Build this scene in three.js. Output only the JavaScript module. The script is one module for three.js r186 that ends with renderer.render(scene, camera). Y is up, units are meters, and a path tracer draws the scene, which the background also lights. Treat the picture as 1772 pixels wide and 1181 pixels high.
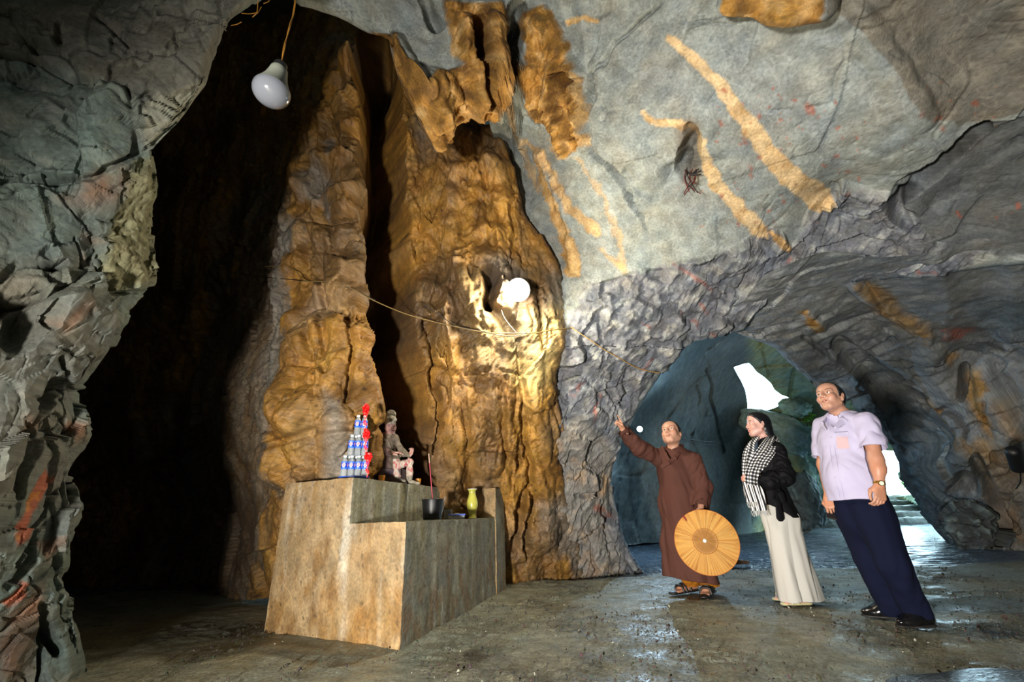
import * as THREE from 'three';
import { RoundedBoxGeometry } from 'three/addons/geometries/RoundedBoxGeometry.js';
import { mergeGeometries, mergeVertices, toCreasedNormals } from 'three/addons/utils/BufferGeometryUtils.js';

// ───────────── camera, sky, key lamp, exposure ─────────────
const W0 = 1772, H0 = 1181, FOC = 770, PITCH = Math.atan(302.5 / 770), ROLL = 0.035, EYE = 0.75;
const renderer = new THREE.WebGLRenderer({ antialias: true });
renderer.toneMapping = THREE.LinearToneMapping;
renderer.toneMappingExposure = 0.88;
renderer.shadowMap.enabled = true;
const scene = new THREE.Scene();
scene.background = new THREE.Color(11.5, 17.5, 21);           // overcast daylight, far brighter than the cave
const camera = new THREE.PerspectiveCamera(2 * Math.atan(H0 / 2 / FOC) * 180 / Math.PI, W0 / H0, 0.05, 200);
const cs = Math.cos(PITCH), sn = Math.sin(PITCH);
const u0 = new THREE.Vector3(0, cs, sn), r0 = new THREE.Vector3(1, 0, 0), FWD = new THREE.Vector3(0, sn, -cs);
const RIGHT = r0.clone().multiplyScalar(Math.cos(ROLL)).addScaledVector(u0, -Math.sin(ROLL));
const UPV = u0.clone().multiplyScalar(Math.cos(ROLL)).addScaledVector(r0, Math.sin(ROLL));
const EYEP = new THREE.Vector3(0, EYE, 0);
{
  const m = new THREE.Matrix4().makeBasis(RIGHT, UPV, FWD.clone().negate());
  camera.quaternion.setFromRotationMatrix(m); camera.position.copy(EYEP);
}
// photographer's lamp low on the floor left of the camera (its beam makes every hard shadow in the cave)
const KEY_AT = new THREE.Vector3(-1.30, 0.28, 0.95);
const key = new THREE.SpotLight(0xfff8ee, 245, 0, 0.98, 1.0, 2);
key.position.copy(KEY_AT); key.target.position.set(1.55, 2.0, -5);
key.castShadow = true; key.shadow.radius = 8; key.shadow.mapSize.set(2048, 2048);
key.name = 'key_lamp'; scene.add(key, key.target);

// a traced pixel set at its own distance becomes a point of the place
function at(px, py, d, out = new THREE.Vector3()) {
  const a = (px - 886) / FOC * d, b = (590.5 - py) / FOC * d;
  return out.set(EYEP.x + RIGHT.x * a + UPV.x * b + FWD.x * d, EYEP.y + RIGHT.y * a + UPV.y * b + FWD.y * d, EYEP.z + RIGHT.z * a + UPV.z * b + FWD.z * d);
}
function gd(px, py, h = 0) {                                   // distance at which that line of sight meets height h
  const y = RIGHT.y * (px - 886) / FOC + UPV.y * (590.5 - py) / FOC + FWD.y;
  return (h - EYE) / y;
}
const onGround = (px, py, h = 0) => at(px, py, gd(px, py, h));
function seen(p) { const q = p.clone().sub(EYEP), d = q.dot(FWD); return [886 + q.dot(RIGHT) / d * FOC, 590.5 - q.dot(UPV) / d * FOC, d]; }

// ───────────── random, noise ─────────────
function rng(seed) { let s = seed >>> 0; return () => { s = (s + 0x6D2B79F5) | 0; let t = Math.imul(s ^ (s >>> 15), 1 | s); t = (t + Math.imul(t ^ (t >>> 7), 61 | t)) ^ t; return ((t ^ (t >>> 14)) >>> 0) / 4294967296; }; }
const PERM = new Uint8Array(512), GX = new Float32Array(256), GY = new Float32Array(256), GZ = new Float32Array(256);
{
  const r = rng(7), p = [...Array(256).keys()];
  for (let i = 255; i > 0; i--) { const j = Math.floor(r() * (i + 1)); [p[i], p[j]] = [p[j], p[i]]; }
  for (let i = 0; i < 512; i++) PERM[i] = p[i & 255];
  for (let i = 0; i < 256; i++) { const z = r() * 2 - 1, a = r() * 6.283, s = Math.sqrt(1 - z * z); GX[i] = Math.cos(a) * s; GY[i] = Math.sin(a) * s; GZ[i] = z; }
}
function n3(x, y, z) {
  const X = Math.floor(x), Y = Math.floor(y), Z = Math.floor(z); x -= X; y -= Y; z -= Z;
  const u = x * x * x * (x * (x * 6 - 15) + 10), v = y * y * y * (y * (y * 6 - 15) + 10), w = z * z * z * (z * (z * 6 - 15) + 10);
  const a0 = PERM[X & 255], a1 = PERM[(X + 1) & 255], y0 = Y & 255, y1 = (Y + 1) & 255, z0 = Z & 255, z1 = (Z + 1) & 255, x1 = x - 1, Y1 = y - 1, Z1 = z - 1;
  const b00 = PERM[a0 + y0], b01 = PERM[a0 + y1], b10 = PERM[a1 + y0], b11 = PERM[a1 + y1];
  let i = PERM[b00 + z0], c0 = GX[i] * x + GY[i] * y + GZ[i] * z; i = PERM[b10 + z0]; let c1 = GX[i] * x1 + GY[i] * y + GZ[i] * z; const p = c0 + (c1 - c0) * u;
  i = PERM[b01 + z0]; c0 = GX[i] * x + GY[i] * Y1 + GZ[i] * z; i = PERM[b11 + z0]; c1 = GX[i] * x1 + GY[i] * Y1 + GZ[i] * z; const q = c0 + (c1 - c0) * u, pq = p + (q - p) * v;
  i = PERM[b00 + z1]; c0 = GX[i] * x + GY[i] * y + GZ[i] * Z1; i = PERM[b10 + z1]; c1 = GX[i] * x1 + GY[i] * y + GZ[i] * Z1; const r = c0 + (c1 - c0) * u;
  i = PERM[b01 + z1]; c0 = GX[i] * x + GY[i] * Y1 + GZ[i] * Z1; i = PERM[b11 + z1]; c1 = GX[i] * x1 + GY[i] * Y1 + GZ[i] * Z1; const t = c0 + (c1 - c0) * u;
  return 1.5 * (pq + ((r + (t - r) * v) - pq) * w);
}
function fbm(x, y, z, o = 4) { let s = 0, a = 0.5; for (let i = 0; i < o; i++) { s += a * n3(x, y, z); x = x * 2.03 + 11.3; y = y * 2.03 + 5.7; z = z * 2.03 + 3.1; a *= 0.5; } return s; }
function ridge(x, y, z, o = 3) { let s = 0, a = 0.5; for (let i = 0; i < o; i++) { s += a * (1 - Math.abs(n3(x, y, z)) * 2); x = x * 2.1 + 7.3; y = y * 2.1 + 1.7; z = z * 2.1 + 9.1; a *= 0.5; } return s; }
// broken rock: every cell of space is cut by a plane of its own; returns [height, distance to the nearest edge], in cells
const FO = [0, 0];
function facet(x, y, z) {
  const X = Math.floor(x), Y = Math.floor(y), Z = Math.floor(z); let d1 = 9, d2 = 9, id = 0, rx = 0, ry = 0, rz = 0;
  for (let i = -1; i < 2; i++) for (let j = -1; j < 2; j++) for (let k = -1; k < 2; k++) {
    const h = PERM[PERM[PERM[(X + i) & 255] + ((Y + j) & 255)] + ((Z + k) & 255)];
    const dx = X + i + 0.5 + GX[h] * 0.45 - x, dy = Y + j + 0.5 + GY[h] * 0.45 - y, dz = Z + k + 0.5 + GZ[h] * 0.45 - z, d = dx * dx + dy * dy + dz * dz;
    if (d < d1) { d2 = d1; d1 = d; id = h; rx = dx; ry = dy; rz = dz; } else if (d < d2) d2 = d;
  }
  const q = PERM[id + 37];
  FO[0] = GX[q] * 0.35 - (GX[id] * rx + GY[q] * ry + GZ[id] * rz) * 0.8; FO[1] = Math.sqrt(d2) - Math.sqrt(d1);
  return FO;
}
const clamp = (x, a = 0, b = 1) => x < a ? a : x > b ? b : x;
const sstep = (a, b, x) => { const t = clamp((x - a) / (b - a)); return t * t * (3 - 2 * t); };
const lerp = (a, b, t) => a + (b - a) * t;
const mix3 = (a, b, t) => [a[0] + (b[0] - a[0]) * t, a[1] + (b[1] - a[1]) * t, a[2] + (b[2] - a[2]) * t];
const hex = (h) => { const c = new THREE.Color(h); return [c.r, c.g, c.b]; };

// ───────────── traced outlines ─────────────
function interp(list, x) {                                    // list of [x, y], sorted by x
  if (x <= list[0][0]) return list[0][1];
  for (let i = 1; i < list.length; i++) if (x <= list[i][0]) { const [a, b] = list[i - 1], [c, d] = list[i]; return b + (d - b) * (x - a) / (c - a || 1); }
  return list[list.length - 1][1];
}
function lineDist(pts, x, y) {                                // [distance, position along the line 0..1]
  let best = 1e9, where = 0;
  for (let i = 1; i < pts.length; i++) {
    const ax = pts[i - 1][0], ay = pts[i - 1][1], bx = pts[i][0] - ax, by = pts[i][1] - ay;
    const t = clamp(((x - ax) * bx + (y - ay) * by) / (bx * bx + by * by)), dx = x - ax - bx * t, dy = y - ay - by * t, d = dx * dx + dy * dy;
    if (d < best) { best = d; where = (i - 1 + t) / (pts.length - 1); }
  }
  return [Math.sqrt(best), where];
}
function polyDist(pts, x, y) {                                // signed distance, negative inside
  let best = 1e9, inside = false;
  for (let i = 0, j = pts.length - 1; i < pts.length; j = i++) {
    const ax = pts[j][0], ay = pts[j][1], ex = pts[i][0] - ax, ey = pts[i][1] - ay;
    const t = clamp(((x - ax) * ex + (y - ay) * ey) / (ex * ex + ey * ey)), dx = x - ax - ex * t, dy = y - ay - ey * t;
    best = Math.min(best, dx * dx + dy * dy);
    if ((pts[i][1] > y) !== (ay > y) && x < (-ex) * (y - pts[i][1]) / (-ey) + pts[i][0]) inside = !inside;
  }
  return inside ? -Math.sqrt(best) : Math.sqrt(best);
}
function boxOf(pts, m) { let a = 1e9, b = 1e9, c = -1e9, d = -1e9; for (const [x, y] of pts) { a = Math.min(a, x); b = Math.min(b, y); c = Math.max(c, x); d = Math.max(d, y); } return [a - m, b - m, c + m, d + m]; }
const region = (pts, soft = 8, m = 40) => { const q = boxOf(pts, m + soft); return (x, y) => x < q[0] || x > q[2] || y < q[1] || y > q[3] ? 0 : sstep(soft, -soft, polyDist(pts, x, y)); };
// a groove (+) or ridge (-): traced line, half width, depth in metres; wid may be [start, end]
const cut = (pts, wid, depth, pow = 1) => {
  const w = [].concat(wid), wm = Math.max(...w), q = boxOf(pts, wm);
  return (x, y) => {
    if (x < q[0] || x > q[2] || y < q[1] || y > q[3]) return 0;
    const [d, t] = lineDist(pts, x, y), hw = w.length > 1 ? lerp(w[0], w[1], t) : wm;
    if (d >= hw) return 0;
    const s = 1 - (d / hw) ** 2; return depth * (pow === 1 ? s * s * (3 - 2 * s) : Math.pow(s, pow));
  };
};
const sumOf = (list) => (x, y) => { let s = 0; for (const f of list) s += f(x, y); return s; };
// thin-plate spline through [px, py, distance], in inverse distance so that planes stay planes
function spline(pts) {
  const n = pts.length, N = n + 3, A = [], S = 500, k = (r2) => r2 < 1e-12 ? 0 : 0.5 * r2 * Math.log(r2);
  for (let i = 0; i < N; i++) A.push(new Float64Array(N + 1));
  for (let i = 0; i < n; i++) {
    for (let j = 0; j < n; j++) A[i][j] = k(((pts[i][0] - pts[j][0]) ** 2 + (pts[i][1] - pts[j][1]) ** 2) / S / S);
    A[i][i] += 0.0008;
    A[i][n] = A[n][i] = 1; A[i][n + 1] = A[n + 1][i] = pts[i][0] / S; A[i][n + 2] = A[n + 2][i] = pts[i][1] / S; A[i][N] = 1 / pts[i][2];
  }
  for (let c = 0; c < N; c++) {
    let p = c; for (let r = c + 1; r < N; r++) if (Math.abs(A[r][c]) > Math.abs(A[p][c])) p = r;
    [A[c], A[p]] = [A[p], A[c]];
    for (let r = 0; r < N; r++) if (r !== c) { const f = A[r][c] / A[c][c]; if (f) for (let j = c; j <= N; j++) A[r][j] -= f * A[c][j]; }
  }
  const w = A.map((r, i) => r[N] / r[i]);
  return (x, y) => { let s = w[n] + w[n + 1] * x / S + w[n + 2] * y / S; for (let i = 0; i < n; i++) { const dx = (x - pts[i][0]) / S, dy = (y - pts[i][1]) / S, r2 = dx * dx + dy * dy; if (r2 > 1e-12) s += w[i] * 0.5 * r2 * Math.log(r2); } return 1 / clamp(s, 0.03, 1.2); };
}

// ───────────── scene helpers ─────────────
const taken = new Map();
function numbered(name) { const n = taken.get(name) ?? 0; taken.set(name, n + 1); return n ? name + '_' + String(n).padStart(3, '0') : name; }
function tag(o, label, category, group) { o.userData.label = label; o.userData.category = category; if (group) o.userData.group = group; return o; }
function thing(name, label, category, pos = [0, 0, 0], turn = 0, group) {
  const o = new THREE.Group(); o.name = numbered(name); scene.add(o); o.position.set(...(pos.isVector3 ? pos.toArray() : pos)); o.rotation.y = turn; return tag(o, label, category, group);
}
function obj(name, geo, mat, parent) {
  const m = new THREE.Mesh(Array.isArray(geo) ? join(geo) : geo, mat); m.castShadow = m.receiveShadow = true;
  m.name = parent ? name : numbered(name); (parent ?? scene).add(m); return m;
}
function struct(name, geo, mat, parent) { const m = obj(name, geo, mat, parent); if (!parent) m.userData.kind = 'structure'; return m; }
function join(list) { const a = list.map((g) => { g = g.index ? g.toNonIndexed() : g; for (const k of Object.keys(g.attributes)) if (!['position', 'normal', 'uv', 'color'].includes(k)) g.deleteAttribute(k); return g; }); const col = a.some((g) => g.attributes.color); for (const g of a) { if (!g.attributes.uv) g.setAttribute('uv', new THREE.BufferAttribute(new Float32Array(g.attributes.position.count * 2), 2)); if (col && !g.attributes.color) g.setAttribute('color', new THREE.BufferAttribute(new Float32Array(g.attributes.position.count * 3).fill(1), 3)); } return mergeGeometries(a); }
const std = (o) => new THREE.MeshStandardMaterial(o), phys = (o) => new THREE.MeshPhysicalMaterial(o);
function tubeAlong(points, r, seg = 0, rad = 7) { const c = new THREE.CatmullRomCurve3(points.map((p) => p.isVector3 ? p : new THREE.Vector3(...p)), false, 'centripetal'); return new THREE.TubeGeometry(c, seg || points.length * 6, r, rad, false); }
function lathe(profile, seg = 32) { return new THREE.LatheGeometry(profile.map(([r, y]) => new THREE.Vector2(r, y)), seg); }
function dataTex(n, fn, srgb, rep) {
  const a = new Uint8Array(n * n * 4);
  for (let y = 0; y < n; y++) for (let x = 0; x < n; x++) { const c = fn(x / n, y / n), i = (y * n + x) * 4; for (let k = 0; k < 3; k++) a[i + k] = clamp(Array.isArray(c) ? c[k] : c) * 255; a[i + 3] = 255; }
  const t = new THREE.DataTexture(a, n, n); t.magFilter = THREE.LinearFilter; t.wrapS = t.wrapT = THREE.RepeatWrapping; if (srgb) t.colorSpace = THREE.SRGBColorSpace; if (rep) t.repeat.set(rep, rep); t.needsUpdate = true; return t;
}
// noise that repeats on the unit square
const COS = Float32Array.from({ length: 256 }, (_, i) => Math.cos(i * 0.02454369));
function pn(x, y, k, s) {
  const X = Math.floor(x), Y = Math.floor(y), fx = x - X, fy = y - Y, u = fx * fx * fx * (fx * (fx * 6 - 15) + 10), v = fy * fy * fy * (fy * (fy * 6 - 15) + 10), x0 = ((X % k) + k) % k, y0 = ((Y % k) + k) % k, x1 = (x0 + 1) % k, y1 = (y0 + 1) % k;
  const g = (i, j, dx, dy) => { const h = PERM[(PERM[(i + s * 17) & 255] + j * 3 + s) & 255]; return COS[h] * dx + COS[(h + 192) & 255] * dy; };
  return 1.5 * lerp(lerp(g(x0, y0, fx, fy), g(x1, y0, fx - 1, fy), u), lerp(g(x0, y1, fx, fy - 1), g(x1, y1, fx - 1, fy - 1), u), v);
}
function tnoise(u, v, k, o = 4, s = 0) { let r = 0, a = 0.5; for (let i = 0; i < o; i++) { r += a * pn(u * k, v * k, k, s + i * 5); k *= 2; a *= 0.55; } return r; }

// ───────────── rock sheets ─────────────
// surf: { d(px,py) distance, disp(P,px,py) metres out of the rock, col(P,px,py,h), ua, ub axes for uv }
const _v = new THREE.Vector3(), _a = new THREE.Vector3(), _b = new THREE.Vector3(), _n = new THREE.Vector3();
function rockPoint(surf, px, py, extra, P, C, calm = 1) {
  at(px, py, surf.d(px, py) + extra, P);
  if (!surf.flatN) { at(px + 6, py, surf.d(px + 6, py) + extra, _a).sub(P); at(px, py + 6, surf.d(px, py + 6) + extra, _b).sub(P); _n.crossVectors(_b, _a).normalize(); }
  _v.copy(EYEP).sub(P).normalize(); if (_n.dot(_v) < 0) _n.negate(); _n.addScaledVector(_v, 0.6).normalize();
  const st = surf.ray ? 1 : _a.length() / (surf.d(px, py) * 6 / FOC), st2 = surf.ray ? 1 : _b.length() / (surf.d(px, py) * 6 / FOC), h = surf.disp(P, px, py) * clamp(2.4 / Math.max(st, st2), 0.06, 1) * calm; const c = surf.col(P, px, py, h);
  P.addScaledVector(surf.ray ? _v : _n, h); C[0] = c[0]; C[1] = c[1]; C[2] = c[2];
}
// orient 'rows': along = y range, lo/hi = x bounds as function of y; 'cols' the other way round.
// rim: { lo, hi, end } = [width px, fall-back metres]: the rock rounds away behind that edge
function sheet(surf, { orient, from, to, lo, hi, step = 2.3, rim = {}, hole, holes, back = 0.9 }) {
  const wmax = (() => { let m = 0; for (let i = 0; i <= 40; i++) { const v = lerp(from, to, i / 40); m = Math.max(m, hi(v) - lo(v)); } return m; })();
  const nv = Math.max(2, Math.ceil((to - from) / step)), nu = Math.max(2, Math.ceil(wmax / step)), E = 5;
  const eLo = rim.lo ? E : 0, eHi = rim.hi ? E : 0, cols = nu + 1 + eLo + eHi;
  const rows = nv + 1, pos = new Float32Array(rows * cols * 3), colr = new Float32Array(rows * cols * 3), uv = new Float32Array(rows * cols * 2), P = new THREE.Vector3(), C = [0, 0, 0], px2 = new Float32Array(rows * cols * 2);
  const round = (s) => 1 - Math.sqrt(Math.max(0, 1 - (1 - s) ** 2));
  for (let j = 0; j < rows; j++) {
    const v = lerp(from, to, j / nv), a = lo(v), b = hi(v);
    for (let i = 0; i < cols; i++) {
      let k = i - eLo, beyond = 0;
      if (k < 0) { beyond = -k; k = 0; } else if (k > nu) { beyond = k - nu; k = nu; }
      let s = lerp(a, b, k / nu), extra = 0;
      if (rim.lo && s - a < rim.lo[0]) extra += rim.lo[1] * round(clamp((s - a) / rim.lo[0]));
      if (rim.hi && b - s < rim.hi[0]) extra += rim.hi[1] * (rim.gain ? rim.gain(v) : 1) * round(clamp((b - s) / rim.hi[0]));
      if (rim.to && to - v < rim.to[0]) extra += rim.to[1] * round(clamp((to - v) / rim.to[0]));
      if (rim.from && v - from < rim.from[0]) extra += rim.from[1] * round(clamp((v - from) / rim.from[0]));
      if (beyond) { extra += back * (beyond / E) ** 1.3; s += (i < eLo ? 1 : -1) * beyond * 5; }
      let px = orient === 'rows' ? s : v, py = orient === 'rows' ? v : s; const at0 = j * cols + i;
      if (holes) for (const poly of holes) { let e = (step * 0.72) ** 2, bx = px, by = py; for (let q = 0, r = poly.length - 1; q < poly.length; r = q++) { const ax = poly[r][0], ay = poly[r][1], ex = poly[q][0] - ax, ey = poly[q][1] - ay, t = clamp(((px - ax) * ex + (py - ay) * ey) / (ex * ex + ey * ey)), d = (px - ax - ex * t) ** 2 + (py - ay - ey * t) ** 2; if (d < e) { e = d; bx = ax + ex * t; by = ay + ey * t; } } px = bx; py = by; }
      rockPoint(surf, px, py, extra, P, C, beyond ? Math.max(0.1, 0.7 - beyond * 0.2) : 1);
      pos[at0 * 3] = P.x; pos[at0 * 3 + 1] = P.y; pos[at0 * 3 + 2] = P.z;
      colr[at0 * 3] = C[0]; colr[at0 * 3 + 1] = C[1]; colr[at0 * 3 + 2] = C[2];
      uv[at0 * 2] = P.dot(surf.ua); uv[at0 * 2 + 1] = P.dot(surf.ub); px2[at0 * 2] = px; px2[at0 * 2 + 1] = py;
    }
  }
  const idx = [], flip = orient === 'rows';
  for (let j = 0; j < nv; j++) for (let i = 0; i < cols - 1; i++) {
    const q = j * cols + i, r = q + 1, s = q + cols, t = s + 1;
    if (hole) { const out = (a, b, c) => !hole((px2[a * 2] + px2[b * 2] + px2[c * 2]) / 3, (px2[a * 2 + 1] + px2[b * 2 + 1] + px2[c * 2 + 1]) / 3); if (out(q, s, r)) idx.push(q, s, r); if (out(r, s, t)) idx.push(r, s, t); continue; }
    if (flip) idx.push(q, s, r, r, s, t); else idx.push(q, r, s, r, t, s);
  }
  let g = new THREE.BufferGeometry(), pv = pos, cv = colr, uvv = uv;
  if (hole) {                                                 // the rock has thickness round a hole: carry its rim outwards
    const cnt = new Map(); for (let i = 0; i < idx.length; i += 3) for (const [a, b] of [[idx[i], idx[i + 1]], [idx[i + 1], idx[i + 2]], [idx[i + 2], idx[i]]]) { const k2 = Math.min(a, b) * 1e7 + Math.max(a, b); cnt.set(k2, cnt.has(k2) ? null : [a, b]); }
    const ep = [], ec = [], eu = []; let base = rows * cols;
    for (const e of cnt.values()) if (e) {
      for (const id of e) { P.set(pos[id * 3], pos[id * 3 + 1], pos[id * 3 + 2]); ep.push(P.x, P.y, P.z); const away = P.clone().sub(EYEP).normalize().multiplyScalar(0.8); P.add(away); ep.push(P.x, P.y, P.z); for (let z = 0; z < 2; z++) { ec.push(colr[id * 3], colr[id * 3 + 1], colr[id * 3 + 2]); eu.push(uv[id * 2], uv[id * 2 + 1]); } }
      idx.push(base, base + 1, base + 2, base + 2, base + 1, base + 3); base += 4;
    }
    pv = Float32Array.from([...pos, ...ep]); cv = Float32Array.from([...colr, ...ec]); uvv = Float32Array.from([...uv, ...eu]);
  }
  g.setAttribute('position', new THREE.BufferAttribute(pv, 3)); g.setAttribute('color', new THREE.BufferAttribute(cv, 3)); g.setAttribute('uv', new THREE.BufferAttribute(uvv, 2));
  g.setIndex(new THREE.BufferAttribute(new Uint32Array(idx), 1)); g.computeVertexNormals();
  return g;
}
// ───────────── rock: materials ─────────────
const V3 = (x, y, z) => new THREE.Vector3(x, y, z);
const cracks = (x, y, z, k, ky, deep) => { const wx = n3(x * k * 2.2, y * k * 2.2, z * k * 2.2) * 0.35, m = n3(x * 1.7 + 3, y * 1.7, z * 1.7); if (m < -0.12) return 0; const e = facet(x * k + wx, y * ky - wx, z * k + wx)[1]; return e > 0.09 ? 0 : deep * sstep(0.09, 0.01, e) * clamp(0.4 + m * 2); };
const rockBump = dataTex(1024, (u, v) => {
  const n = tnoise(u, v, 11, 6, 0), p = tnoise(u, v, 44, 3, 5), w = tnoise(u, v, 6, 3, 17) * 0.05, c = Math.abs(tnoise(u + w, v - w, 7, 4, 9)), c2 = Math.abs(tnoise(u - w, v + w, 15, 3, 23)), mask = clamp(0.5 + tnoise(u, v, 4, 2, 31) * 2.2);
  return 0.62 + n * 0.34 - Math.max(0, p - 0.14) * 1.9 - Math.max(0, 1 - c * 22) * 0.42 * mask - Math.max(0, 1 - c2 * 20) * 0.22 * (1 - mask);
}, false, 1.1);
const rockGrain = dataTex(1024, (u, v) => {
  const n = tnoise(u, v, 9, 6, 2), f = tnoise(u, v, 60, 3, 3), vein = Math.max(0, 1 - Math.abs(tnoise(u, v, 4, 4, 12)) * 26), w = tnoise(u, v, 5, 3, 21);
  const k = 0.88 + n * 0.20 + f * 0.18 + vein * 0.12; return [k + w * 0.05, k, k - w * 0.06];
}, true, 0.75);
const stone = std({ vertexColors: true, map: rockGrain, roughness: 0.82, bumpMap: rockBump, bumpScale: 0.0035 });
const drape = std({ vertexColors: true, map: rockGrain, roughness: 0.66, bumpMap: rockBump, bumpScale: 0.005 });

const GREY = hex('#8f938f'), GREYW = hex('#9d9a90'), BLUEG = hex('#6b6e7c'), DARKG = hex('#4c4e4e'), OCHRE = hex('#a87a30'), OCHRED = hex('#6a481c'), GOLD = hex('#c2923c'), CREAM = hex('#d8b27a'), RUST = hex('#a8502e'), PALE = hex('#b9b6a8'), BROWN = hex('#5a4630'), MOSS = hex('#6d7a5a');

const hex3 = { tGrey2: hex('#74787a'), cream: hex('#e6c796'), umber: hex('#4a3a28'), wgrey: hex('#6e675a'), stDark: hex("#3c403a"), stLite: hex("#6c7066"), stBrown: hex("#6a4a30"), rockgrey: hex("#85827a"), paleyellow: hex("#dcc27c"), soot: hex("#2a2118"), straw: hex("#dbb67c"), orange: hex("#c8742a"), teal: hex("#52685f"), lilac: hex("#74757e"), fGrey: hex("#8e9486"), fTan: hex("#8c8870"), fDark: hex("#2a2620"), fPale: hex("#9a9a8c"), fSkyBlue: hex("#50667e") };
// ── the flowstone wall at the back of the left hollow ──
const FW = 1.07;
const WD = spline([[480, 930, 3.9], [470, 700, 4.05], [590, 780, 3.85], [590, 600, 4.25], [590, 400, 4.85], [580, 200, 5.5], [570, 80, 6.0], [640, 830, 4.35], [760, 850, 4.75], [760, 650, 4.95], [760, 450, 5.35], [760, 250, 5.85], [760, 60, 6.5], [850, 900, 5.0], [850, 700, 5.0], [850, 500, 5.05], [850, 300, 5.6], [950, 980, 5.3], [930, 800, 5.15], [930, 620, 5.1], [940, 450, 5.5], [1000, 1000, 5.5], [1060, 1000, 5.6],
  [400, 900, 5.2], [400, 600, 5.3], [420, 400, 5.9], [450, 250, 6.6], [300, 900, 6.5], [250, 600, 6.8], [300, 300, 7.2], [120, 900, 6.8], [120, 500, 7.2], [400, 50, 7.4], [640, 0, 7.0], [500, 60, 7.2], [60, 1050, 6.6], [60, 100, 7.6]].map(([x, y, d]) => [x, y, d * FW]));
const wGrooves = sumOf([
  cut([[652, 70], [664, 250], [668, 400], [677, 560], [690, 700], [704, 850]], [38, 42], 1.7, 0.6),
  cut([[700, 330], [712, 500], [716, 700], [722, 830]], [8, 6], 0.12),
  cut([[735, 560], [738, 650], [748, 720], [745, 800]], 6, 0.10), cut([[727, 600], [733, 560], [775, 545]], 6, 0.06),
  cut([[600, 560], [598, 640], [590, 700]], 5, 0.09), cut([[560, 470], [575, 560], [560, 650]], 9, 0.05), cut([[480, 720], [500, 800], [520, 830]], 8, 0.05),
  cut([[898, 590], [905, 700], [910, 800], [912, 950]], [6, 9], 0.13), cut([[870, 650], [872, 790]], 4, 0.06), cut([[866, 730], [870, 800]], 4, 0.05),
  cut([[845, 300], [848, 360], [850, 430]], 10, 0.08), cut([[820, 230], [833, 280], [838, 330]], 7, 0.10), cut([[880, 360], [890, 430], [885, 470]], 6, 0.08),
  cut([[848, 485], [850, 505], [846, 530]], [14, 10], 0.5, 0.5), cut([[846, 530], [870, 553], [884, 568]], [9, 15], 0.32, 0.6), cut([[880, 583], [886, 600]], 8, 0.16), cut([[935, 497], [918, 498]], 5, 0.1),
  cut([[905, 838], [890, 868], [893, 905], [884, 945]], [5, 10], 0.16, 0.7), cut([[892, 790], [893, 808]], 6, 0.12), cut([[918, 838], [917, 900], [908, 962]], 3, 0.05), cut([[960, 640], [962, 700], [975, 745], [972, 800]], 5, 0.07),
  cut([[905, 470], [890, 415]], 4, 0.05), cut([[780, 505], [800, 545], [845, 575]], 7, 0.06), cut([[840, 590], [860, 640], [905, 650]], 4, 0.05), cut([[640, 200], [646, 330], [650, 470], [662, 620], [670, 700]], 9, 0.16),
  cut([[560, 345], [600, 350], [612, 335]], 7, 0.12), cut([[540, 390], [590, 400], [620, 395]], 6, 0.09), cut([[590, 270], [632, 292]], 6, 0.12), cut([[602, 250], [640, 262]], 5, 0.09),
  cut([[470, 770], [560, 742], [650, 738]], 8, 0.06), cut([[402, 330], [388, 470], [340, 600], [303, 690], [318, 770]], 30, 0.16),
]);
const wRidges = sumOf([
  cut([[612, 120], [606, 300], [598, 500], [600, 700], [610, 860]], [42, 58], 0.42, 0.6), cut([[550, 210], [535, 380], [520, 560], [500, 800]], [34, 52], 0.28, 0.6), cut([[820, 215], [815, 400], [800, 600], [795, 900]], [82, 92], 0.34, 0.5),
  cut([[915, 600], [925, 760], [935, 930]], [24, 34], 0.16, 0.6), cut([[882, 600], [886, 760], [890, 900]], [16, 20], 0.12, 0.6), cut([[770, 560], [766, 700], [775, 860]], [28, 34], 0.14, 0.6), cut([[835, 620], [840, 800]], [26, 30], 0.10, 0.6), cut([[902, 850], [905, 905], [896, 960]], [10, 16], 0.12, 0.6),
  cut([[618, 130], [624, 160], [622, 180]], [22, 14], 0.3, 0.5), cut([[606, 200], [610, 228]], 20, 0.16, 0.5), cut([[610, 300], [612, 340]], 24, 0.14, 0.5), cut([[602, 365], [606, 395]], 24, 0.12, 0.5), cut([[858, 500], [880, 525]], 14, 0.10), cut([[910, 520], [916, 575]], 18, 0.14, 0.6),
  cut([[935, 420], [955, 460], [962, 480]], 14, 0.16), cut([[806, 480], [830, 540], [836, 580]], 15, 0.12), cut([[820, 550], [832, 575]], 9, 0.08), cut([[520, 700], [560, 760]], 40, 0.12), cut([[570, 260], [575, 300]], 16, 0.12), cut([[545, 330], [560, 360]], 26, 0.1),
]);
const wDark = region([[560, 120], [640, 130], [650, 700], [620, 830], [690, 830], [650, 200]], 10);
const greyPatch = [region([[495, 395], [525, 400], [512, 470], [498, 560], [470, 680], [455, 660], [480, 520]], 14), region([[573, 255], [588, 250], [593, 285], [582, 292]], 5), region([[570, 368], [582, 362], [584, 388], [568, 392]], 4), region([[542, 305], [565, 300], [600, 350], [560, 368], [540, 350]], 10), region([[565, 680], [585, 700], [600, 770], [600, 830], [560, 830]], 14), region([[838, 470], [880, 450], [905, 480], [900, 530], [860, 510]], 14), region([[855, 545], [893, 535], [893, 585], [880, 570]], 6), region([[940, 480], [985, 470], [985, 530], [950, 540]], 8), region([[930, 870], [965, 860], [1010, 880], [1020, 1000], [985, 960], [940, 950]], 16)];
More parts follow.
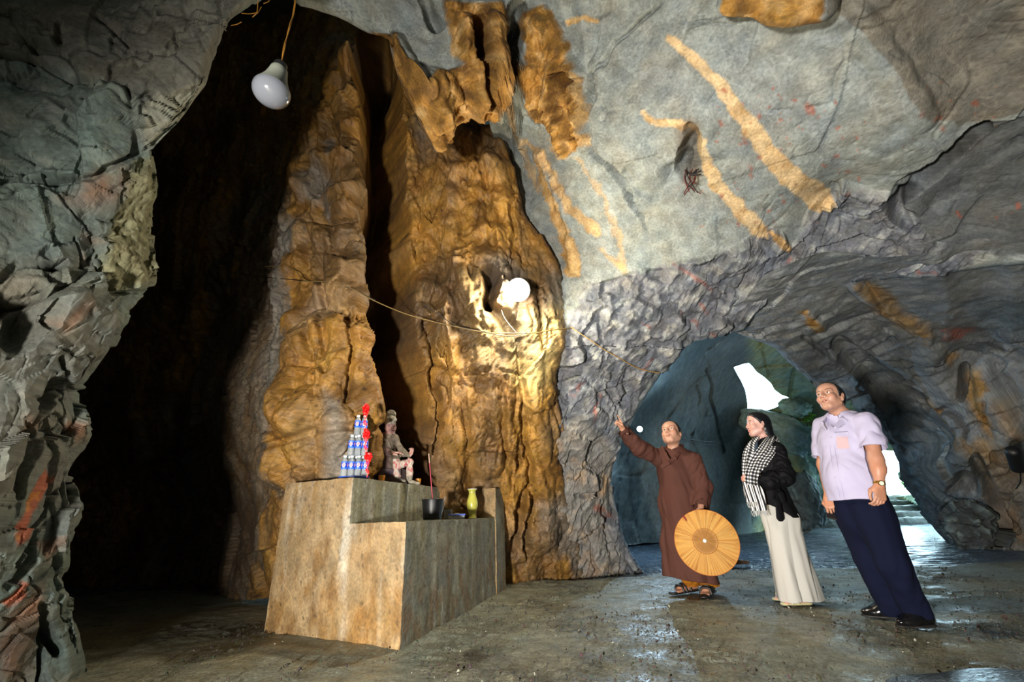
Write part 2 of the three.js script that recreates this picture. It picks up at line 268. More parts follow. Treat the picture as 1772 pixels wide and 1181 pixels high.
const wGreyBrown = region([[405, 330], [470, 300], [535, 390], [508, 560], [478, 700], [482, 850], [420, 1040], [200, 1040], [280, 760], [330, 600], [380, 450]], 6, 60);  // darker grey-brown stretch along the left of the wall
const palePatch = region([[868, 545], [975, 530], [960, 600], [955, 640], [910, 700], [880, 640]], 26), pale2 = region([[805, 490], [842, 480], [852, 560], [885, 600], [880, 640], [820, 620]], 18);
const surfW = {
  ua: V3(0.9, 0, 0.44), ub: V3(0, 1, 0), d: WD,
  disp(P, x, y) {
    const wj = n3(P.x * 4, P.y * 2.4, P.z * 4) * 9 + n3(P.x * 12, P.y * 8, P.z * 12) * 4, q = sstep(420, 520, x), wx = P.x + P.z * 0.35, wob = n3(P.x * 1.1, P.y * 0.7, P.z * 1.1) * 0.22;
    const flute = (1 - Math.abs(n3((wx + wob) * 3.1, P.y * 0.32, 3.3)) * 1.7) * 0.085 + n3((wx + wob) * 9, P.y * 0.7, 1.1) * 0.030 + n3((wx + wob) * 23, P.y * 2.2, 8.1) * 0.010;
    const drip = Math.max(0, n3((wx + wob) * 5, P.y * 1.3, 5.5)) * 0.055 * sstep(520, 150, y);
    const f = facet(P.x * 1.5, P.y * 1.2, P.z * 1.5)[0] * 0.13, g = facet(P.x * 5, P.y * 4, P.z * 5)[0] * 0.016;
    const rough = fbm(P.x * 2.4, P.y * 1.7, P.z * 2.4, 5) * 0.055 + fbm(P.x * 15, P.y * 11, P.z * 15, 4) * 0.030 - Math.max(0, n3(P.x * 19, P.y * 15, P.z * 19) - 0.3) * 0.05 - Math.max(0, ridge(P.x * 4.2, P.y * 2.0, P.z * 4.2, 2) - 0.56) * 0.22;
    return (flute + drip) * q * 0.85 + f * (1 - 0.55 * q) + g + rough - cracks(P.x, P.y, P.z, 2.6, 1.3, 0.045) - cracks(P.x + 9, P.y, P.z, 6.5, 4.2, 0.020) - wGrooves(x + wj, y) + wRidges(x + wj, y + wj) * (0.62 + 0.5 * n3(P.x * 3, P.y * 3.4, P.z * 3));
  },
  col(P, x, y) {
    const n = fbm(P.x * 2.2, P.y * 1.1, P.z * 2.2, 4), m = fbm(P.x * 7, P.y * 4, P.z * 7, 3), st = n3(P.x * 9 + n, P.y * 0.8, P.z * 5), X = x + n * 26, Y = y + m * 20;
    let c = mix3(OCHRE, OCHRED, clamp(0.42 + n * 1.1 + st * 0.25));
    c = mix3(c, GOLD, clamp(m * 1.3 + 0.1 - st * 0.25)); c = mix3(c, GREYW, clamp(n3(P.x * 1.6, P.y * 0.9, P.z * 1.6 + 9) * 1.2 - 0.25) * 0.7);
    c = mix3(c, mix3(hex3.wgrey, BROWN, clamp(0.45 + m * 1.8 + n)), wGreyBrown(x + n * 60 + m * 20, y + m * 40) * 0.85); let g = 0; for (const f of greyPatch) g = Math.max(g, f(X, Y)); c = mix3(c, hex3.rockgrey, g * 0.8);
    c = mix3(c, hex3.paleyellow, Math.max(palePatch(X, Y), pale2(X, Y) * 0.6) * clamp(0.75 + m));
    c = mix3(c, hex3.wgrey, clamp(n3(P.x * 2.6, P.y * 1.2, P.z * 2.6 + 3) * 1.5 - 0.1) * 0.55); c = mix3(c, hex3.umber, clamp(n3(P.x * 1.3 + 5, P.y * 0.8, P.z * 1.3) * 1.8 + m * 0.9 + 0.12) * 0.75);
    const pit = n3(P.x * 26, P.y * 20, P.z * 26); if (pit > 0.42) c = mix3(c, hex3.soot, (pit - 0.42) * 2.2);
    return c;
  },
};

// ── the near arch on the left ──
const leftEdge = [[-160, 640], [-60, 520], [0, 447], [45, 391], [55, 386], [110, 366], [145, 357], [175, 335], [210, 311], [235, 282], [262, 255], [285, 262], [335, 266], [360, 262], [400, 263], [440, 262], [488, 260], [505, 251], [520, 232], [535, 222], [559, 220], [590, 205], [617, 190], [642, 174], [660, 160], [671, 147], [680, 136], [691, 138], [701, 137], [725, 146], [752, 157], [771, 149], [785, 138], [801, 129], [820, 122], [835, 121], [850, 131], [872, 142], [900, 140], [940, 126], [984, 115], [1001, 103], [1015, 109], [1032, 117], [1050, 119], [1069, 122], [1080, 128], [1096, 137], [1120, 143], [1140, 149], [1181, 153], [1260, 160]];
const AD = spline([[150, 1181, 2.36], [150, 1260, 2.05], [60, 1181, 2.25], [-60, 1200, 2.05], [0, 1000, 2.05], [110, 1000, 2.4], [-200, 900, 1.7], [0, 800, 2.0], [120, 800, 2.45], [0, 600, 2.0], [200, 600, 2.6], [100, 500, 2.2], [0, 400, 2.15], [250, 400, 2.75], [150, 300, 2.4], [0, 200, 2.3], [240, 250, 2.6], [330, 130, 2.75], [180, 100, 2.55], [0, 0, 2.45], [430, 0, 2.9], [250, -100, 2.9], [550, -150, 3.2], [-200, 300, 1.8], [-200, -100, 2.4], [-200, 1250, 1.8], [-700, 0, 1.7], [-700, 600, 1.35], [-700, 1200, 1.25]]);
const aCuts = sumOf([cut([[165, 20], [190, 45], [220, 75]], 5, 0.05), cut([[0, 95], [60, 98], [115, 130], [145, 130]], 6, 0.07), cut([[275, 20], [340, 25], [390, 42]], 4, 0.05), cut([[380, 0], [390, 44]], 3, 0.04), cut([[270, 130], [300, 165], [320, 190]], 4, 0.05), cut([[60, 75], [95, 78], [100, 40]], [16, 6], 0.08), cut([[0, 315], [80, 310], [160, 305], [230, 268]], 7, 0.06), cut([[0, 480], [25, 455], [110, 455]], [10, 8], 0.12), cut([[140, 410], [155, 465]], 4, 0.06), cut([[0, 520], [60, 520], [30, 580]], 40, 0.2), cut([[85, 560], [100, 500], [150, 490]], [12, 8], 0.14), cut([[180, 465], [198, 510], [250, 505]], 4, 0.08), cut([[110, 620], [135, 670], [140, 690]], [6, 4], 0.08), cut([[60, 740], [110, 670]], [6, 20], 0.12), cut([[20, 860], [40, 800], [60, 760]], [10, 22], 0.16), cut([[20, 980], [50, 940], [85, 880], [110, 850]], [4, 6], 0.1), cut([[70, 1180], [80, 1120], [75, 1050]], [4, 12], 0.12), cut([[85, 1090], [105, 1120]], 14, 0.18), cut([[0, 1010], [20, 1000], [40, 980]], 8, 0.08), cut([[55, 945], [50, 970], [20, 1000]], 12, 0.15), cut([[215, 150], [238, 215], [240, 262]], [4, 14], 0.08)]);
const aRed = [region([[50, 865], [72, 812], [88, 830], [80, 860], [62, 880], [45, 930], [20, 945], [18, 925], [40, 895]], 4), region([[0, 1040], [30, 1005], [40, 1010], [38, 1032], [10, 1050]], 5)], aPink = [region([[100, 340], [160, 310], [220, 305], [215, 340], [150, 360]], 26), region([[120, 740], [140, 730], [150, 760], [125, 770]], 6), region([[0, 1060], [70, 1010], [80, 1060], [60, 1180], [0, 1180]], 22), region([[60, 940], [90, 930], [90, 960], [70, 970]], 6), region([[45, 720], [80, 715], [85, 740], [50, 760]], 12), region([[150, 400], [175, 420], [160, 460], [145, 440]], 12), region([[90, 560], [150, 500], [150, 540], [110, 580]], 12)];
const aRim = region([[235, 275], [262, 265], [266, 335], [262, 490], [200, 520], [180, 470], [190, 400], [220, 320]], 10), aSlab = region([[250, 260], [250, 180], [330, 150], [357, 145], [310, 212]], 6), aCeil = region([[-300, 90], [60, 100], [210, 150], [250, 180], [357, 146], [392, 44], [470, -30], [600, -200], [-300, -200]], 10);
const surfA = {
  ua: V3(0.93, 0, -0.36), ub: V3(0, 1, 0), d: AD,
  disp(P, x, y) {
    const calm = aCeil(x, y), k = 1 - 0.75 * calm, w = fbm(P.x * 1.3, P.y * 1.3, P.z * 1.3, 2) * 0.5, s = P.x * 0.55 + P.y * 0.75;
    const f1 = facet(P.x * 1.9 + w, P.y * 1.7, P.z * 1.9)[0] * 0.135, f2 = facet(P.x * 5.2 + P.y * 2, P.y * 4.4 + w, P.z * 5)[0] * 0.040, f3 = facet(P.x * 13, P.y * 10, P.z * 13)[0] * 0.010;
    const lay = n3(s * 8 + w, (P.y - P.x) * 1.6, P.z * 2) * 0.016 + n3(s * 26 + w * 3, (P.y - P.x) * 4, P.z * 3) * 0.006;
    return -cracks(P.x, P.y, P.z, 3.4, 3.0, 0.030) + k * (f1 + f2 + f3 + lay) + calm * (facet(P.x * 1.2, P.y * 1.2, P.z * 1.2)[0] * 0.05 - Math.max(0, ridge(P.x * 3.1, P.y * 3.1, P.z * 3.1, 3) - 0.66) * 0.14) + fbm(P.x * 2, P.y * 2, P.z * 2, 4) * 0.09 + fbm(P.x * 22, P.y * 22, P.z * 22, 3) * 0.006 - aCuts(x + w * 12 + n3(P.x * 9, P.y * 9, P.z * 9) * 6, y + n3(P.x * 9 + 4, P.y * 9, P.z * 9) * 6) * clamp(0.7 + n3(P.x * 4, P.y * 4, P.z * 4 + 5) * 1.1, 0.1, 1.1) + aRim(x, y) * fbm(P.x * 16, P.y * 12, P.z * 16, 3) * 0.05;
  },
  col(P, x, y, h) {
    const n = fbm(P.x * 2.1, P.y * 2.1, P.z * 2.1, 4), m = fbm(P.x * 8, P.y * 8, P.z * 8, 3), X = x + n * 20, Y = y + m * 18;
    let c = mix3(hex3.aBase, hex3.aTeal, clamp(0.5 + n * 1.5)); c = mix3(c, hex3.aWarm, clamp(n3(P.x * 1.4, P.y * 1.4, P.z * 1.4 + 4) * 1.3 + m * 0.4) * 0.7);
    c = mix3(c, DARKG, clamp(-n * 1.2 - 0.1) * 0.7); c = mix3(c, PALE, clamp(m * 1.3 - 0.1) * 0.5);
    let g = 0; for (const f of aPink) g = Math.max(g, f(X, Y)); c = mix3(c, hex3.aPink, g * clamp(0.6 + m));
    g = 0; for (const f of aRed) g = Math.max(g, f(x + m * 8, y + n * 8)); c = mix3(c, m > 0.02 ? hex3.aOr : hex3.aSalmon, g);
    c = mix3(c, hex3.aOlive, aRim(X, Y) * 0.8); c = mix3(c, hex3.aLight, aSlab(X, Y) * 0.8); c = mix3(c, hex3.aCeil, aCeil(X, Y) * 0.8);
    return c;
  },
};
Object.assign(hex3, { aBase: hex('#66706a'), aTeal: hex('#6f8078'), aWarm: hex('#75695a'), aPink: hex('#8f6e58'), aOr: hex('#c9803e'), aSalmon: hex('#b5664a'), aOlive: hex('#85805a'), aLight: hex('#9a9a88'), aCeil: hex('#615f55') });

// ── ceiling: hanging flowstone, the great smooth dome, the rugged band and the pillar ──
const CD = spline([[505, 0, 4.0], [560, -100, 3.7], [520, -180, 3.4], [600, 30, 4.1], [680, 90, 4.35], [735, 240, 4.45], [740, 130, 4.3], [830, 180, 4.75], [800, 60, 4.4], [900, 60, 4.5], [900, 160, 4.9], [970, 130, 4.7], [990, 250, 5.0], [880, 250, 6.2], [850, 300, 6.6], [930, 350, 5.95], [960, 450, 6.05], [1000, 450, 5.7], [1060, 430, 5.3], [1000, -150, 3.7], [1050, 200, 4.35], [1100, 60, 3.9], [1040, 290, 4.7], [1100, 380, 4.95], [1160, 420, 4.9], [1200, 200, 3.7], [1350, 100, 3.25], [1300, 300, 4.0], [1420, 310, 3.95], [1330, 395, 4.45], [1500, 150, 3.1], [1540, 290, 3.6], [1640, 240, 3.3], [1650, 80, 2.95], [1772, 180, 3.0], [1772, 0, 2.6], [1900, 100, 2.6], [1400, -150, 2.5], [1850, -150, 2.1],
  [1660, 330, 3.75], [1772, 300, 3.4], [1772, 430, 3.7], [1620, 430, 4.1], [1560, 380, 4.1], [1500, 420, 4.35], [1450, 340, 4.3], [1390, 430, 4.6], [1330, 510, 5.0], [1285, 568, 5.3], [1250, 450, 4.75], [1200, 500, 5.0], [1180, 600, 5.5], [1100, 520, 5.25], [1110, 700, 5.75], [1060, 620, 5.5], [1000, 560, 5.45], [1000, 700, 5.5], [1065, 800, 5.85], [990, 850, 5.65], [1060, 900, 5.9], [1030, 1000, 5.85], [1110, 992, 5.95], [960, 700, 5.55], [1500, 482, 4.6], [1990, 450, 3.2], [850, 500, 6.1], [900, 620, 6.0]].map(([x, y, d]) => [x, y, d * 1.03]));
const cBand = region([[985, 560], [1010, 500], [1100, 470], [1190, 452], [1250, 440], [1292, 420], [1330, 398], [1352, 408], [1372, 432], [1400, 385], [1430, 345], [1462, 316], [1500, 330], [1545, 335], [1562, 362], [1620, 425], [1720, 440], [1640, 475], [1500, 487], [1400, 480], [1340, 515], [1285, 570], [1230, 590], [1180, 610], [1130, 660], [1070, 760], [1060, 870], [1130, 1010], [950, 1010], [950, 640]], 3);
const cWedge = region([[1545, 345], [1625, 290], [1710, 214], [1990, 190], [1990, 480], [1720, 440], [1620, 425], [1562, 362]], 4), cWarm = region([[1440, -220], [1440, 8], [1500, 60], [1540, 120], [1566, 172], [1592, 196], [1640, 215], [1700, 212], [1772, 190], [2000, 170], [2000, -220]], 3);
const cFlow = region([[640, 58], [690, 62], [700, 100], [735, 160], [755, 130], [790, 120], [778, 50], [765, 0], [870, 0], [880, 50], [870, 110], [905, 110], [900, 20], [945, 10], [975, 60], [1005, 120], [1012, 170], [1018, 240], [990, 280], [950, 210], [920, 205], [880, 120], [858, 160], [845, 195], [790, 205], [755, 255], [735, 250], [700, 180], [680, 100]], 3, 60);
const cStreak = [[[[1160, 68], [1205, 105], [1245, 150], [1290, 205], [1330, 265], [1370, 310], [1420, 345]], [7, 22], 0.95, 1], [[[1112, 196], [1135, 213], [1175, 213], [1200, 225], [1215, 270], [1240, 320], [1280, 365], [1318, 400]], [5, 14], 0.95, 1], [[[905, 240], [935, 265], [960, 310], [985, 360], [1010, 380], [1030, 400]], [5, 10], 0.8], [[[930, 280], [945, 330], [965, 380], [985, 420], [992, 465]], [6, 14], 1], [[[880, 180], [893, 230], [915, 290], [930, 330]], [6, 5], 0.6], [[[955, 240], [967, 275]], [5, 3], 0.8], [[[985, 40], [1010, 30], [1035, 38]], [6, 3], 1], [[[1000, 275], [1045, 340], [1065, 390], [1075, 460]], [3, 6], 0.5], [[[1340, 405], [1365, 430]], [5, 6], 0.9], [[[1040, 430], [1080, 470]], [3, 6], 0.6], [[[1000, 130], [1013, 200], [1012, 250]], [4, 6], 0.7]];
const cCuts = sumOf([
  cut([[1030, 125], [1018, 195], [1018, 245], [1030, 272], [1060, 302], [1085, 335], [1120, 395]], 5, 0.11), cut([[1142, 5], [1067, 72], [1030, 126]], 5, 0.05),
  cut([[1195, 225], [1196, 255], [1190, 296]], [13, 24], 0.22, 0.6), cut([[1090, 305], [1130, 325], [1180, 300]], [22, 30], 0.10), cut([[1545, 350], [1562, 335], [1625, 295], [1690, 232], [1712, 220]], [18, 12], 0.26, 0.5), cut([[1548, 350], [1556, 372], [1575, 385]], 15, 0.3, 0.6),
  cut([[825, 40], [832, 90], [830, 160]], [13, 7], 0.55, 0.6), cut([[896, 15], [888, 70], [884, 118]], [18, 14], 0.6, 0.6), cut([[735, 0], [745, 28], [755, 45]], 14, 0.3, 0.6), cut([[820, 175], [850, 190], [880, 215], [900, 240]], 7, 0.08), cut([[945, 120], [955, 160]], 6, 0.14), cut([[975, 130], [990, 150]], 8, 0.14), cut([[968, 145], [972, 175]], 3, 0.1), cut([[990, 220], [995, 235]], 7, 0.12), cut([[958, 120], [1005, 130]], 5, 0.08), cut([[870, 150], [890, 195], [930, 215]], 6, 0.12),
  cut([[1535, 91], [1580, 105], [1640, 145]], 4, 0.014), cut([[1645, 165], [1700, 205]], 4, 0.014), cut([[1450, 30], [1462, 100], [1448, 130], [1440, 175], [1400, 190]], 4, 0.02), cut([[1180, 38], [1230, 40], [1270, 45], [1294, 62]], 3, 0.03), cut([[1285, 170], [1310, 190], [1370, 195]], 3, 0.02), cut([[1420, 85], [1438, 88]], 3, 0.02),
  cut([[1034, 555], [1048, 600], [1040, 650], [1062, 690], [1070, 725]], 3, 0.09), cut([[1000, 570], [1060, 615], [1120, 660]], 3, 0.03), cut([[960, 640], [962, 665], [975, 700]], 4, 0.08), cut([[1000, 860], [1040, 850], [1050, 900], [1065, 980]], 6, 0.12), cut([[1020, 930], [1030, 1000]], 4, 0.06), cut([[1375, 435], [1397, 408]], 3, 0.06), cut([[1440, 320], [1500, 345], [1540, 400]], 4, 0.05), cut([[1100, 480], [1170, 530], [1200, 580]], 5, 0.05), cut([[1230, 460], [1260, 500], [1240, 560]], 5, 0.05),
]);
const cRidges = sumOf([cut([[805, 40], [815, 110], [820, 180]], [16, 22], 0.2, 0.6), cut([[858, 40], [860, 100], [852, 170]], [18, 24], 0.26, 0.6), cut([[960, 120], [958, 180]], [20, 14], 0.2, 0.6), cut([[935, 40], [965, 90], [1000, 125]], [18, 16], 0.14, 0.6), cut([[745, 160], [740, 240]], [44, 20], 0.16, 0.5), cut([[1000, 150], [1008, 230]], [10, 8], 0.1), cut([[690, 70], [715, 130], [730, 170]], 16, 0.1), cut([[890, 200], [905, 250]], [14, 6], 0.12), cut([[965, 190], [985, 270]], [16, 5], 0.12), cut([[930, 265], [960, 330], [985, 400], [992, 465]], [6, 9], 0.06), cut([[1480, 30], [1540, 120], [1590, 196]], 40, 0.05), cut([[1300, -20], [1360, -12], [1420, -20]], 36, 0.28, 0.35)]);
const cSpots = (() => { const r = rng(31), l = []; const put = (n, x0, y0, x1, y1, s) => { for (let i = 0; i < n; i++) l.push([x0 + r() * (x1 - x0), y0 + r() * (y1 - y0), (0.6 + r() * r() * 2.6) * s]); }; put(60, 1240, 150, 1500, 330, 1.5); put(18, 1560, 140, 1740, 260, 1.5); put(20, 1180, 330, 1440, 400, 1.4); put(5, 1600, 300, 1760, 420, 1.5); return l; })();
const cRedStreak = [[[[1175, 540], [1215, 565], [1245, 580]], 5], [[[1105, 555], [1130, 570]], 4], [[[1380, 465], [1405, 462]], 7], [[[1425, 455], [1450, 448]], 7], [[[1362, 455], [1370, 452]], 6], [[[1590, 472], [1620, 468]], 6], [[[1215, 530], [1230, 545]], 5], [[[1130, 620], [1115, 640]], 5], [[[1160, 452], [1200, 480], [1240, 510]], 5], [[[1365, 510], [1400, 520]], 6], [[[1175, 325], [1180, 330]], 9], [[[1030, 880], [1060, 900]], 12], [[[1590, 195], [1620, 205]], 9], [[[1040, 690], [1020, 730]], 7], [[[990, 690], [1010, 660]], 6]];
const cBlock = region([[1284, -80], [1445, -80], [1434, 10], [1425, 22], [1390, 16], [1330, 20], [1288, 14]], 3);
const cPilar = region([[955, 760], [1000, 720], [1050, 760], [1070, 830], [1050, 900], [1090, 1020], [940, 1020], [950, 860]], 10);
const surfC = {
  ua: V3(1, 0, 0.2), ub: V3(0, 0.75, 0.66), d: CD,
  disp(P, x, y) {
    const b = cBand(x + n3(P.x * 3, P.y * 3, P.z * 3) * 10, y), f = cFlow(x, y), w = cWedge(x, y), k = 1 - Math.max(b, f), wv = fbm(P.x * 1.4, P.y * 1.4, P.z * 1.4, 2);
    let h = fbm(P.x * 1.1, P.y * 1.1, P.z * 1.1, 5) * 0.07 + fbm(P.x * 20, P.y * 20, P.z * 20, 3) * 0.004;
    h += k * (-cracks(P.x, P.y, P.z, 1.5, 1.5, 0.016) + facet(P.x * 0.9, P.y * 0.9, P.z * 0.9)[0] * 0.035 - Math.max(0, ridge(P.x * 2.3 + wv, P.y * 2.3, P.z * 2.3, 3) - 0.70) * 0.10);
    if (b > 0) { const s = P.x * 0.6 - P.y * 0.7; h += b * (facet(P.x * 2.4 + wv, P.y * 2.2, P.z * 2.4)[0] * 0.15 + facet(P.x * 6.5 + s * 3, P.y * 5 + wv, P.z * 6)[0] * 0.060 + facet(P.x * 15 + s * 6, P.y * 12, P.z * 15)[0] * 0.020 + n3(s * 22 + wv * 4, (P.x + P.y) * 4, P.z * 3) * 0.010 + 0.03); }
    if (f > 0) h += f * (0.10 + fbm(P.x * 4, P.y * 2.2, P.z * 4, 3) * 0.22 + n3(P.x * 14, P.y * 4, P.z * 14) * 0.05 + fbm(P.x * 24, P.y * 16, P.z * 24, 3) * 0.03 - Math.max(0, ridge(P.x * 7, P.y * 4, P.z * 7, 2) - 0.45) * 0.16);
    if (w > 0) h += w * (n3((P.x - P.y * 0.4) * 5 + wv, P.y * 1.3, P.z * 3) * 0.035 + facet(P.x * 3.2, P.y * 1.6, P.z * 3)[0] * 0.030 - 0.05);
    const wx = n3(P.x * 5, P.y * 5, P.z * 5) * 7 + n3(P.x * 16, P.y * 16, P.z * 16) * 3, wy = n3(P.x * 5 + 9, P.y * 5, P.z * 5) * 7; return h - cCuts(x + wx, y + wy) * clamp(0.75 + n3(P.x * 4, P.y * 4, P.z * 4 + 5) * 1.1, 0.1, 1.2) + cRidges(x + wx, y + wy) * (1.15 + 0.8 * n3(P.x * 4, P.y * 3, P.z * 4));
  },
  col(P, x, y, h) {
    const n = fbm(P.x * 1.7, P.y * 1.7, P.z * 1.7, 4), m = fbm(P.x * 7, P.y * 7, P.z * 7, 4), jit = n3(P.x * 40, P.y * 40, P.z * 40), X = x + n * 14 + m * 8, Y = y + m * 16, v = Math.max(0, 1 - Math.abs(n3(P.x * 1.6 + m * 0.6, P.y * 1.6, P.z * 1.6)) * 30) + Math.max(0, 1 - Math.abs(n3(P.x * 2.9 + 7 + m * 0.3, P.y * 2.9, P.z * 2.9)) * 34) * 0.7;
    let c = mix3(hex3.cGrey, hex3.cGreen, clamp(0.5 + n * 1.4)); c = mix3(c, hex3.cDark, clamp(-m * 1.1 - 0.02)); c = mix3(c, hex3.cLight, clamp(m * 0.9) * 0.6 + v * 0.22);
    const warm = cWarm(X, Y); c = mix3(c, mix3(hex3.cWarm, hex3.cWarm2, clamp(0.5 + m * 1.6)), warm * 0.9);
    c = mix3(c, mix3(hex3.cWedge, DARKG, clamp(0.4 - n * 1.5)), cWedge(X, Y) * 0.85);
    const b = cBand(x + n * 10 + m * 14, y + m * 20 - n * 8); if (b > 0) c = mix3(c, mix3(mix3(hex3.cBlue, hex3.lilac, clamp(0.4 + n * 1.6)), m > 0 ? hex3.cLight : hex3.cDark, clamp(Math.abs(m) * 1.7 + Math.max(0, h - 0.06) * 1.5)), b * 0.95);
    const pil = cPilar(X, Y); if (pil > 0) c = mix3(c, mix3(hex3.cPil, OCHRE, clamp(n * 2 + m * 1.4)), pil * 0.65);
    const f = Math.max(cFlow(x + m * 16, y + n * 18), cBlock(x + m * 14, y + m * 14)); if (f > 0) c = mix3(c, mix3(mix3(OCHRE, hex3.straw, clamp(0.02 + m * 1.6)), OCHRED, clamp(-m * 1.9 + 0.2 - n)), f);
    for (const [l, wd, a, cream] of cStreak) { const bb = lineDist(l, x + m * 14 + jit * 3, y + n * 8 + jit * 3), hw = lerp(wd[0], wd[1], bb[1]); if (bb[0] < hw + 8) c = mix3(c, mix3(cream ? hex3.cream : hex3.straw, OCHRE, clamp((cream ? -0.05 : 0.25) + m * 1.5 + bb[0] / hw * 0.25)), sstep(hw + 2.5, hw - 2.5, bb[0]) * a); }
    for (const [sx, sy, r] of cSpots) { const dx = X - sx, dy = Y - sy; if (dx * dx + dy * dy < r * r * 6) c = mix3(c, RUST, sstep(r * 2.2, r * 0.6, Math.sqrt(dx * dx + dy * dy)) * 0.62); }
    for (const [l, wd] of cRedStreak) { const d = lineDist(l, X, Y)[0]; if (d < wd) c = mix3(c, RUST, sstep(wd, wd * 0.2, d) * clamp(0.3 + m * 2.4, 0, 0.6)); }
    const nic = sstep(34, 10, lineDist([[1194, 225], [1192, 300]], X, Y)[0]); c = mix3(c, BROWN, nic * 0.6);
    return c;
  },
};
Object.assign(hex3, { cGrey: hex('#909694'), cGreen: hex('#939b96'), cDark: hex('#686d6a'), cLight: hex('#bcbfb8'), cWarm: hex('#6c685e'), cWarm2: hex('#7d7668'), cWedge: hex('#5a5e62'), cBlue: hex('#6b6f79'), cPil: hex('#8d877c') });

// ── the sloping tunnel wall on the right ──
const TD = spline([[1274, 572, 5.9], [1330, 540, 5.3], [1420, 500, 4.9], [1500, 480, 4.75], [1640, 470, 4.45], [1772, 440, 4.1], [1345, 606, 6.6], [1375, 634, 7.2], [1409, 664, 8.2], [1460, 640, 7.6], [1500, 560, 6.3], [1500, 700, 8.0], [1540, 760, 9.4], [1560, 820, 10.2], [1600, 890, 10.2], [1632, 932, 9.5], [1600, 700, 7.8], [1650, 600, 6.7], [1650, 800, 7.6], [1690, 938, 8.4], [1772, 945, 7.4], [1772, 700, 6.6], [1772, 560, 5.7], [1850, 760, 6.4], [1990, 950, 6.0], [1990, 500, 3.9], [1700, 960, 7.4]]);
const tBot = [[1262, 566], [1274, 574], [1300, 584], [1324, 593], [1345, 606], [1375, 634], [1392, 650], [1409, 666], [1435, 688], [1460, 700], [1490, 716], [1512, 728], [1530, 752], [1544, 774], [1553, 792], [1558, 811], [1571, 845], [1592, 869], [1612, 903], [1632, 934], [1650, 950], [1990, 985]];
const tCuts = sumOf([cut([[1668, 640], [1666, 680], [1664, 690]], [9, 6], 0.4, 0.5), cut([[1622, 714], [1634, 710], [1655, 725], [1666, 745], [1663, 760]], 6, 0.16, 0.6), cut([[1663, 760], [1668, 775], [1682, 782]], 4, 0.08), cut([[1704, 725], [1712, 745], [1718, 755]], 5, 0.08), cut([[1710, 695], [1704, 725]], 4, 0.06), cut([[1455, 600], [1500, 640], [1560, 690], [1600, 760]], [20, 50], 0.30), cut([[1470, 700], [1500, 690], [1515, 684]], 9, 0.14), cut([[1690, 800], [1712, 850], [1735, 910]], 14, 0.3), cut([[1640, 905], [1655, 870], [1670, 845]], [16, 30], 0.35), cut([[1325, 572], [1380, 560], [1440, 545]], 5, 0.06), cut([[1392, 585], [1430, 610], [1480, 640]], 6, 0.10), cut([[1440, 610], [1500, 610], [1545, 590]], 9, 0.12), cut([[1680, 410], [1700, 520], [1690, 590]], 60, 0.1), cut([[1500, 490], [1530, 540], [1590, 580]], 4, 0.05)]);
const tRidges = sumOf([cut([[1480, 500], [1520, 530], [1570, 560], [1605, 580]], 14, 0.1), cut([[1400, 550], [1425, 570]], 13, 0.06), cut([[1660, 870], [1680, 900], [1690, 935]], [26, 24], 0.35, 0.5), cut([[1560, 830], [1600, 880], [1640, 930]], [10, 8], 0.1), cut([[1700, 640], [1720, 700], [1750, 780]], [26, 40], 0.18), cut([[1610, 620], [1640, 670]], 36, 0.14)]);
const tOch = [[region([[1380, 540], [1400, 545], [1428, 568], [1415, 577], [1395, 565]], 4), 1], [region([[1480, 495], [1505, 490], [1540, 515], [1560, 545], [1610, 570], [1600, 585], [1560, 570], [1520, 545], [1500, 530]], 10), 0.85], [region([[1668, 650], [1700, 640], [1715, 670], [1705, 700], [1720, 760], [1700, 750], [1680, 700], [1668, 690]], 9), 0.9], [region([[1605, 700], [1620, 700], [1650, 770], [1640, 765]], 6), 0.7], [region([[1690, 790], [1740, 780], [1772, 800], [1772, 940], [1735, 940], [1712, 870]], 18), 0.45], [region([[1720, 700], [1750, 690], [1772, 760], [1740, 770]], 16), 0.4], [region([[1650, 770], [1720, 760], [1720, 800], [1690, 800]], 14), 0.6], [region([[1640, 600], [1660, 620], [1650, 630], [1630, 615]], 6), 0.7]], tRed = region([[1625, 580], [1650, 568], [1700, 572], [1690, 582], [1640, 584]], 6), tWet = [[[1560, 780], [1580, 800], [1590, 830], [1610, 870]], [[1556, 760], [1586, 790], [1580, 810]], [[1590, 730], [1620, 790], [1640, 830]], [[1580, 840], [1605, 880], [1625, 920]], [[1645, 880], [1640, 930]], [[1540, 720], [1560, 740]]];
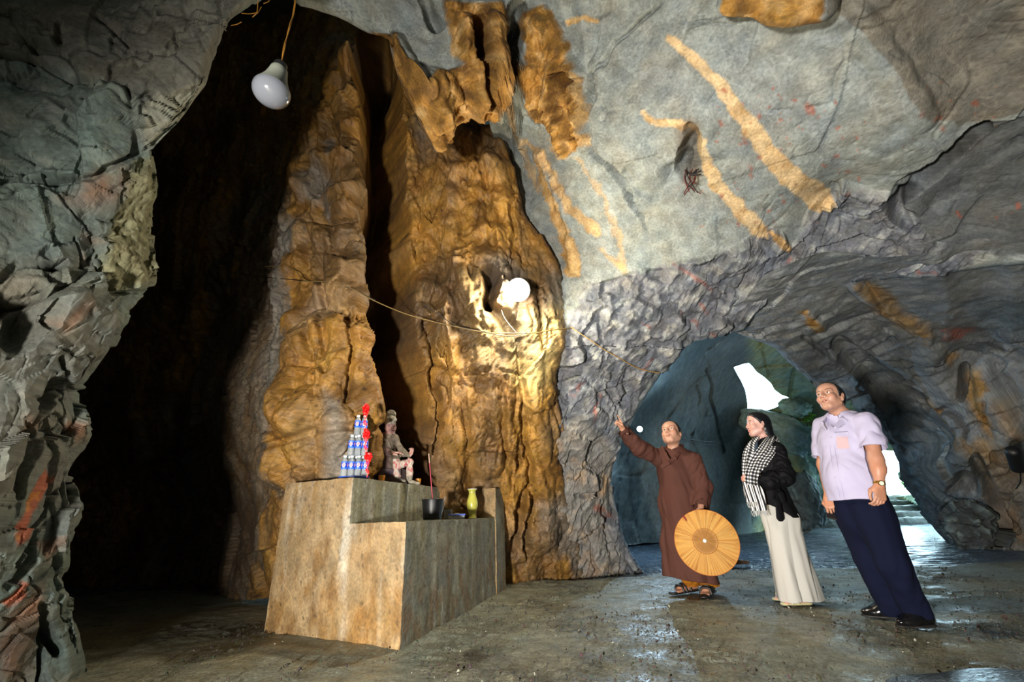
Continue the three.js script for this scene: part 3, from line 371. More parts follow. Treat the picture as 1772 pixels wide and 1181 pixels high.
const surfT = {
  ua: V3(0.5, 0, 0.87), ub: V3(0.75, 0.6, -0.3), d: TD,
  disp(P, x, y) {
    const wv = fbm(P.x * 0.8, P.y * 0.8, P.z * 0.8, 3), r = sstep(525, 640, y + x * 0.02) * 0.75 + 0.25;
    return fbm(P.x * 0.9, P.y * 0.9, P.z * 0.9, 5) * 0.16 + r * (facet(P.x * 1.2 + wv, P.y * 1.2, P.z * 1.0)[0] * 0.13 + facet(P.x * 3.4, P.y * 3 + wv, P.z * 3)[0] * 0.045 + facet(P.x * 8, P.y * 7, P.z * 7)[0] * 0.013) + fbm(P.x * 9, P.y * 9, P.z * 9, 3) * 0.018 - tCuts(x, y) + tRidges(x, y);
  },
  col(P, x, y, h) {
    const n = fbm(P.x * 1.2, P.y * 1.2, P.z * 1.2, 4), m = fbm(P.x * 5, P.y * 5, P.z * 5, 4), X = x + n * 14 + m * 22, Y = y + m * 24 - n * 8;
    let c = mix3(hex3.tGrey, hex3.tGrey2, clamp(0.45 + n * 1.8)); c = mix3(c, DARKG, clamp(-m * 1.3 - 0.04) * 0.8); c = mix3(c, hex3.cLight, clamp(m * 1.2 - 0.06) * 0.6);
    c = mix3(c, hex3.tTeal, clamp(n3(P.x * 0.7 + 3, P.y * 0.7, P.z * 0.7) * 1.6 + m * 0.5) * 0.5);
    for (const [f, a] of tOch) { const g = f(X, Y); if (g > 0) c = mix3(c, mix3(OCHRE, hex3.straw, clamp(0.1 + m * 1.5)), g * a); }
    c = mix3(c, RUST, tRed(X, Y) * 0.7); for (const l of tWet) { const d = lineDist(l, X + m * 16, Y)[0]; if (d < 6) c = mix3(c, hex3.tWet, sstep(6, 1, d) * clamp(0.4 + m * 2)); }
    c = mix3(c, hex3.cWarm, clamp(n3(P.x * 0.8 + 8, P.y * 0.8, P.z * 0.8) * 1.6 + m * 0.5) * 0.5);
    return c;
  },
};
Object.assign(hex3, { tGrey: hex('#9a9c9a'), tTeal: hex('#4c5f60'), tWet: hex('#9db4bd') });

// ── the far chamber, with its two openings to the daylight ──
const BD = spline([[1030, 930, 10.5], [1040, 700, 9.5], [1100, 600, 8.8], [1120, 800, 11], [1200, 720, 12.4], [1250, 925, 13.6], [1250, 600, 11], [1285, 700, 14.5], [1300, 560, 10.5], [1380, 600, 12.5], [1400, 680, 14.5], [1320, 720, 16.5], [1390, 760, 16], [1340, 800, 16.5], [1340, 900, 17], [1480, 720, 15], [1480, 860, 18.6], [1520, 780, 17], [1600, 800, 16], [1620, 900, 17], [1560, 860, 18.6], [1300, 930, 15.2]]);
const open1 = [[1270, 636], [1279, 633], [1288, 630], [1296, 629], [1303, 636], [1309, 644], [1322, 653], [1334, 664], [1340, 675], [1352, 684], [1366, 689], [1354, 694], [1350, 702], [1338, 707], [1322, 712], [1294, 714], [1294, 700], [1290, 676], [1283, 660], [1276, 648]], open2 = [[1480, 785], [1530, 780], [1546, 781], [1552, 796], [1560, 806], [1559, 813], [1553, 820], [1556, 830], [1570, 842], [1590, 856], [1560, 860], [1520, 864], [1480, 866]];
const bCuts = sumOf([cut([[1222, 640], [1231, 668], [1228, 690], [1238, 722], [1242, 750], [1252, 782]], [2.6, 3.4], 0.22), cut([[1205, 668], [1210, 686], [1208, 700]], 2.6, 0.16), cut([[1345, 725], [1370, 740], [1392, 760]], 5, 0.4), cut([[1372, 640], [1365, 690], [1378, 720], [1400, 735]], 4, 0.3), cut([[1310, 740], [1330, 800], [1370, 850]], 8, 0.3), cut([[1395, 700], [1420, 730]], 26, 1.0), cut([[1318, 605], [1322, 625], [1328, 650]], 3, 0.2)]);
const surfB = {
  ua: V3(0.9, 0, -0.4), ub: V3(0, 1, 0), d: BD, ray: true,
  disp(P, x, y) { const r = sstep(1290, 1330, x); return fbm(P.x * 0.5, P.y * 0.5, P.z * 0.5, 5) * 0.35 + facet(P.x * 0.7, P.y * 0.7, P.z * 0.7)[0] * (0.12 + 0.28 * r) + facet(P.x * 2, P.y * 2, P.z * 2)[0] * (0.03 + 0.09 * r) + fbm(P.x * 5, P.y * 5, P.z * 5, 3) * 0.03 - bCuts(x, y); },
  col(P, x, y) {
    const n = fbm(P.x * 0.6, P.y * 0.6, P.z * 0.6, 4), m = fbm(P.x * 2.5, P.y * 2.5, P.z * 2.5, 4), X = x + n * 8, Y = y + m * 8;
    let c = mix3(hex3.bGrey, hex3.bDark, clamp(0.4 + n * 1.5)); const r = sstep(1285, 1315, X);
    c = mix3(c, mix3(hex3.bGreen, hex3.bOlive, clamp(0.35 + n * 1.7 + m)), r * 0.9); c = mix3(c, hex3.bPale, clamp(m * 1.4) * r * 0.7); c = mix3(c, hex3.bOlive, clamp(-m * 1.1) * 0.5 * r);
    return c;
  },
};
Object.assign(hex3, { bGrey: hex('#7d8886'), bDark: hex('#5d6865'), bGreen: hex('#92ae9a'), bOlive: hex('#bcb664'), bPale: hex('#c2d6cc') });  // greens and pale tone lifted: the openings' daylight put into the rock colour

// ───────────── build the shell ─────────────
const SQ = 1.08;
struct('wall_left', sheet(surfA, { orient: 'rows', from: -150, to: 1250, lo: () => -200, hi: (y) => interp(leftEdge, y), step: 2.6 * SQ, rim: { hi: [26, 0.16] }, back: 1.1 }), stone);
const wRight = [[-60, 850], [170, 850], [215, 828], [235, 856], [265, 872], [300, 886], [335, 896], [370, 908], [400, 926], [430, 943], [460, 962], [500, 976], [560, 986], [610, 972], [650, 963], [700, 966], [745, 978], [760, 972], [800, 970], [860, 980], [930, 1000], [1000, 1010], [1050, 1012]];
struct('wall_left_side', sheet(surfA, { orient: 'rows', from: -150, to: 1250, lo: () => -760, hi: () => -196, step: 9 * SQ }), stone);
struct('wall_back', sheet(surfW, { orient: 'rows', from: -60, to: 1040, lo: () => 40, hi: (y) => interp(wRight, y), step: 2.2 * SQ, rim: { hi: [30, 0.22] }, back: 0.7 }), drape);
const cBotL = [[495, -14], [512, 4], [520, 11], [540, 15], [560, 22], [580, 28], [600, 37], [622, 50], [640, 59], [660, 66], [674, 76], [678, 92], [682, 112], [690, 138], [700, 158], [706, 176], [715, 200], [724, 222], [733, 242], [740, 250], [752, 248], [765, 238], [775, 222], [787, 205], [800, 196], [820, 190], [838, 184], [850, 226], [870, 290], [885, 350], [905, 600], [1062, 600], [1066, 640]];
const archL = [[560, 860], [1040, 940]], archR = [[600, 1182], [620, 1166], [650, 1142], [680, 1124], [700, 1112], [720, 1100], [745, 1086], [760, 1077], [785, 1068], [810, 1062], [840, 1058], [870, 1064], [900, 1070], [930, 1080], [960, 1092], [985, 1108], [1000, 1118], [1030, 1130]];
const cBot = [...cBotL.slice(0, -2), [1183, 600], [1200, 590], [1225, 582], [1250, 578], [1270, 576], [1287, 570], [1296, 556], [1310, 538], [1325, 522], [1345, 512], [1372, 500], [1400, 489], [1440, 484], [1480, 482], [1510, 486], [1560, 482], [1640, 474], [1720, 462], [1990, 440]];
struct('ceiling', sheet(surfC, { orient: 'cols', from: 495, to: 1960, lo: () => -170, hi: (x) => interp(cBot, x), step: 2.4 * SQ, rim: { hi: [16, 0.10], gain: (x) => 1 - sstep(890, 915, x) * sstep(1190, 1170, x) }, back: 0.8 }), stone);
struct('wall_pillar', sheet(surfC, { orient: 'rows', from: 596, to: 1030, lo: (y) => y < 640 ? 930 : 945, hi: (y) => interp(archR, y), step: 2.2 * SQ, rim: { hi: [22, 0.2] }, back: 1.2 }), stone);
struct('wall_right', sheet(surfT, { orient: 'cols', from: 1262, to: 1990, lo: (x) => interp(cBot, x) - 46, hi: (x) => interp(tBot, x), step: 2.3 * SQ, rim: { hi: [14, 0.25] }, back: 1.6 }), stone);
struct('wall_far', sheet(surfB, { orient: 'rows', from: 545, to: 940, lo: () => 1028, hi: () => 1604, step: 1.9 * SQ, holes: [open1, open2], hole: (x, y) => polyDist(open1, x, y) < 0 || polyDist(open2, x, y) < 0 }), stone);  // ends short on the right, an added unseen gap that lets in daylight
// ───────────── floor ─────────────
{
  const P = V3(0, 0, 0), pos = [], col = [], uv = [], idx = [];
  const xs = [], zs = []; for (let x = -9; x < 20; x += x < -3 || x > 4.6 ? 0.16 : 0.028) xs.push(x); for (let z = 3; z > -27; z -= z > 0 ? 0.3 : z > -1.8 ? 0.12 : z > -6.5 ? 0.026 : z > -10 ? 0.06 : 0.14) zs.push(z);
  const wetR = [];
  for (const z of zs) for (const x of xs) {
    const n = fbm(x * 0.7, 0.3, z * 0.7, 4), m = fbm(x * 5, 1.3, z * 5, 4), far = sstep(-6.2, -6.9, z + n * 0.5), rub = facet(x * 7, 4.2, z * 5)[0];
    const dirt = clamp(fbm(x * 1.6 + 4, 2.2, z * 1.6, 4) * 3 + 0.15), peb = Math.max(0, n3(x * 30, 3, z * 30) - 0.25);
    let y = n * 0.035 + m * 0.009 + dirt * (peb * 0.03 + Math.max(0, n3(x * 13, 7, z * 13) - 0.2) * 0.03) + far * (rub * 0.02 + 0.008 * n3(x * 20, 9, z * 14) - 0.05) * 1.0;
    const puddle = sstep(0.55, 0.2, Math.hypot((x - 2.15) * 0.9, (z + 2.28) * 2.0) + m * 0.2); y -= puddle * 0.03;
    pos.push(x, y - 0.012, z); uv.push(x, z);
    let c = mix3(hex3.fGrey, hex3.fTan, clamp(0.45 + n * 1.8)); c = mix3(c, hex3.fDark, dirt * clamp(0.35 + m * 1.7) * 0.85 + clamp(-m * 0.8) * 0.3); c = mix3(c, hex3.fPale, clamp(m * 1.5 - 0.12) * 0.6 * (1 - dirt)); c = mix3(c, hex3.fSkyBlue, far * 0.8);  // far cobbles tinted blue: the reflected sky put into their colour
    col.push(...c);
  }
  const nx = xs.length, wet = []; for (let j = 0; j < zs.length - 1; j++) for (let i = 0; i < nx - 1; i++) { const a = j * nx + i, far = zs[j] + 0.5 * fbm(xs[i] * 0.7, 0.3, zs[j] * 0.7, 4) < -6.45; (far ? wet : idx).push(a, a + 1, a + nx, a + 1, a + nx + 1, a + nx); }
  const g = new THREE.BufferGeometry(); g.setAttribute('position', new THREE.Float32BufferAttribute(pos, 3)); g.setAttribute('color', new THREE.Float32BufferAttribute(col, 3)); g.setAttribute('uv', new THREE.Float32BufferAttribute(uv, 2)); g.setIndex(idx); g.computeVertexNormals();
  const rough = dataTex(1024, (u, v) => clamp(0.56 + tnoise(u, v, 6, 5, 3) * 0.6 + tnoise(u, v, 30, 3, 8) * 0.3, 0.12, 0.95), false, 0.5);
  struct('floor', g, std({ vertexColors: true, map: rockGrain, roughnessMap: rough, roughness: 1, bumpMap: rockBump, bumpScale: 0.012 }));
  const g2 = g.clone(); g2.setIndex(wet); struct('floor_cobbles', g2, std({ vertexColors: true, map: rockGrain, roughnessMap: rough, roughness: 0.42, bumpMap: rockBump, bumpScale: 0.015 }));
  // earth under the floor
  const slab = new THREE.BoxGeometry(34, 0.6, 34); slab.translate(4, -0.45, -11); struct('floor_base', slab, std({ color: 0x2c2a26, roughness: 1 }));
}

// ───────────── the hill round the cave: closed but for the far openings and an unseen gap added for light ─────────────
{
  const g = new THREE.IcosahedronGeometry(1, 40), p = g.attributes.position, v = V3(0, 0, 0), idx = [], inner = [], outer = [];
  const make = (k) => { const q = new THREE.IcosahedronGeometry(1, 40), a = q.attributes.position; for (let i = 0; i < a.count; i++) { v.fromBufferAttribute(a, i); const n = 1 + 0.08 * fbm(v.x * 2.5, v.y * 2.5, v.z * 2.5, 4); a.setXYZ(i, 3 + v.x * 14.5 * n * k, -1 + v.y * 12.5 * n * k, -9 + v.z * 14.5 * n * k); } const out = [], q1 = V3(), q2 = V3(), q3 = V3();
    for (let i = 0; i < a.count; i += 3) { q1.fromBufferAttribute(a, i); q2.fromBufferAttribute(a, i + 1); q3.fromBufferAttribute(a, i + 2); const c = V3().add(q1).add(q2).add(q3).divideScalar(3), s = seen(c); if (s[2] > 2 && s[0] > 1240 && s[0] < 1900 && s[1] > 520 && s[1] < 960) continue; if (c.y < -0.8) continue; out.push(...q1, ...q2, ...q3); }
    const r = new THREE.BufferGeometry(); r.setAttribute('position', new THREE.Float32BufferAttribute(out, 3)); r.computeVertexNormals(); return r; };
  struct('wall_hill', [make(1), make(1.12)], std({ color: 0x585852, roughness: 0.95 }));
}
// ───────────── concrete altar ─────────────
const A0 = onGround(692, 1118), B0 = onGround(458, 1090), E0 = onGround(845, 1030), D0 = onGround(874, 1019);
const heightAt = (px, py, foot) => { const a = at(px, py, 1).sub(EYEP); return EYE + a.y * (foot.z / a.z); };
const HL = heightAt(697, 904, A0), HU = heightAt(485, 838, B0);
function along(a, b, px, h) { let lo = 0, hi = 1; const q = V3(); for (let i = 0; i < 40; i++) { const t = (lo + hi) / 2; q.lerpVectors(a, b, t); q.y = h; if ((seen(q)[0] - px) * (seen(b.clone().setY(h))[0] - px) > 0) hi = t; else lo = t; } return q.lerpVectors(a, b, (lo + hi) / 2).setY(0); }
function roughPrism(plan, y0, y1, col, step = 0.022, amp = 0.010, topY) {
  // plan: corners counter-clockwise from above; side faces and top as fine grids, edges worn by one displacement field
  const pos = [], idx = [], c0 = V3(); for (const p of plan) c0.addScaledVector(p, 1 / plan.length);
  const grid = (f, nu, nv, flip) => { const b = pos.length / 3; for (let j = 0; j <= nv; j++) for (let i = 0; i <= nu; i++) { const p = f(i / nu, j / nv); pos.push(p.x, p.y, p.z); } for (let j = 0; j < nv; j++) for (let i = 0; i < nu; i++) { const a = b + j * (nu + 1) + i, q = a + nu + 1; if (flip) idx.push(a, q, a + 1, a + 1, q, q + 1); else idx.push(a, a + 1, q, a + 1, q + 1, q); } };
  const top = (p) => topY ? topY(p) : y1;
  for (let k = 0; k < plan.length; k++) { const a = plan[k], b = plan[(k + 1) % plan.length], L = a.distanceTo(b); grid((s, t) => { const p = V3().lerpVectors(a, b, s); p.y = lerp(y0, top(p), t); return p; }, Math.ceil(L / step), Math.ceil((y1 - y0) / step)); }
  if (plan.length === 4) grid((s, t) => { const p = V3().lerpVectors(V3().lerpVectors(plan[0], plan[1], s), V3().lerpVectors(plan[3], plan[2], s), t); p.y = top(p); return p; }, Math.ceil(plan[0].distanceTo(plan[1]) / step), Math.ceil(plan[1].distanceTo(plan[2]) / step));
  let g = new THREE.BufferGeometry(); g.setAttribute('position', new THREE.Float32BufferAttribute(pos, 3)); g.setIndex(idx); g = mergeVertices(g, 1e-4);
  const p = g.attributes.position, colr = new Float32Array(p.count * 3), uv = new Float32Array(p.count * 2), v = V3();
  g.computeVertexNormals();
  for (let i = 0; i < p.count; i++) {
    v.fromBufferAttribute(p, i); const N = V3().fromBufferAttribute(g.attributes.normal, i), edge = (1 - Math.max(Math.abs(N.x), Math.abs(N.y), Math.abs(N.z))) > 0.2 && N.y > 0.2 ? 1 : 0;
    const c = col(v, N); colr.set(c, i * 3); uv[i * 2] = v.x * 0.8 + v.z; uv[i * 2 + 1] = v.y + v.z * 0.1;
    const w = amp * fbm(v.x * 7, v.y * 7, v.z * 7, 4) * 1.3 + amp * 0.7 * n3(v.x * 2, v.y * 2, v.z * 2) - edge * (0.006 + 0.012 * Math.max(0, n3(v.x * 14, v.y * 14, v.z * 14))); v.addScaledVector(N, w);
    p.setXYZ(i, v.x, v.y, v.z);
  }
  g.setAttribute('color', new THREE.BufferAttribute(colr, 3)); g.setAttribute('uv', new THREE.BufferAttribute(uv, 2));
  const out = toCreasedNormals(g, 0.7); return out;
}
const frontDir = B0.clone().sub(A0).normalize();
const altarCol = (p, N) => {
  const f = clamp(N.dot(V3(-0.3, 0, 0.95))), n = fbm(p.x * 3, p.y * 1.2, p.z * 3, 4), m = fbm(p.x * 12, p.y * 5, p.z * 12, 4), s = n3(p.x * 16 + n * 2, p.y * 0.9, p.z * 16), low = sstep(0.5, 0.1, p.y + n * 0.5);
  const onFront = N.z > 0.6;
  const drip = Math.max(0, n3(p.x * 11 + n, p.y * 0.55 + 3, p.z * 11) - 0.12) * 2.2;
  let c = onFront ? mix3(hex3.plA, hex3.plB, clamp(0.45 + n * 2.4)) : mix3(hex3.cemA, hex3.cemB, clamp(0.5 + n * 1.6));
  c = mix3(c, onFront ? hex3.plWhite : hex3.cemPale, clamp(s * 1.5 + n * 2.2 - 0.15) * 0.8);
  c = mix3(c, hex3.plBrown, clamp(low * (0.6 + m * 1.8) + (m - 0.16) * 1.6 + Math.max(0, -s - 0.2) * 1.1) * (onFront ? 0.85 : 0.6));
  c = mix3(c, onFront ? hex3.plBrown : hex3.soot, clamp(drip * 0.6) * (onFront ? 0.5 : 0.45)); c = mix3(c, hex3.plGold, onFront ? clamp(low * 0.5 + n * 0.8 - 0.1) * 0.6 : 0);
  c = mix3(c, hex3.soot, clamp((n3(p.x * 34, p.y * 30, p.z * 34) - 0.44) * 3 + (onFront ? 0 : Math.max(0, n3(p.x * 9 + p.z * 9, p.y * 0.6, 4) - 0.22) * 1.8)) * 0.8);
  return c;
};
Object.assign(hex3, { plGold: hex('#b88a42'), plA: hex('#a58d68'), plB: hex('#8a7048'), plWhite: hex('#c9c0ac'), plBrown: hex('#7d5c30'), cemA: hex('#85867a'), cemB: hex('#77714f'), cemPale: hex('#a5a698') });
const concrete = std({ vertexColors: true, map: rockGrain, roughness: 0.85, bumpMap: rockBump, bumpScale: 0.0035 });
{
  const t = thing('altar', 'stepped concrete altar with a stained cream front and a low ledge on its right side', 'altar', V3((A0.x + B0.x) / 2, 0, (A0.z + D0.z) / 2 - 0.2));
  const S = along(A0, B0, 612, HU), len = D0.clone().sub(A0), back = V3(-0.10, 0, -0.35);
  const B1 = B0.clone().add(len), S1 = S.clone().add(len), A1 = A0.clone().add(len), E1 = A0.clone().addScaledVector(len, 0.86), T1 = S.clone().addScaledVector(len, 0.86), h = (p, y) => p.clone().setY(y), lo = -0.08;
  const faces = (list, step, amp) => { // quads as fine grids; one noise field moves every point, so edges stay closed and look worn
    const pos = [], idx = [], colr = [], uv = []; for (const [p00, p10, p11, p01] of list) {
      const N = V3().crossVectors(p10.clone().sub(p00), p01.clone().sub(p00)).normalize(), nu = Math.max(2, Math.ceil(p00.distanceTo(p10) / step)), nv = Math.max(2, Math.ceil(p00.distanceTo(p01) / step)), b0 = pos.length / 3;
      for (let j = 0; j <= nv; j++) for (let i = 0; i <= nu; i++) { const s0 = i / nu, t0 = j / nv, p = V3().lerpVectors(V3().lerpVectors(p00, p10, s0), V3().lerpVectors(p01, p11, s0), t0); colr.push(...altarCol(p, N)); uv.push(p.x * 0.8 + p.z, p.y + p.z * 0.1); const q = (k) => amp * (fbm(p.x * 5 + k, p.y * 5, p.z * 5, 4) * 1.3 + 0.5 * n3(p.x * 17 + k, p.y * 17, p.z * 17)); pos.push(p.x + q(0) - t.position.x, p.y + q(31), p.z + q(57) - t.position.z); }
      for (let j = 0; j < nv; j++) for (let i = 0; i < nu; i++) { const q = b0 + j * (nu + 1) + i, r = q + nu + 1; idx.push(q, q + 1, r, q + 1, r + 1, r); } }
    const g = new THREE.BufferGeometry(); g.setAttribute('position', new THREE.Float32BufferAttribute(pos, 3)); g.setAttribute('color', new THREE.Float32BufferAttribute(colr, 3)); g.setAttribute('uv', new THREE.Float32BufferAttribute(uv, 2)); g.setIndex(idx); return toCreasedNormals(g, 0.6); };
  const mid = (a, b) => V3().lerpVectors(a, b, 0.5), HM = HU + 0.012;
  obj('tiered_block', faces([[h(B0, lo), h(S, lo), h(S, HU), h(B0, HU)], [h(S, lo), h(A0, lo), h(A0, HL), h(S, HL)], [h(A0, lo), h(E1, lo), h(E1, HL), h(A0, HL)], [h(S, HL), h(S1, HL), h(S1, HU), h(S, HU)], [h(S, HL), h(A0, HL), h(E1, HL), h(T1, HL)], [h(B0, HU), h(S, HU), h(S1, HU), h(B1, HU)], [h(B1, lo), h(B0, lo), h(B0, HU), h(B1, HU)], [h(S1, lo), h(B1, lo), h(B1, HU), h(S1, HU)]], 0.018, 0.0055), concrete, t);
  const right = V3(len.z, 0, -len.x).normalize().multiplyScalar(-0.012), Er = E1.clone().add(right), Ar = A1.clone().add(right), he = HU - 0.02;
  obj('end_block', faces([[h(T1, lo), h(Er, lo), h(Er, he), h(T1, he)], [h(Er, lo), h(Ar, lo), h(Ar, he), h(Er, he)], [h(T1, he), h(Er, he), h(Ar, he), h(S1, he)], [h(Ar, lo), h(S1, lo), h(S1, he), h(Ar, he)]], 0.02, 0.005), concrete, t);
}

// ───────────── things on the altar ─────────────
const topU = (px, py) => at(px, py, gd(px, py, HU));
function upperSpot(px, back = 0) { // a point on the upper tier, `back` metres in from its inner edge, seen in column px
  const S = along(A0, B0, 612, HU).setY(HU), len = D0.clone().sub(A0).normalize(), away = V3(len.z, 0, -len.x).normalize(); if (away.dot(frontDir) < 0) away.negate();
  let best = null, e = 1e9; for (let k = 0; k <= 400; k++) { const q = S.clone().addScaledVector(len, k * 0.006).addScaledVector(away, back), d = Math.abs(seen(q)[0] - px); if (d < e) { e = d; best = q; } } return best;
}
function ledgeSpot(px, inward = 0.1) {
  const A = A0.clone().setY(HL), len = D0.clone().sub(A0).normalize(), away = V3(len.z, 0, -len.x).normalize(); if (away.dot(frontDir) < 0) away.negate();
  let best = null, e = 1e9; for (let k = 0; k <= 400; k++) { const q = A.clone().addScaledVector(len, k * 0.006).addScaledVector(away, inward), d = Math.abs(seen(q)[0] - px); if (d < e) { e = d; best = q; } } return best.addScaledVector(V3(0, 1, 0), 0.004);
}
const gloss = (c, r = 0.25) => std({ color: c, roughness: r });
{ // tower of water bottles
  const cv = document.createElement('canvas'); cv.width = 512; cv.height = 128; const x = cv.getContext('2d');
  x.fillStyle = '#1437b8'; x.fillRect(0, 0, 512, 128); x.fillStyle = '#2f6ae0'; x.fillRect(0, 0, 512, 16); x.fillRect(0, 100, 512, 28); x.fillStyle = '#bcd4ff'; x.fillRect(0, 17, 512, 3);
  for (const cx of [64, 192, 320, 448]) { x.fillStyle = '#f2f4ff'; x.beginPath(); x.ellipse(cx, 58, 46, 32, -0.12, 0, 7); x.fill(); x.fillStyle = '#d02232'; x.beginPath(); x.ellipse(cx, 56, 38, 22, -0.12, 0, 7); x.fill(); x.fillStyle = '#f2f4ff'; for (let k = 0; k < 4; k++) x.fillRect(cx - 26 + k * 14, 48, 9, 16); x.fillStyle = '#e8efff'; x.fillRect(cx - 34, 96, 68, 5); }
  const lt = new THREE.CanvasTexture(cv); lt.colorSpace = THREE.SRGBColorSpace;
  const labelM = std({ map: lt, roughness: 0.35 }), pet = phys({ color: 0xdfe9ef, roughness: 0.12, transmission: 0.75, thickness: 0.02, ior: 1.33 }), cap = gloss(0xf2f4f4, 0.4);
  const R = 0.027, H = 0.172;
  const bodyG = lathe([[0, 0.003], [0.018, 0], [0.025, 0.004], [R, 0.012], [R * 0.94, 0.022], [R, 0.030], [R * 0.94, 0.038], [R, 0.046], [R * 0.94, 0.054], [R, 0.060], [R * 0.985, 0.064], [R * 0.985, 0.112], [R, 0.116], [R * 0.97, 0.124], [0.021, 0.138], [0.014, 0.150], [0.0115, 0.156], [0.0115, 0.160], [0.0, 0.160]], 20);
  const labelG = new THREE.CylinderGeometry(R * 1.008, R * 1.008, 0.060, 20, 1, true); labelG.translate(0, 0.092, 0); const capG = lathe([[0, H], [0.0125, H], [0.0138, H - 0.002], [0.0138, 0.157], [0, 0.157]], 16);
  const base = upperSpot(612, 0.16); base.y = HU + 0.028;
  const facing = Math.atan2(EYEP.x - base.x, EYEP.z - base.z), rt = V3(Math.cos(facing), 0, -Math.sin(facing)), bk = V3(-Math.sin(facing), 0, -Math.cos(facing));
  const proto = new THREE.Group(); obj('bottle_body', bodyG, pet, proto); obj('label', labelG, labelM, proto); obj('cap', capG, cap, proto);
  const tiers = [['bottom', [[-1.5, 0], [-0.5, 0], [0.5, 0], [1.5, 0], [-1, 1], [0, 1], [1, 1]]], ['middle', [[-1, 0.25], [0, 0.25], [1, 0.25], [-0.5, 1.1], [0.5, 1.1]]], ['top', [[-0.5, 0.45], [0.5, 0.45]]]];
  const nm = { bottom: ['leftmost in the front row', 'second from the left in the front row', 'third from the left in the front row', 'rightmost in the front row', 'left one behind the front row', 'middle one behind the front row', 'right one behind the front row'], middle: ['left one in front', 'centre one in front', 'right one in front', 'left one at the back', 'right one at the back'], top: ['left one', 'right one'] };
  tiers.forEach(([tn, spots], k) => spots.forEach(([sx, sz], i) => {
    const b = proto.clone(); b.name = numbered('water_bottle'); scene.add(b);
    b.position.copy(base).addScaledVector(rt, sx * 0.0555 + k * 0.012 - (k === 2 ? 0.004 : 0)).addScaledVector(bk, sz * 0.05); b.position.y += k * (H + 0.004) + 0.001; b.rotation.y = facing + (i * 1.57 % 0.5) - 0.2 - Math.PI / 4 - 1.57;
    tag(b, 'blue-labelled water bottle, ' + tn + ' tier of the tower, ' + nm[tn][i], 'bottle', 'water bottles stacked in a tower on the altar');
  }));
  const trayBlue = gloss(0x2a4fb8, 0.4);
  const tr = thing('tray', 'round blue tray on a grey foot under the tower of water bottles', 'tray', base.clone().setY(HU + 0.004).addScaledVector(bk, 0.03), facing);
  obj('foot', lathe([[0, 0], [0.105, 0], [0.108, 0.012], [0, 0.012]], 40).scale(1, 1, 0.72), gloss(0x8a8f94, 0.6), tr); obj('plate', lathe([[0, 0.012], [0.112, 0.012], [0.124, 0.018], [0.126, 0.028], [0.12, 0.028], [0.11, 0.022], [0, 0.022]], 40).scale(1, 1, 0.72), trayBlue, tr);
  for (let k = 0; k < 2; k++) { const c = thing('card', 'clear plastic sheet lying on top of the ' + ['bottom', 'middle'][k] + ' tier of water bottles', 'sheet', base.clone().addScaledVector(rt, k * 0.006).addScaledVector(bk, 0.035).setY(base.y + (k + 1) * (H + 0.004) - 0.0032), facing); obj('sheet', new RoundedBoxGeometry(0.2 - k * 0.045, 0.003, 0.12, 2, 0.001), phys({ color: 0xb8c4cc, roughness: 0.3, transmission: 0.5 }), c); }
  // red ribbon bows down the right side
  const red = std({ color: 0xd81818, roughness: 0.35, side: THREE.DoubleSide }), r = rng(4);
  const strip = (pts, w, nrm) => { const c = new THREE.CatmullRomCurve3(pts), n = pts.length * 6, pos = [], idx = []; for (let i = 0; i <= n; i++) { const p = c.getPoint(i / n), t = c.getTangent(i / n), s = V3().crossVectors(t, nrm).normalize().multiplyScalar(w / 2); for (const q of [p.clone().add(s), p.clone().sub(s)]) { pos.push(...q, ...q.clone().addScaledVector(nrm, 0.0012)); } } for (let i = 0; i < n; i++) { const a = i * 4, b = a + 4; idx.push(a, b, a + 2, a + 2, b, b + 2, a + 1, a + 3, b + 1, a + 3, b + 3, b + 1, a, a + 1, b, a + 1, b + 1, b, a + 2, b + 2, a + 3, a + 3, b + 2, b + 3); } const g = new THREE.BufferGeometry(); g.setAttribute('position', new THREE.Float32BufferAttribute(pos, 3)); g.setIndex(idx); g.computeVertexNormals(); return g; };
  const bowAt = [[[633, 710], 'topmost red ribbon bow, at the top of the bottle tower'], [[634, 752], 'red ribbon bow beside the middle tier of bottles'], [[637, 792], 'lowest red ribbon bow, beside the bottom tier of bottles']];
  bowAt.forEach(([[px, py], label], k) => {
    const d = base.distanceTo(EYEP); const c = at(px, py, seen(base)[2] - 0.035), o = thing('ribbon_bow', label, 'bow', c, facing, 'red ribbon bows on the bottle tower'), loops = [], tails = [];
    for (let i = 0; i < 15; i++) { const a = i / 15 * 6.28 + r() * 0.5, L = 0.026 + r() * 0.016, up = (r() - 0.35) * 0.03, dir = V3(Math.cos(a) * 0.75, Math.sin(a) * 1.1, 0), side = V3(-dir.y, dir.x, 0.3).multiplyScalar(0.009), z = V3(0, 0, 0.008 + r() * 0.028); loops.push(strip([V3(0, 0, 0.004), dir.clone().multiplyScalar(L * 0.6).add(side).add(z), dir.clone().multiplyScalar(L).add(z.clone().multiplyScalar(1.1)), dir.clone().multiplyScalar(L * 0.55).sub(side).add(z.clone().multiplyScalar(0.5)), V3(0, 0, 0.006)], 0.012, V3(0.2, 0.1, 1).normalize())); }
    for (let i = 0; i < 3; i++) { const pts = []; for (let j = 0; j < 9; j++) pts.push(V3(Math.sin(j * 1.7 + i * 2) * 0.007 + i * 0.006 - 0.008 + j * 0.0007, -j * (0.016 + i * 0.002), 0.008 + Math.cos(j * 1.7 + i) * 0.006)); tails.push(strip(pts, 0.006, V3(0, 0, 1))); }
    obj('loops', loops, red, o); for (const g of tails) obj('tail', g, red, o); obj('knot', new THREE.SphereGeometry(0.008, 12, 8).translate(0, 0, 0.012), red, o);
  });
}
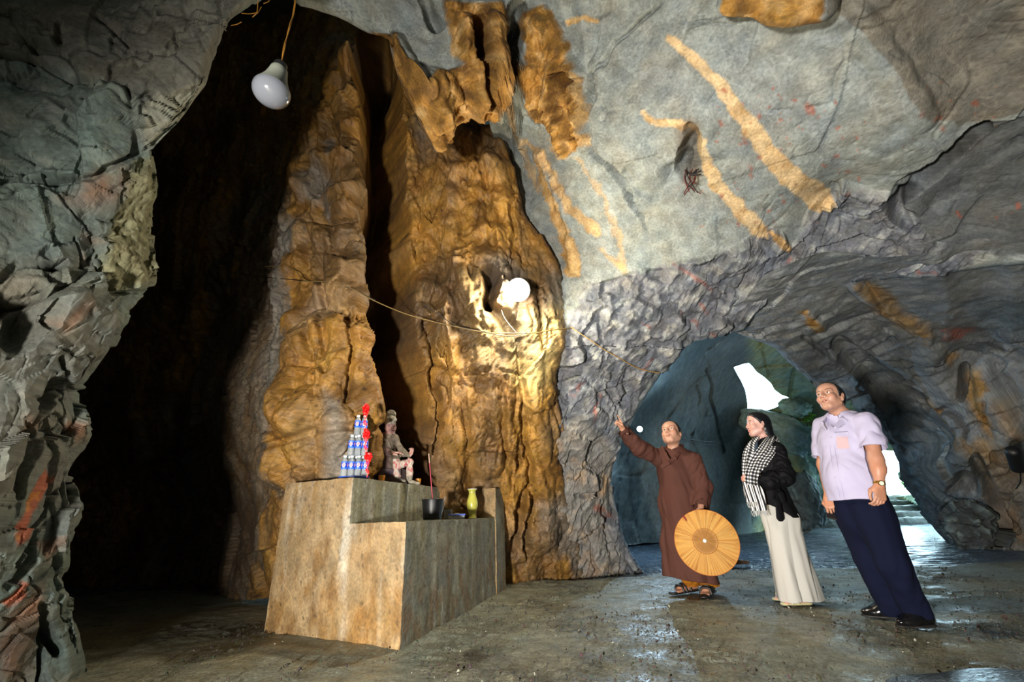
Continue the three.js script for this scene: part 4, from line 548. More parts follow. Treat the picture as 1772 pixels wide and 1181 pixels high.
// small cups, incense pot, vase, box
{
  const cupG = lathe([[0, 0.002], [0.022, 0], [0.024, 0.004], [0.031, 0.066], [0.033, 0.068], [0.031, 0.07], [0.029, 0.066], [0.022, 0.008], [0, 0.008]], 28);
  const cv = document.createElement('canvas'); cv.width = 256; cv.height = 64; const x = cv.getContext('2d'); x.fillStyle = '#b58b22'; x.fillRect(0, 0, 256, 64); x.fillStyle = '#c23a1c'; for (let k = 0; k < 4; k++) { x.beginPath(); x.ellipse(32 + k * 64, 36, 16, 20, 0, 0, 7); x.fill(); } x.fillStyle = '#e0b93a'; for (let k = 0; k < 4; k++) { x.beginPath(); x.ellipse(32 + k * 64, 36, 7, 10, 0, 0, 7); x.fill(); } x.fillStyle = '#6f7a30'; x.fillRect(0, 0, 256, 9);
  const t = new THREE.CanvasTexture(cv); t.colorSpace = THREE.SRGBColorSpace; const cupM = std({ map: t, roughness: 0.4 });
  for (const [px, bk, label] of [[660, 0.20, 'yellow votive cup with a red pattern between the bottle tower and the statue'], [723, 0.10, 'yellow votive cup with a red pattern at the right foot of the statue']]) { const p = upperSpot(px, bk); p.y = HU + 0.006; const o = thing('votive_cup', label, 'cup', p, px, 'yellow votive cups beside the statue'); obj('cup_body', cupG, cupM, o); obj('wax', new THREE.CylinderGeometry(0.0285, 0.028, 0.004, 24).translate(0, 0.055, 0), gloss(0xb8a05a, 0.5), o); }
  // black incense pot
  const p = ledgeSpot(748, 0.18), s = seen(p)[2] / FOC, R = 18.5 * s, Hh = 34 * s, o = thing('incense_pot', 'black dented incense bucket with a wire handle, standing on the altar ledge', 'bucket', p);
  const wob = (g) => { const q = g.attributes.position, v = V3(); for (let i = 0; i < q.count; i++) { v.fromBufferAttribute(q, i); const k = 1 + 0.05 * n3(v.x * 18, v.y * 14, v.z * 18) + 0.025 * n3(v.x * 50, v.y * 50, v.z * 50); q.setXYZ(i, v.x * k, v.y, v.z * k); } g.computeVertexNormals(); return g; };
  const bm = std({ color: 0x0a0b0e, roughness: 0.4 });
  obj('bucket_body', wob(lathe([[0, 0.003], [R * 0.80, 0.002], [R * 0.86, 0.006], [R * 0.9, Hh * 0.3], [R * 0.97, Hh * 0.7], [R, Hh * 0.96], [R * 1.05, Hh * 0.97], [R * 1.05, Hh], [R * 0.97, Hh], [R * 0.9, Hh * 0.8], [0, Hh * 0.78]], 56)), bm, o);
  obj('ash', new THREE.CylinderGeometry(R * 0.93, R * 0.9, 0.01, 32).translate(0, Hh * 0.86, 0), std({ color: 0x6a655c, roughness: 1 }), o);
  obj('wire_handle', tubeAlong([V3(R * 1.04, Hh * 0.93, 0), V3(R * 1.2, Hh * 1.1, 0.01), V3(R * 1.16, Hh * 0.75, 0.03), V3(R * 1.0, Hh * 0.42, R * 0.5), V3(R * 0.9, Hh * 0.2, R * 0.6)], 0.0022, 40, 6), std({ color: 0x9a9c9c, roughness: 0.4, metalness: 0.8 }), o);
  const stickTop = at(742, 786, seen(p)[2]), stickBot = p.clone().add(V3(0, Hh * 0.8, 0)); const inc = thing('incense_stick', 'tall red incense stick standing in the black bucket', 'incense', stickBot); obj('stick', tubeAlong([V3(0, 0, 0), stickTop.clone().sub(stickBot).multiplyScalar(0.5), stickTop.clone().sub(stickBot)], 0.0042, 12, 8), std({ color: 0xa8404e, roughness: 0.7 }), inc); { const b = stickTop.clone().sub(stickBot), u = b.clone().multiplyScalar(0.18); obj('bare_end', tubeAlong([b.clone().sub(u), b.clone().addScaledVector(u, 0.02)], 0.0046, 6, 8), std({ color: 0xb89a86, roughness: 0.8 }), inc); }
  const q = ledgeSpot(775, 0.24), c2 = thing('candle_glass', 'small dark glass cup between the incense bucket and the blue lidded box', 'cup', q); const k2 = seen(q)[2] / FOC; obj('glass', lathe([[0, 0.002], [6.5 * k2, 0], [7.5 * k2, 16 * k2], [7 * k2, 16 * k2], [6.2 * k2, 0.004], [0, 0.004]], 24), phys({ color: 0x8a8a86, roughness: 0.1, transmission: 0.6, thickness: 0.004 }), c2); obj('wax', new THREE.CylinderGeometry(6.3 * k2, 6 * k2, 10 * k2, 20).translate(0, 6 * k2, 0), gloss(0x8a6a4a, 0.6), c2);
  const b = ledgeSpot(790, 0.10), k3 = seen(b)[2] / FOC, bx = thing('lunch_box', 'shallow clear box with a blue lid in front of the vase', 'box', b, 0.5); obj('box_body', new RoundedBoxGeometry(24 * k3, 6 * k3, 16 * k3, 3, 0.006).translate(0, 3 * k3, 0), phys({ color: 0xb8bcc0, roughness: 0.3, transmission: 0.4, thickness: 0.01 }), bx); obj('lid', new RoundedBoxGeometry(26 * k3, 2.6 * k3, 18 * k3, 3, 0.004).translate(0, 7 * k3, 0), gloss(0x4a5fb0, 0.4), bx); obj('lid_knob', new RoundedBoxGeometry(8 * k3, 1.6 * k3, 6 * k3, 3, 0.003).translate(0, 8.8 * k3, 0), gloss(0x8a7a5c, 0.6), bx);
  const v = ledgeSpot(817, 0.14), k4 = seen(v)[2] / FOC, vs = thing('vase', 'tall pale yellow ceramic vase with a brown motif on the altar ledge', 'vase', v, 0.6);
  const vc = document.createElement('canvas'); vc.width = 256; vc.height = 256; const y = vc.getContext('2d'); y.fillStyle = '#a8a44a'; y.fillRect(0, 0, 256, 256); y.fillStyle = '#8f6a1e'; for (const [a, b2, w, h] of [[70, 150, 16, 40], [86, 110, 12, 26], [60, 190, 20, 18], [95, 180, 10, 30], [78, 80, 8, 16]]) { y.beginPath(); y.ellipse(a, b2, w, h, 0.4, 0, 7); y.fill(); } y.fillStyle = '#c9c06a'; for (const [a, b2] of [[70, 140], [88, 112], [66, 188]]) { y.beginPath(); y.ellipse(a, b2, 5, 9, 0.4, 0, 7); y.fill(); }
  const vt = new THREE.CanvasTexture(vc); vt.colorSpace = THREE.SRGBColorSpace; vt.wrapS = THREE.RepeatWrapping;
  obj('vase_body', lathe([[0, 0], [7.2, 0], [7.4, 1], [5.6, 4], [6.4, 9], [8.8, 16], [9.9, 22], [9.4, 28], [7.2, 35], [5.9, 41], [6.2, 45], [8.2, 47.6], [8, 48.2], [5.4, 45], [4.6, 40], [0, 38]].map(([r, h]) => [r * k4, h * k4]), 40), std({ map: vt, roughness: 0.3 }), vs); obj('rim', new THREE.TorusGeometry(8.2 * k4, 0.5 * k4, 8, 36).rotateX(Math.PI / 2).translate(0, 48 * k4, 0), gloss(0xd8dcd4, 0.2), vs);
}

// ───────────── bulbs, cords, wires ─────────────
const cordM = std({ color: 0x9a6a1e, roughness: 0.6 }), blackM = std({ color: 0x0c0c0c, roughness: 0.5 });
function bulbParts(o, R, glow) {
  const dome = [], n = 16; for (let i = 0; i <= n; i++) { const a = -Math.PI / 2 + i / n * (Math.PI / 2 + 0.12); dome.push([Math.max(0, R * Math.cos(a)), R * 0.82 * Math.sin(a)]); }
  obj('diffuser', lathe(dome, 48), glow, o);
  obj('housing', lathe([[R * 0.995, R * 0.10], [R * 0.97, R * 0.16], [R * 0.80, R * 0.5], [R * 0.62, R * 0.95], [R * 0.52, R * 1.4], [R * 0.47, R * 1.72], [R * 0.38, R * 1.76], [0, R * 1.76]], 48), std({ color: 0x70746a, roughness: 0.4 }), o);
  obj('socket', lathe([[0, R * 1.70], [R * 0.30, R * 1.70], [R * 0.36, R * 1.76], [R * 0.36, R * 2.16], [R * 0.24, R * 2.26], [R * 0.1, R * 2.32], [0, R * 2.32]], 32), blackM, o);
}
function bulbThing(name, label, px, py, d, R, tipPx, tipPy, tipD, glow) { // axis runs from the diffuser to the socket
  const c = at(px, py, d), e = at(tipPx, tipPy, tipD), ax = e.clone().sub(c).normalize(), o = thing(name, label, 'light bulb', c); o.quaternion.setFromUnitVectors(V3(0, 1, 0), ax); bulbParts(o, R, glow); return [o, c, c.clone().addScaledVector(ax, R * 2.3), ax];
}
const offGlass = phys({ color: 0x53565c, roughness: 0.12, clearcoat: 0.6, clearcoatRoughness: 0.05 });
{
  const [o, c, tip] = bulbThing('hanging_bulb', 'large unlit white bulb hanging on a yellow cord at the upper left', 470, 158, 1.72, 0.068, 489, 104, 1.785, offGlass);
  const cd = new THREE.Group(); cd.name = 'cord'; o.add(cd); cd.position.copy(tip.clone().sub(c).applyQuaternion(o.quaternion.clone().invert())); cd.quaternion.copy(o.quaternion).invert();
  const up = [[488, 98], [492, 82], [497, 62], [503, 40], [508, 22], [514, -20], [520, -60]].map(([x, y], i) => at(x, y, 1.80 + i * 0.10).sub(tip)); up[0].set(0, 0, 0);
  const off = (k) => up.map((p, i) => p.clone().add(V3(Math.sin(i * 2 + k) * 0.0022, 0, Math.cos(i * 2 + k) * 0.0022)));
  obj('strand', tubeAlong(off(0), 0.0022, 60, 6), cordM, cd); obj('strand', tubeAlong(off(3.14), 0.0022, 60, 6), cordM, cd);
  const w = thing('wire_scrap', 'bent scrap of yellow wire dangling from the rock edge at the top left', 'wire', at(440, 20, 2.9)); const o2 = w.position;
  for (const pts of [[[447, -20], [446, 5], [444, 22], [436, 30], [446, 22], [452, 12]], [[444, 22], [432, 24], [418, 23]], [[418, 38], [410, 42], [400, 44]], [[456, 6], [462, 4], [466, 1], [460, -14]]]) obj('strand', tubeAlong(pts.map(([x, y], i) => at(x, y, 2.9 + i * 0.01).sub(o2)), 0.0024, 30, 6), cordM, w);
}
{ // the lit bulb on the yellow wall
  const d = WD(900, 500) - 0.42, R = 20.5 * d / FOC, glow = std({ color: 0xffffff, emissive: 0xffffff, emissiveIntensity: 3.2, roughness: 0.4 });
  const [o, c, tip, ax] = bulbThing('lit_bulb', 'lit white bulb fixed to the yellow flowstone wall, facing the cave', 897, 502, d, R, 912, 492, d + 0.3, glow);
  const l = new THREE.PointLight(0xfff2d6, 17, 0, 2); l.position.copy(c).addScaledVector(ax, -R * 0.98).add(V3(0, -R * 0.55, 0)); l.castShadow = true; l.shadow.radius = 5; l.name = 'lit_bulb_light'; scene.add(l);
  const w = thing('bulb_wire', 'thin grey wire tying the lit bulb to the rock below it', 'wire', at(880, 545, d + 0.1)); const p0 = w.position;
  obj('strand', tubeAlong([[860, 521], [866, 532], [872, 548], [880, 560], [893, 575]].map(([x, y], i) => at(x, y, d + 0.18 + 0.02 * i).sub(p0)), 0.003, 40, 6), std({ color: 0xb8b6ac, roughness: 0.5 }), w); obj('strand', tubeAlong([[860, 497], [872, 492], [884, 490]].map(([x, y]) => at(x, y, d + 0.28).sub(p0)), 0.003, 20, 6), blackM, w);
}
{ // cables across the wall
  const run = (label, pts, r, m, surf, off) => { const q = pts.map(([x, y, k]) => at(x, y, (k ?? surf(x, y) - off))); const o = thing('cable', label, 'cable', q[0]); obj('sheath', tubeAlong(q.map((p) => p.clone().sub(q[0])), r, pts.length * 14, 6), m, o); return o; };
  const yw = std({ color: 0x6e5a30, roughness: 0.6 });
  const off = (x) => 0.34;
  run('brown cable sagging across the flowstone wall below the lit bulb', [[405, 458], [440, 463], [480, 461], [510, 467], [525, 485], [560, 488], [596, 494], [646, 520], [700, 543], [745, 556], [785, 565], [836, 575], [880, 577], [930, 576], [966, 570], [990, 568]], 0.0055, yw, WD, 0.42);
  run('thin dark cable stretched straight below the brown cable on the flowstone wall', [[400, 472], [460, 480], [520, 486], [600, 497], [650, 520]], 0.004, blackM, WD, 0.40);
  run('second dark cable hanging beside the brown one near the lit bulb', [[735, 528], [760, 545], [787, 563], [836, 574], [860, 580], [890, 582], [912, 576]], 0.004, blackM, WD, 0.43);
  run('yellow cable running down the grey pillar towards the arch', [[988, 566], [1000, 575], [1020, 588], [1045, 605], [1075, 622], [1100, 636], [1120, 642], [1142, 646]], 0.005, std({ color: 0xa9823a, roughness: 0.6 }), CD, 0.12);
  run('dark cable slung along the rock behind the monk', [[1180, 760], [1200, 766], [1225, 770], [1250, 768], [1280, 757]], 0.012, blackM, BD, 0.5);
  run('upper dark cable slung along the rock behind the monk', [[1176, 757], [1200, 762], [1228, 765], [1255, 762]], 0.010, blackM, BD, 0.55);
  const o = thing('incense_bundle', 'dark red bundle of incense and roots stuck in the hollow of the grey dome', 'incense', at(1197, 298, CD(1197, 298))); const c0 = o.position, dd = CD(1197, 298) - 0.10, r = rng(8), mm = std({ color: 0x5a1a16, roughness: 0.8 });
  for (let i = 0; i < 9; i++) { const a = 1186 + r() * 22, b = 290 + r() * 10; obj('twig', tubeAlong([[a, b], [a + (r() - 0.5) * 16, b + 10 + r() * 8], [1192 + (r() - 0.3) * 34, b + 24 + r() * 26]].map(([x, y], k) => at(x, y, dd - 0.03 * k).sub(c0)), 0.0045, 16, 5), i % 3 ? mm : blackM, o); }
  for (let i = 0; i < 7; i++) obj('twig', tubeAlong([[1182 + r() * 8, 292 + r() * 8], [1196, 299 + r() * 4], [1205 + r() * 10, 292 + r() * 12]].map(([x, y], k) => at(x, y, dd - 0.02 * k).sub(c0)), 0.006, 10, 5), i % 2 ? blackM : std({ color: 0x241410, roughness: 0.9 }), o);
}
{ // the photographer's lamp that throws the hard light, low on the floor behind the camera
  const ax = key.target.position.clone().sub(KEY_AT).normalize(), o = thing('work_lamp', 'small black lamp head standing low on the cave floor, aimed at the right-hand wall', 'lamp', KEY_AT.clone().addScaledVector(ax, -0.03)); const q = new THREE.Quaternion().setFromUnitVectors(V3(0, 1, 0), ax);
  const turn = (g) => g.applyQuaternion(q); obj('lamp_shell', turn(lathe([[0, -0.16], [0.05, -0.16], [0.055, -0.10], [0.165, -0.02], [0.17, 0.0], [0.163, -0.004], [0.05, -0.085], [0, -0.09]], 40)), blackM, o); obj('lamp_face', turn(lathe([[0, -0.012], [0.155, -0.014], [0.158, -0.02], [0, -0.024]], 36)), std({ color: 0xffffff, emissive: 0xfff8ee, emissiveIntensity: 2 }), o);
  for (const a of [0.4, 2.5, 4.6]) obj('stand_leg', tubeAlong([V3(0, -0.04, 0.05), V3(Math.cos(a) * 0.1, -0.13, Math.sin(a) * 0.1 + 0.05), V3(Math.cos(a) * 0.16, -KEY_AT.y + 0.04, Math.sin(a) * 0.16 + 0.05)], 0.008, 10, 6), blackM, o);
}
{ // distant lamp
  const d = 9.2, c = at(1107, 743, d), o = thing('distant_lamp', 'small bright lamp glowing in the dark passage beside the arch', 'lamp', c); o.quaternion.setFromUnitVectors(V3(0, 1, 0), c.clone().sub(EYEP).normalize());
  bulbParts(o, 0.058, std({ color: 0xffffff, emissive: 0xeaf6ff, emissiveIntensity: 9, roughness: 0.4 })); const l = new THREE.PointLight(0xbfe2ff, 22, 0, 2); l.position.copy(c).add(EYEP.clone().sub(c).normalize().multiplyScalar(0.06)); l.castShadow = true; l.name = 'distant_lamp_light'; scene.add(l);
  const f = at(1757, 795, 5.0), fl = thing('lamp_can', 'black cylindrical lamp clamped on the rock at the right edge', 'lamp', f); fl.quaternion.setFromUnitVectors(V3(0, 1, 0), at(1750, 772, 5.0).sub(at(1764, 818, 5.15)).normalize());
  obj('shell', lathe([[0, -0.17], [0.06, -0.17], [0.066, -0.15], [0.066, 0.12], [0.056, 0.16], [0.02, 0.175], [0, 0.175]], 28), std({ color: 0x08080a, roughness: 0.5 }), fl); obj('wire', tubeAlong([V3(0.05, 0.05, 0.09), V3(0.1, 0.12, 0.1), V3(0.16, 0.02, 0.06), V3(0.22, 0.06, 0)], 0.007, 20, 6), blackM, fl); obj('wire', tubeAlong([V3(-0.05, -0.16, 0.05), V3(-0.07, -0.3, 0.04), V3(-0.1, -0.42, 0)], 0.007, 20, 6), blackM, fl);
}

// ───────────── steps, boulders, plants, floor clutter ─────────────
{
  const stepM = std({ vertexColors: true, map: rockGrain, roughness: 0.7, bumpMap: rockBump, bumpScale: 0.015 });
  const rows = [[908, 898], [896, 886], [884, 875], [872, 865], [862, 856]];  // foot and tread line at px 1375..1610 (slanting with the lens)
  const base = onGround(1480, 909); let z = base.z + 0.2, y = 0; const hs = [0.20, 0.21, 0.21, 0.21, 0.21];
  const t = thing('stone_steps', 'flight of five worn stone steps climbing to the lit opening behind the man', 'steps', V3(base.x, 0, base.z));
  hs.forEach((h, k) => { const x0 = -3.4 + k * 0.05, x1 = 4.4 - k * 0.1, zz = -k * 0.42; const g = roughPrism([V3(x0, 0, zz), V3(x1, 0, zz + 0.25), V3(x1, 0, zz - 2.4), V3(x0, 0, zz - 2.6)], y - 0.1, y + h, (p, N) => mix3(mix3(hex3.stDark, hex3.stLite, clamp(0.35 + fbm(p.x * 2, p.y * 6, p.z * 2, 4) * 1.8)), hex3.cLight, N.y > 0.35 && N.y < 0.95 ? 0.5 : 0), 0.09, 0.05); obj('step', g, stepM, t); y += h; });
  const boulder = (label, px, py, d, rx, ry, rz, seed, colA, colB, tilt = 0, cut = 0.5) => {
    const g = new THREE.IcosahedronGeometry(1, 28), p = g.attributes.position, col = new Float32Array(p.count * 3), v = V3(), uv = g.attributes.uv;
    for (let i = 0; i < p.count; i++) { v.fromBufferAttribute(p, i); const f = facet(v.x * 1.1 + seed, v.y * 1.1, v.z * 1.1)[0], f2 = facet(v.x * 3 + seed, v.y * 3, v.z * 3)[0], k = 1 + f * 0.34 + f2 * 0.10 + fbm(v.x * 5 + seed, v.y * 5, v.z * 5, 3) * 0.09; const n = fbm(v.x * 1.6 + seed, v.y * 1.6, v.z * 1.6, 4); col.set(mix3(mix3(colA, colB, clamp(0.5 + n * 1.8)), hex3.bPale, clamp(f2 * 0.5)), i * 3); v.multiplyScalar(k); p.setXYZ(i, v.x * rx, v.y * ry, v.z * rz); uv.setXY(i, v.x * rx, v.y * ry + v.z * rz * 0.3); }
    g.setAttribute('color', new THREE.BufferAttribute(col, 3)); const gg = mergeVertices(g.deleteAttribute('normal'), 1e-4); gg.computeVertexNormals(); const m = obj('boulder', gg, stone); m.position.copy(at(px, py, d)); m.rotation.z = tilt; return tag(m, label, 'boulder');
  };
  boulder('big green-grey slab of rock leaning below the opening behind the woman', 1356, 752, 14.6, 1.3, 0.52, 0.8, 1.3, hex3.bGreen, hex3.bPale, -0.5);
  boulder('pale rounded rock at the lower right corner of the upper opening', 1376, 706, 15.4, 0.52, 0.34, 0.4, 4.1, hex3.bGreen, hex3.bPale, -0.2);
  boulder('dark rounded boulder at the left end of the stone steps', 1382, 862, 14.4, 0.62, 0.95, 0.6, 7.7, hex3.bDark, hex3.bGrey, 0.2);
  boulder('yellow-green rock mass behind the woman, below the leaning slab', 1362, 800, 15.2, 1.25, 1.5, 0.7, 9.2, hex3.bOlive, hex3.bGreen, -0.3);
  boulder('pointed green rock standing just left of the man', 1402, 800, 15.6, 0.75, 1.5, 0.7, 12.4, hex3.bGreen, hex3.bOlive, 0.15);
  boulder('low dark boulder at the foot of the right wall', 1682, 915, 7.9, 0.40, 0.44, 0.4, 15.1, hex3.stDark, DARKG, -0.2);
  // rubble by the steps
  const r = rng(77), spots = []; for (let i = 0; i < 26; i++) spots.push([1396 + r() * 34, 838 + r() * 24, 15 + r() * 1.5, 0.05 + r() * 0.10]);
  const names = ['pale broken stone in the rubble pile at the left end of the steps'];
  spots.forEach(([px, py, d, s], i) => { const g = new THREE.IcosahedronGeometry(s, 3), p = g.attributes.position, v = V3(); for (let k = 0; k < p.count; k++) { v.fromBufferAttribute(p, k); const q = 1 + facet(v.x / s * 1.2 + i * 3.1, v.y / s * 1.2, v.z / s * 1.2)[0] * 0.6; p.setXYZ(k, v.x * q, v.y * q * 0.7, v.z * q); } g.computeVertexNormals(); const m = obj('rubble_stone', g, std({ color: i % 3 ? 0x8f9890 : 0xb4bab2, roughness: 0.9 })); m.position.copy(at(px, py, d)); m.position.y = Math.max(m.position.y, 0.02); tag(m, names[0], 'stone', 'stones of the rubble pile by the steps'); });
  // leafy sprigs in the daylight
  const leafM = phys({ color: 0x7fc01e, roughness: 0.6, transmission: 0.35, side: THREE.DoubleSide });
  const sprig = (label, px, py, d, n, size, seed) => { const o = thing('green_sprig', label, 'plant', at(px, py, d)), q = rng(seed); const stem = tubeAlong([V3(0, -size * 0.6, 0), V3(0.02, 0, 0), V3(size * 0.5, size * 0.5, 0)], 0.012, 12, 5); obj('stem', stem, std({ color: 0x4a5a20, roughness: 0.8 }), o);
    const lg = new THREE.SphereGeometry(1, 10, 6); for (let i = 0; i < n; i++) { const g = lg.clone(); g.scale(size * 0.20, size * 0.02, size * 0.09); g.translate(size * 0.2, 0, 0); const m = obj('leaf', g, leafM, o), t = i / n; m.position.set(t * size * 0.5 + (q() - 0.5) * size * 0.3, t * size * 0.8 - size * 0.3 + (q() - 0.5) * 0.1, (q() - 0.5) * size * 0.3); m.rotation.set(0.8 + q() * 0.8, q() * 6.3, (q() - 0.5) * 1.4); } };
  sprig('small bright green plant growing on the rocks left of the man\'s shoulder', 1395, 727, 14.2, 16, 0.34, 3); sprig('bright green leaves hanging at the edge of the lower opening', 1563, 838, 16.2, 14, 0.5, 5);
  // slab end and litter on the floor
  { const p = onGround(1279, 976), o = thing('stone_slab', 'pale wedge-shaped slab lying on the floor behind the straw hat', 'slab', p, 0.3); const g = roughPrism([V3(-0.18, 0, 0.10), V3(0.13, 0, 0.06), V3(0.05, 0, -0.24), V3(-0.26, 0, -0.2)], 0, 0.075, (p2, N) => N.y > 0.5 ? hex3.cLight : hex3.stBrown, 0.02, 0.006, (q) => 0.03 + 0.05 * clamp((0.15 - q.x) / 0.3)); obj('slab_block', g, concrete, o); }
  { const c = onGround(1752, 1186), sh = [], n = 40; for (let i = 0; i < n; i++) { const a = i / n * 6.283, r = 1 + 0.28 * n3(Math.cos(a) * 1.6, Math.sin(a) * 1.6, 4.4); sh.push([Math.cos(a) * r * 0.42, Math.sin(a) * r * 0.17]); } const pts = lathe([[0, 0.012], [0.5, 0.012], [0.94, 0.008], [1, -0.002], [0.9, -0.02], [0, -0.02]], n), p = pts.attributes.position; for (let i = 0; i < p.count; i++) { const a = Math.atan2(p.getZ(i), p.getX(i)), rr = Math.hypot(p.getX(i), p.getZ(i)), r = 1 + 0.28 * n3(Math.cos(a) * 1.6, Math.sin(a) * 1.6, 4.4); p.setXYZ(i, Math.cos(a) * rr * r * 0.50, p.getY(i), Math.sin(a) * rr * r * 0.18); } pts.computeVertexNormals(); const o = obj('puddle', pts, phys({ color: 0x55616a, roughness: 0.3, bumpMap: rockBump, bumpScale: 0.03 })); o.position.copy(c); tag(o, 'shallow puddle of water on the floor at the lower right corner', 'puddle'); }
  const lit = new THREE.IcosahedronGeometry(1, 1), M = 5200, im = new THREE.InstancedMesh(lit, std({ roughness: 0.9 }), M), m4 = new THREE.Matrix4(), q4 = new THREE.Quaternion(), e4 = new THREE.Euler(), c4 = new THREE.Color(), q = rng(12); let k = 0;
  while (k < M) { const x = -2.2 + q() * 7.6, z = -2.1 - q() * q() * 6.4; if (fbm(x * 1.6 + 4, 2.2, z * 1.6, 4) + q() * 0.35 < 0.14) continue; const s = 0.0025 + q() * q() * 0.008; e4.set(q() * 6, q() * 6, q() * 6); q4.setFromEuler(e4); m4.compose(V3(x, 0.002 + fbm(x * 0.7, 0.3, z * 0.7, 4) * 0.035, z), q4, V3(s * (0.6 + q() * 1.4), s * 0.6, s)); im.setMatrixAt(k, m4); const pale = q() < 0.04; c4.setRGB(...(pale ? [0.25, 0.25, 0.2] : [0.022 + q() * 0.03, 0.02 + q() * 0.022, 0.016 + q() * 0.012])); im.setColorAt(k, c4); k++; }
  im.name = 'floor_debris'; im.userData = { kind: 'stuff', label: 'dark grit, leaf crumbs and pebbles strewn over the wet cave floor', category: 'debris' }; im.castShadow = im.receiveShadow = true; scene.add(im);
}
Object.assign(hex3, {});
// ───────────── figures: smooth fields meshed by surface nets ─────────────
const smin = (a, b, k) => { if (k <= 0) return Math.min(a, b); const h = Math.max(k - Math.abs(a - b), 0) / k; return Math.min(a, b) - h * h * k * 0.25; };
const smax = (a, b, k) => -smin(-a, -b, k);
// tapered capsule
function cone(a, b, ra, rb = ra) {
  const bx = b.x - a.x, by = b.y - a.y, bz = b.z - a.z, bb = bx * bx + by * by + bz * bz || 1e-9;
  return (x, y, z) => { const px = x - a.x, py = y - a.y, pz = z - a.z, t = clamp((px * bx + py * by + pz * bz) / bb), dx = px - bx * t, dy = py - by * t, dz = pz - bz * t; return Math.sqrt(dx * dx + dy * dy + dz * dz) - (ra + (rb - ra) * t); };
}
// flattened tapered capsule: squashed along unit axis n by factor k (<1)
function flat(a, b, ra, rb, n, k) {
  const bx = b.x - a.x, by = b.y - a.y, bz = b.z - a.z, bb = bx * bx + by * by + bz * bz || 1e-9;
  return (x, y, z) => { const px = x - a.x, py = y - a.y, pz = z - a.z, t = clamp((px * bx + py * by + pz * bz) / bb); let dx = px - bx * t, dy = py - by * t, dz = pz - bz * t; const s = (dx * n.x + dy * n.y + dz * n.z) * (1 / k - 1); dx += n.x * s; dy += n.y * s; dz += n.z * s; return (Math.sqrt(dx * dx + dy * dy + dz * dz) - (ra + (rb - ra) * t)) * Math.min(1, (1 + k) / 2); };
}
function ell(c, r, q) { // ellipsoid, optionally turned
  const m = q ? new THREE.Matrix4().makeRotationFromQuaternion(q.clone().invert()).elements : null, rm = Math.min(r[0], r[1], r[2]);
  return (x, y, z) => { x -= c.x; y -= c.y; z -= c.z; if (m) { const X = m[0] * x + m[4] * y + m[8] * z, Y = m[1] * x + m[5] * y + m[9] * z, Z = m[2] * x + m[6] * y + m[10] * z; x = X; y = Y; z = Z; } const k0 = Math.hypot(x / r[0], y / r[1], z / r[2]), k1 = Math.hypot(x / r[0] / r[0], y / r[1] / r[1], z / r[2] / r[2]); return k1 < 1e-9 ? -rm : k0 * (k0 - 1) / k1; };
}
const blend = (list, k) => (x, y, z) => { let d = list[0](x, y, z); for (let i = 1; i < list.length; i++) d = smin(d, list[i](x, y, z), k); return d; };
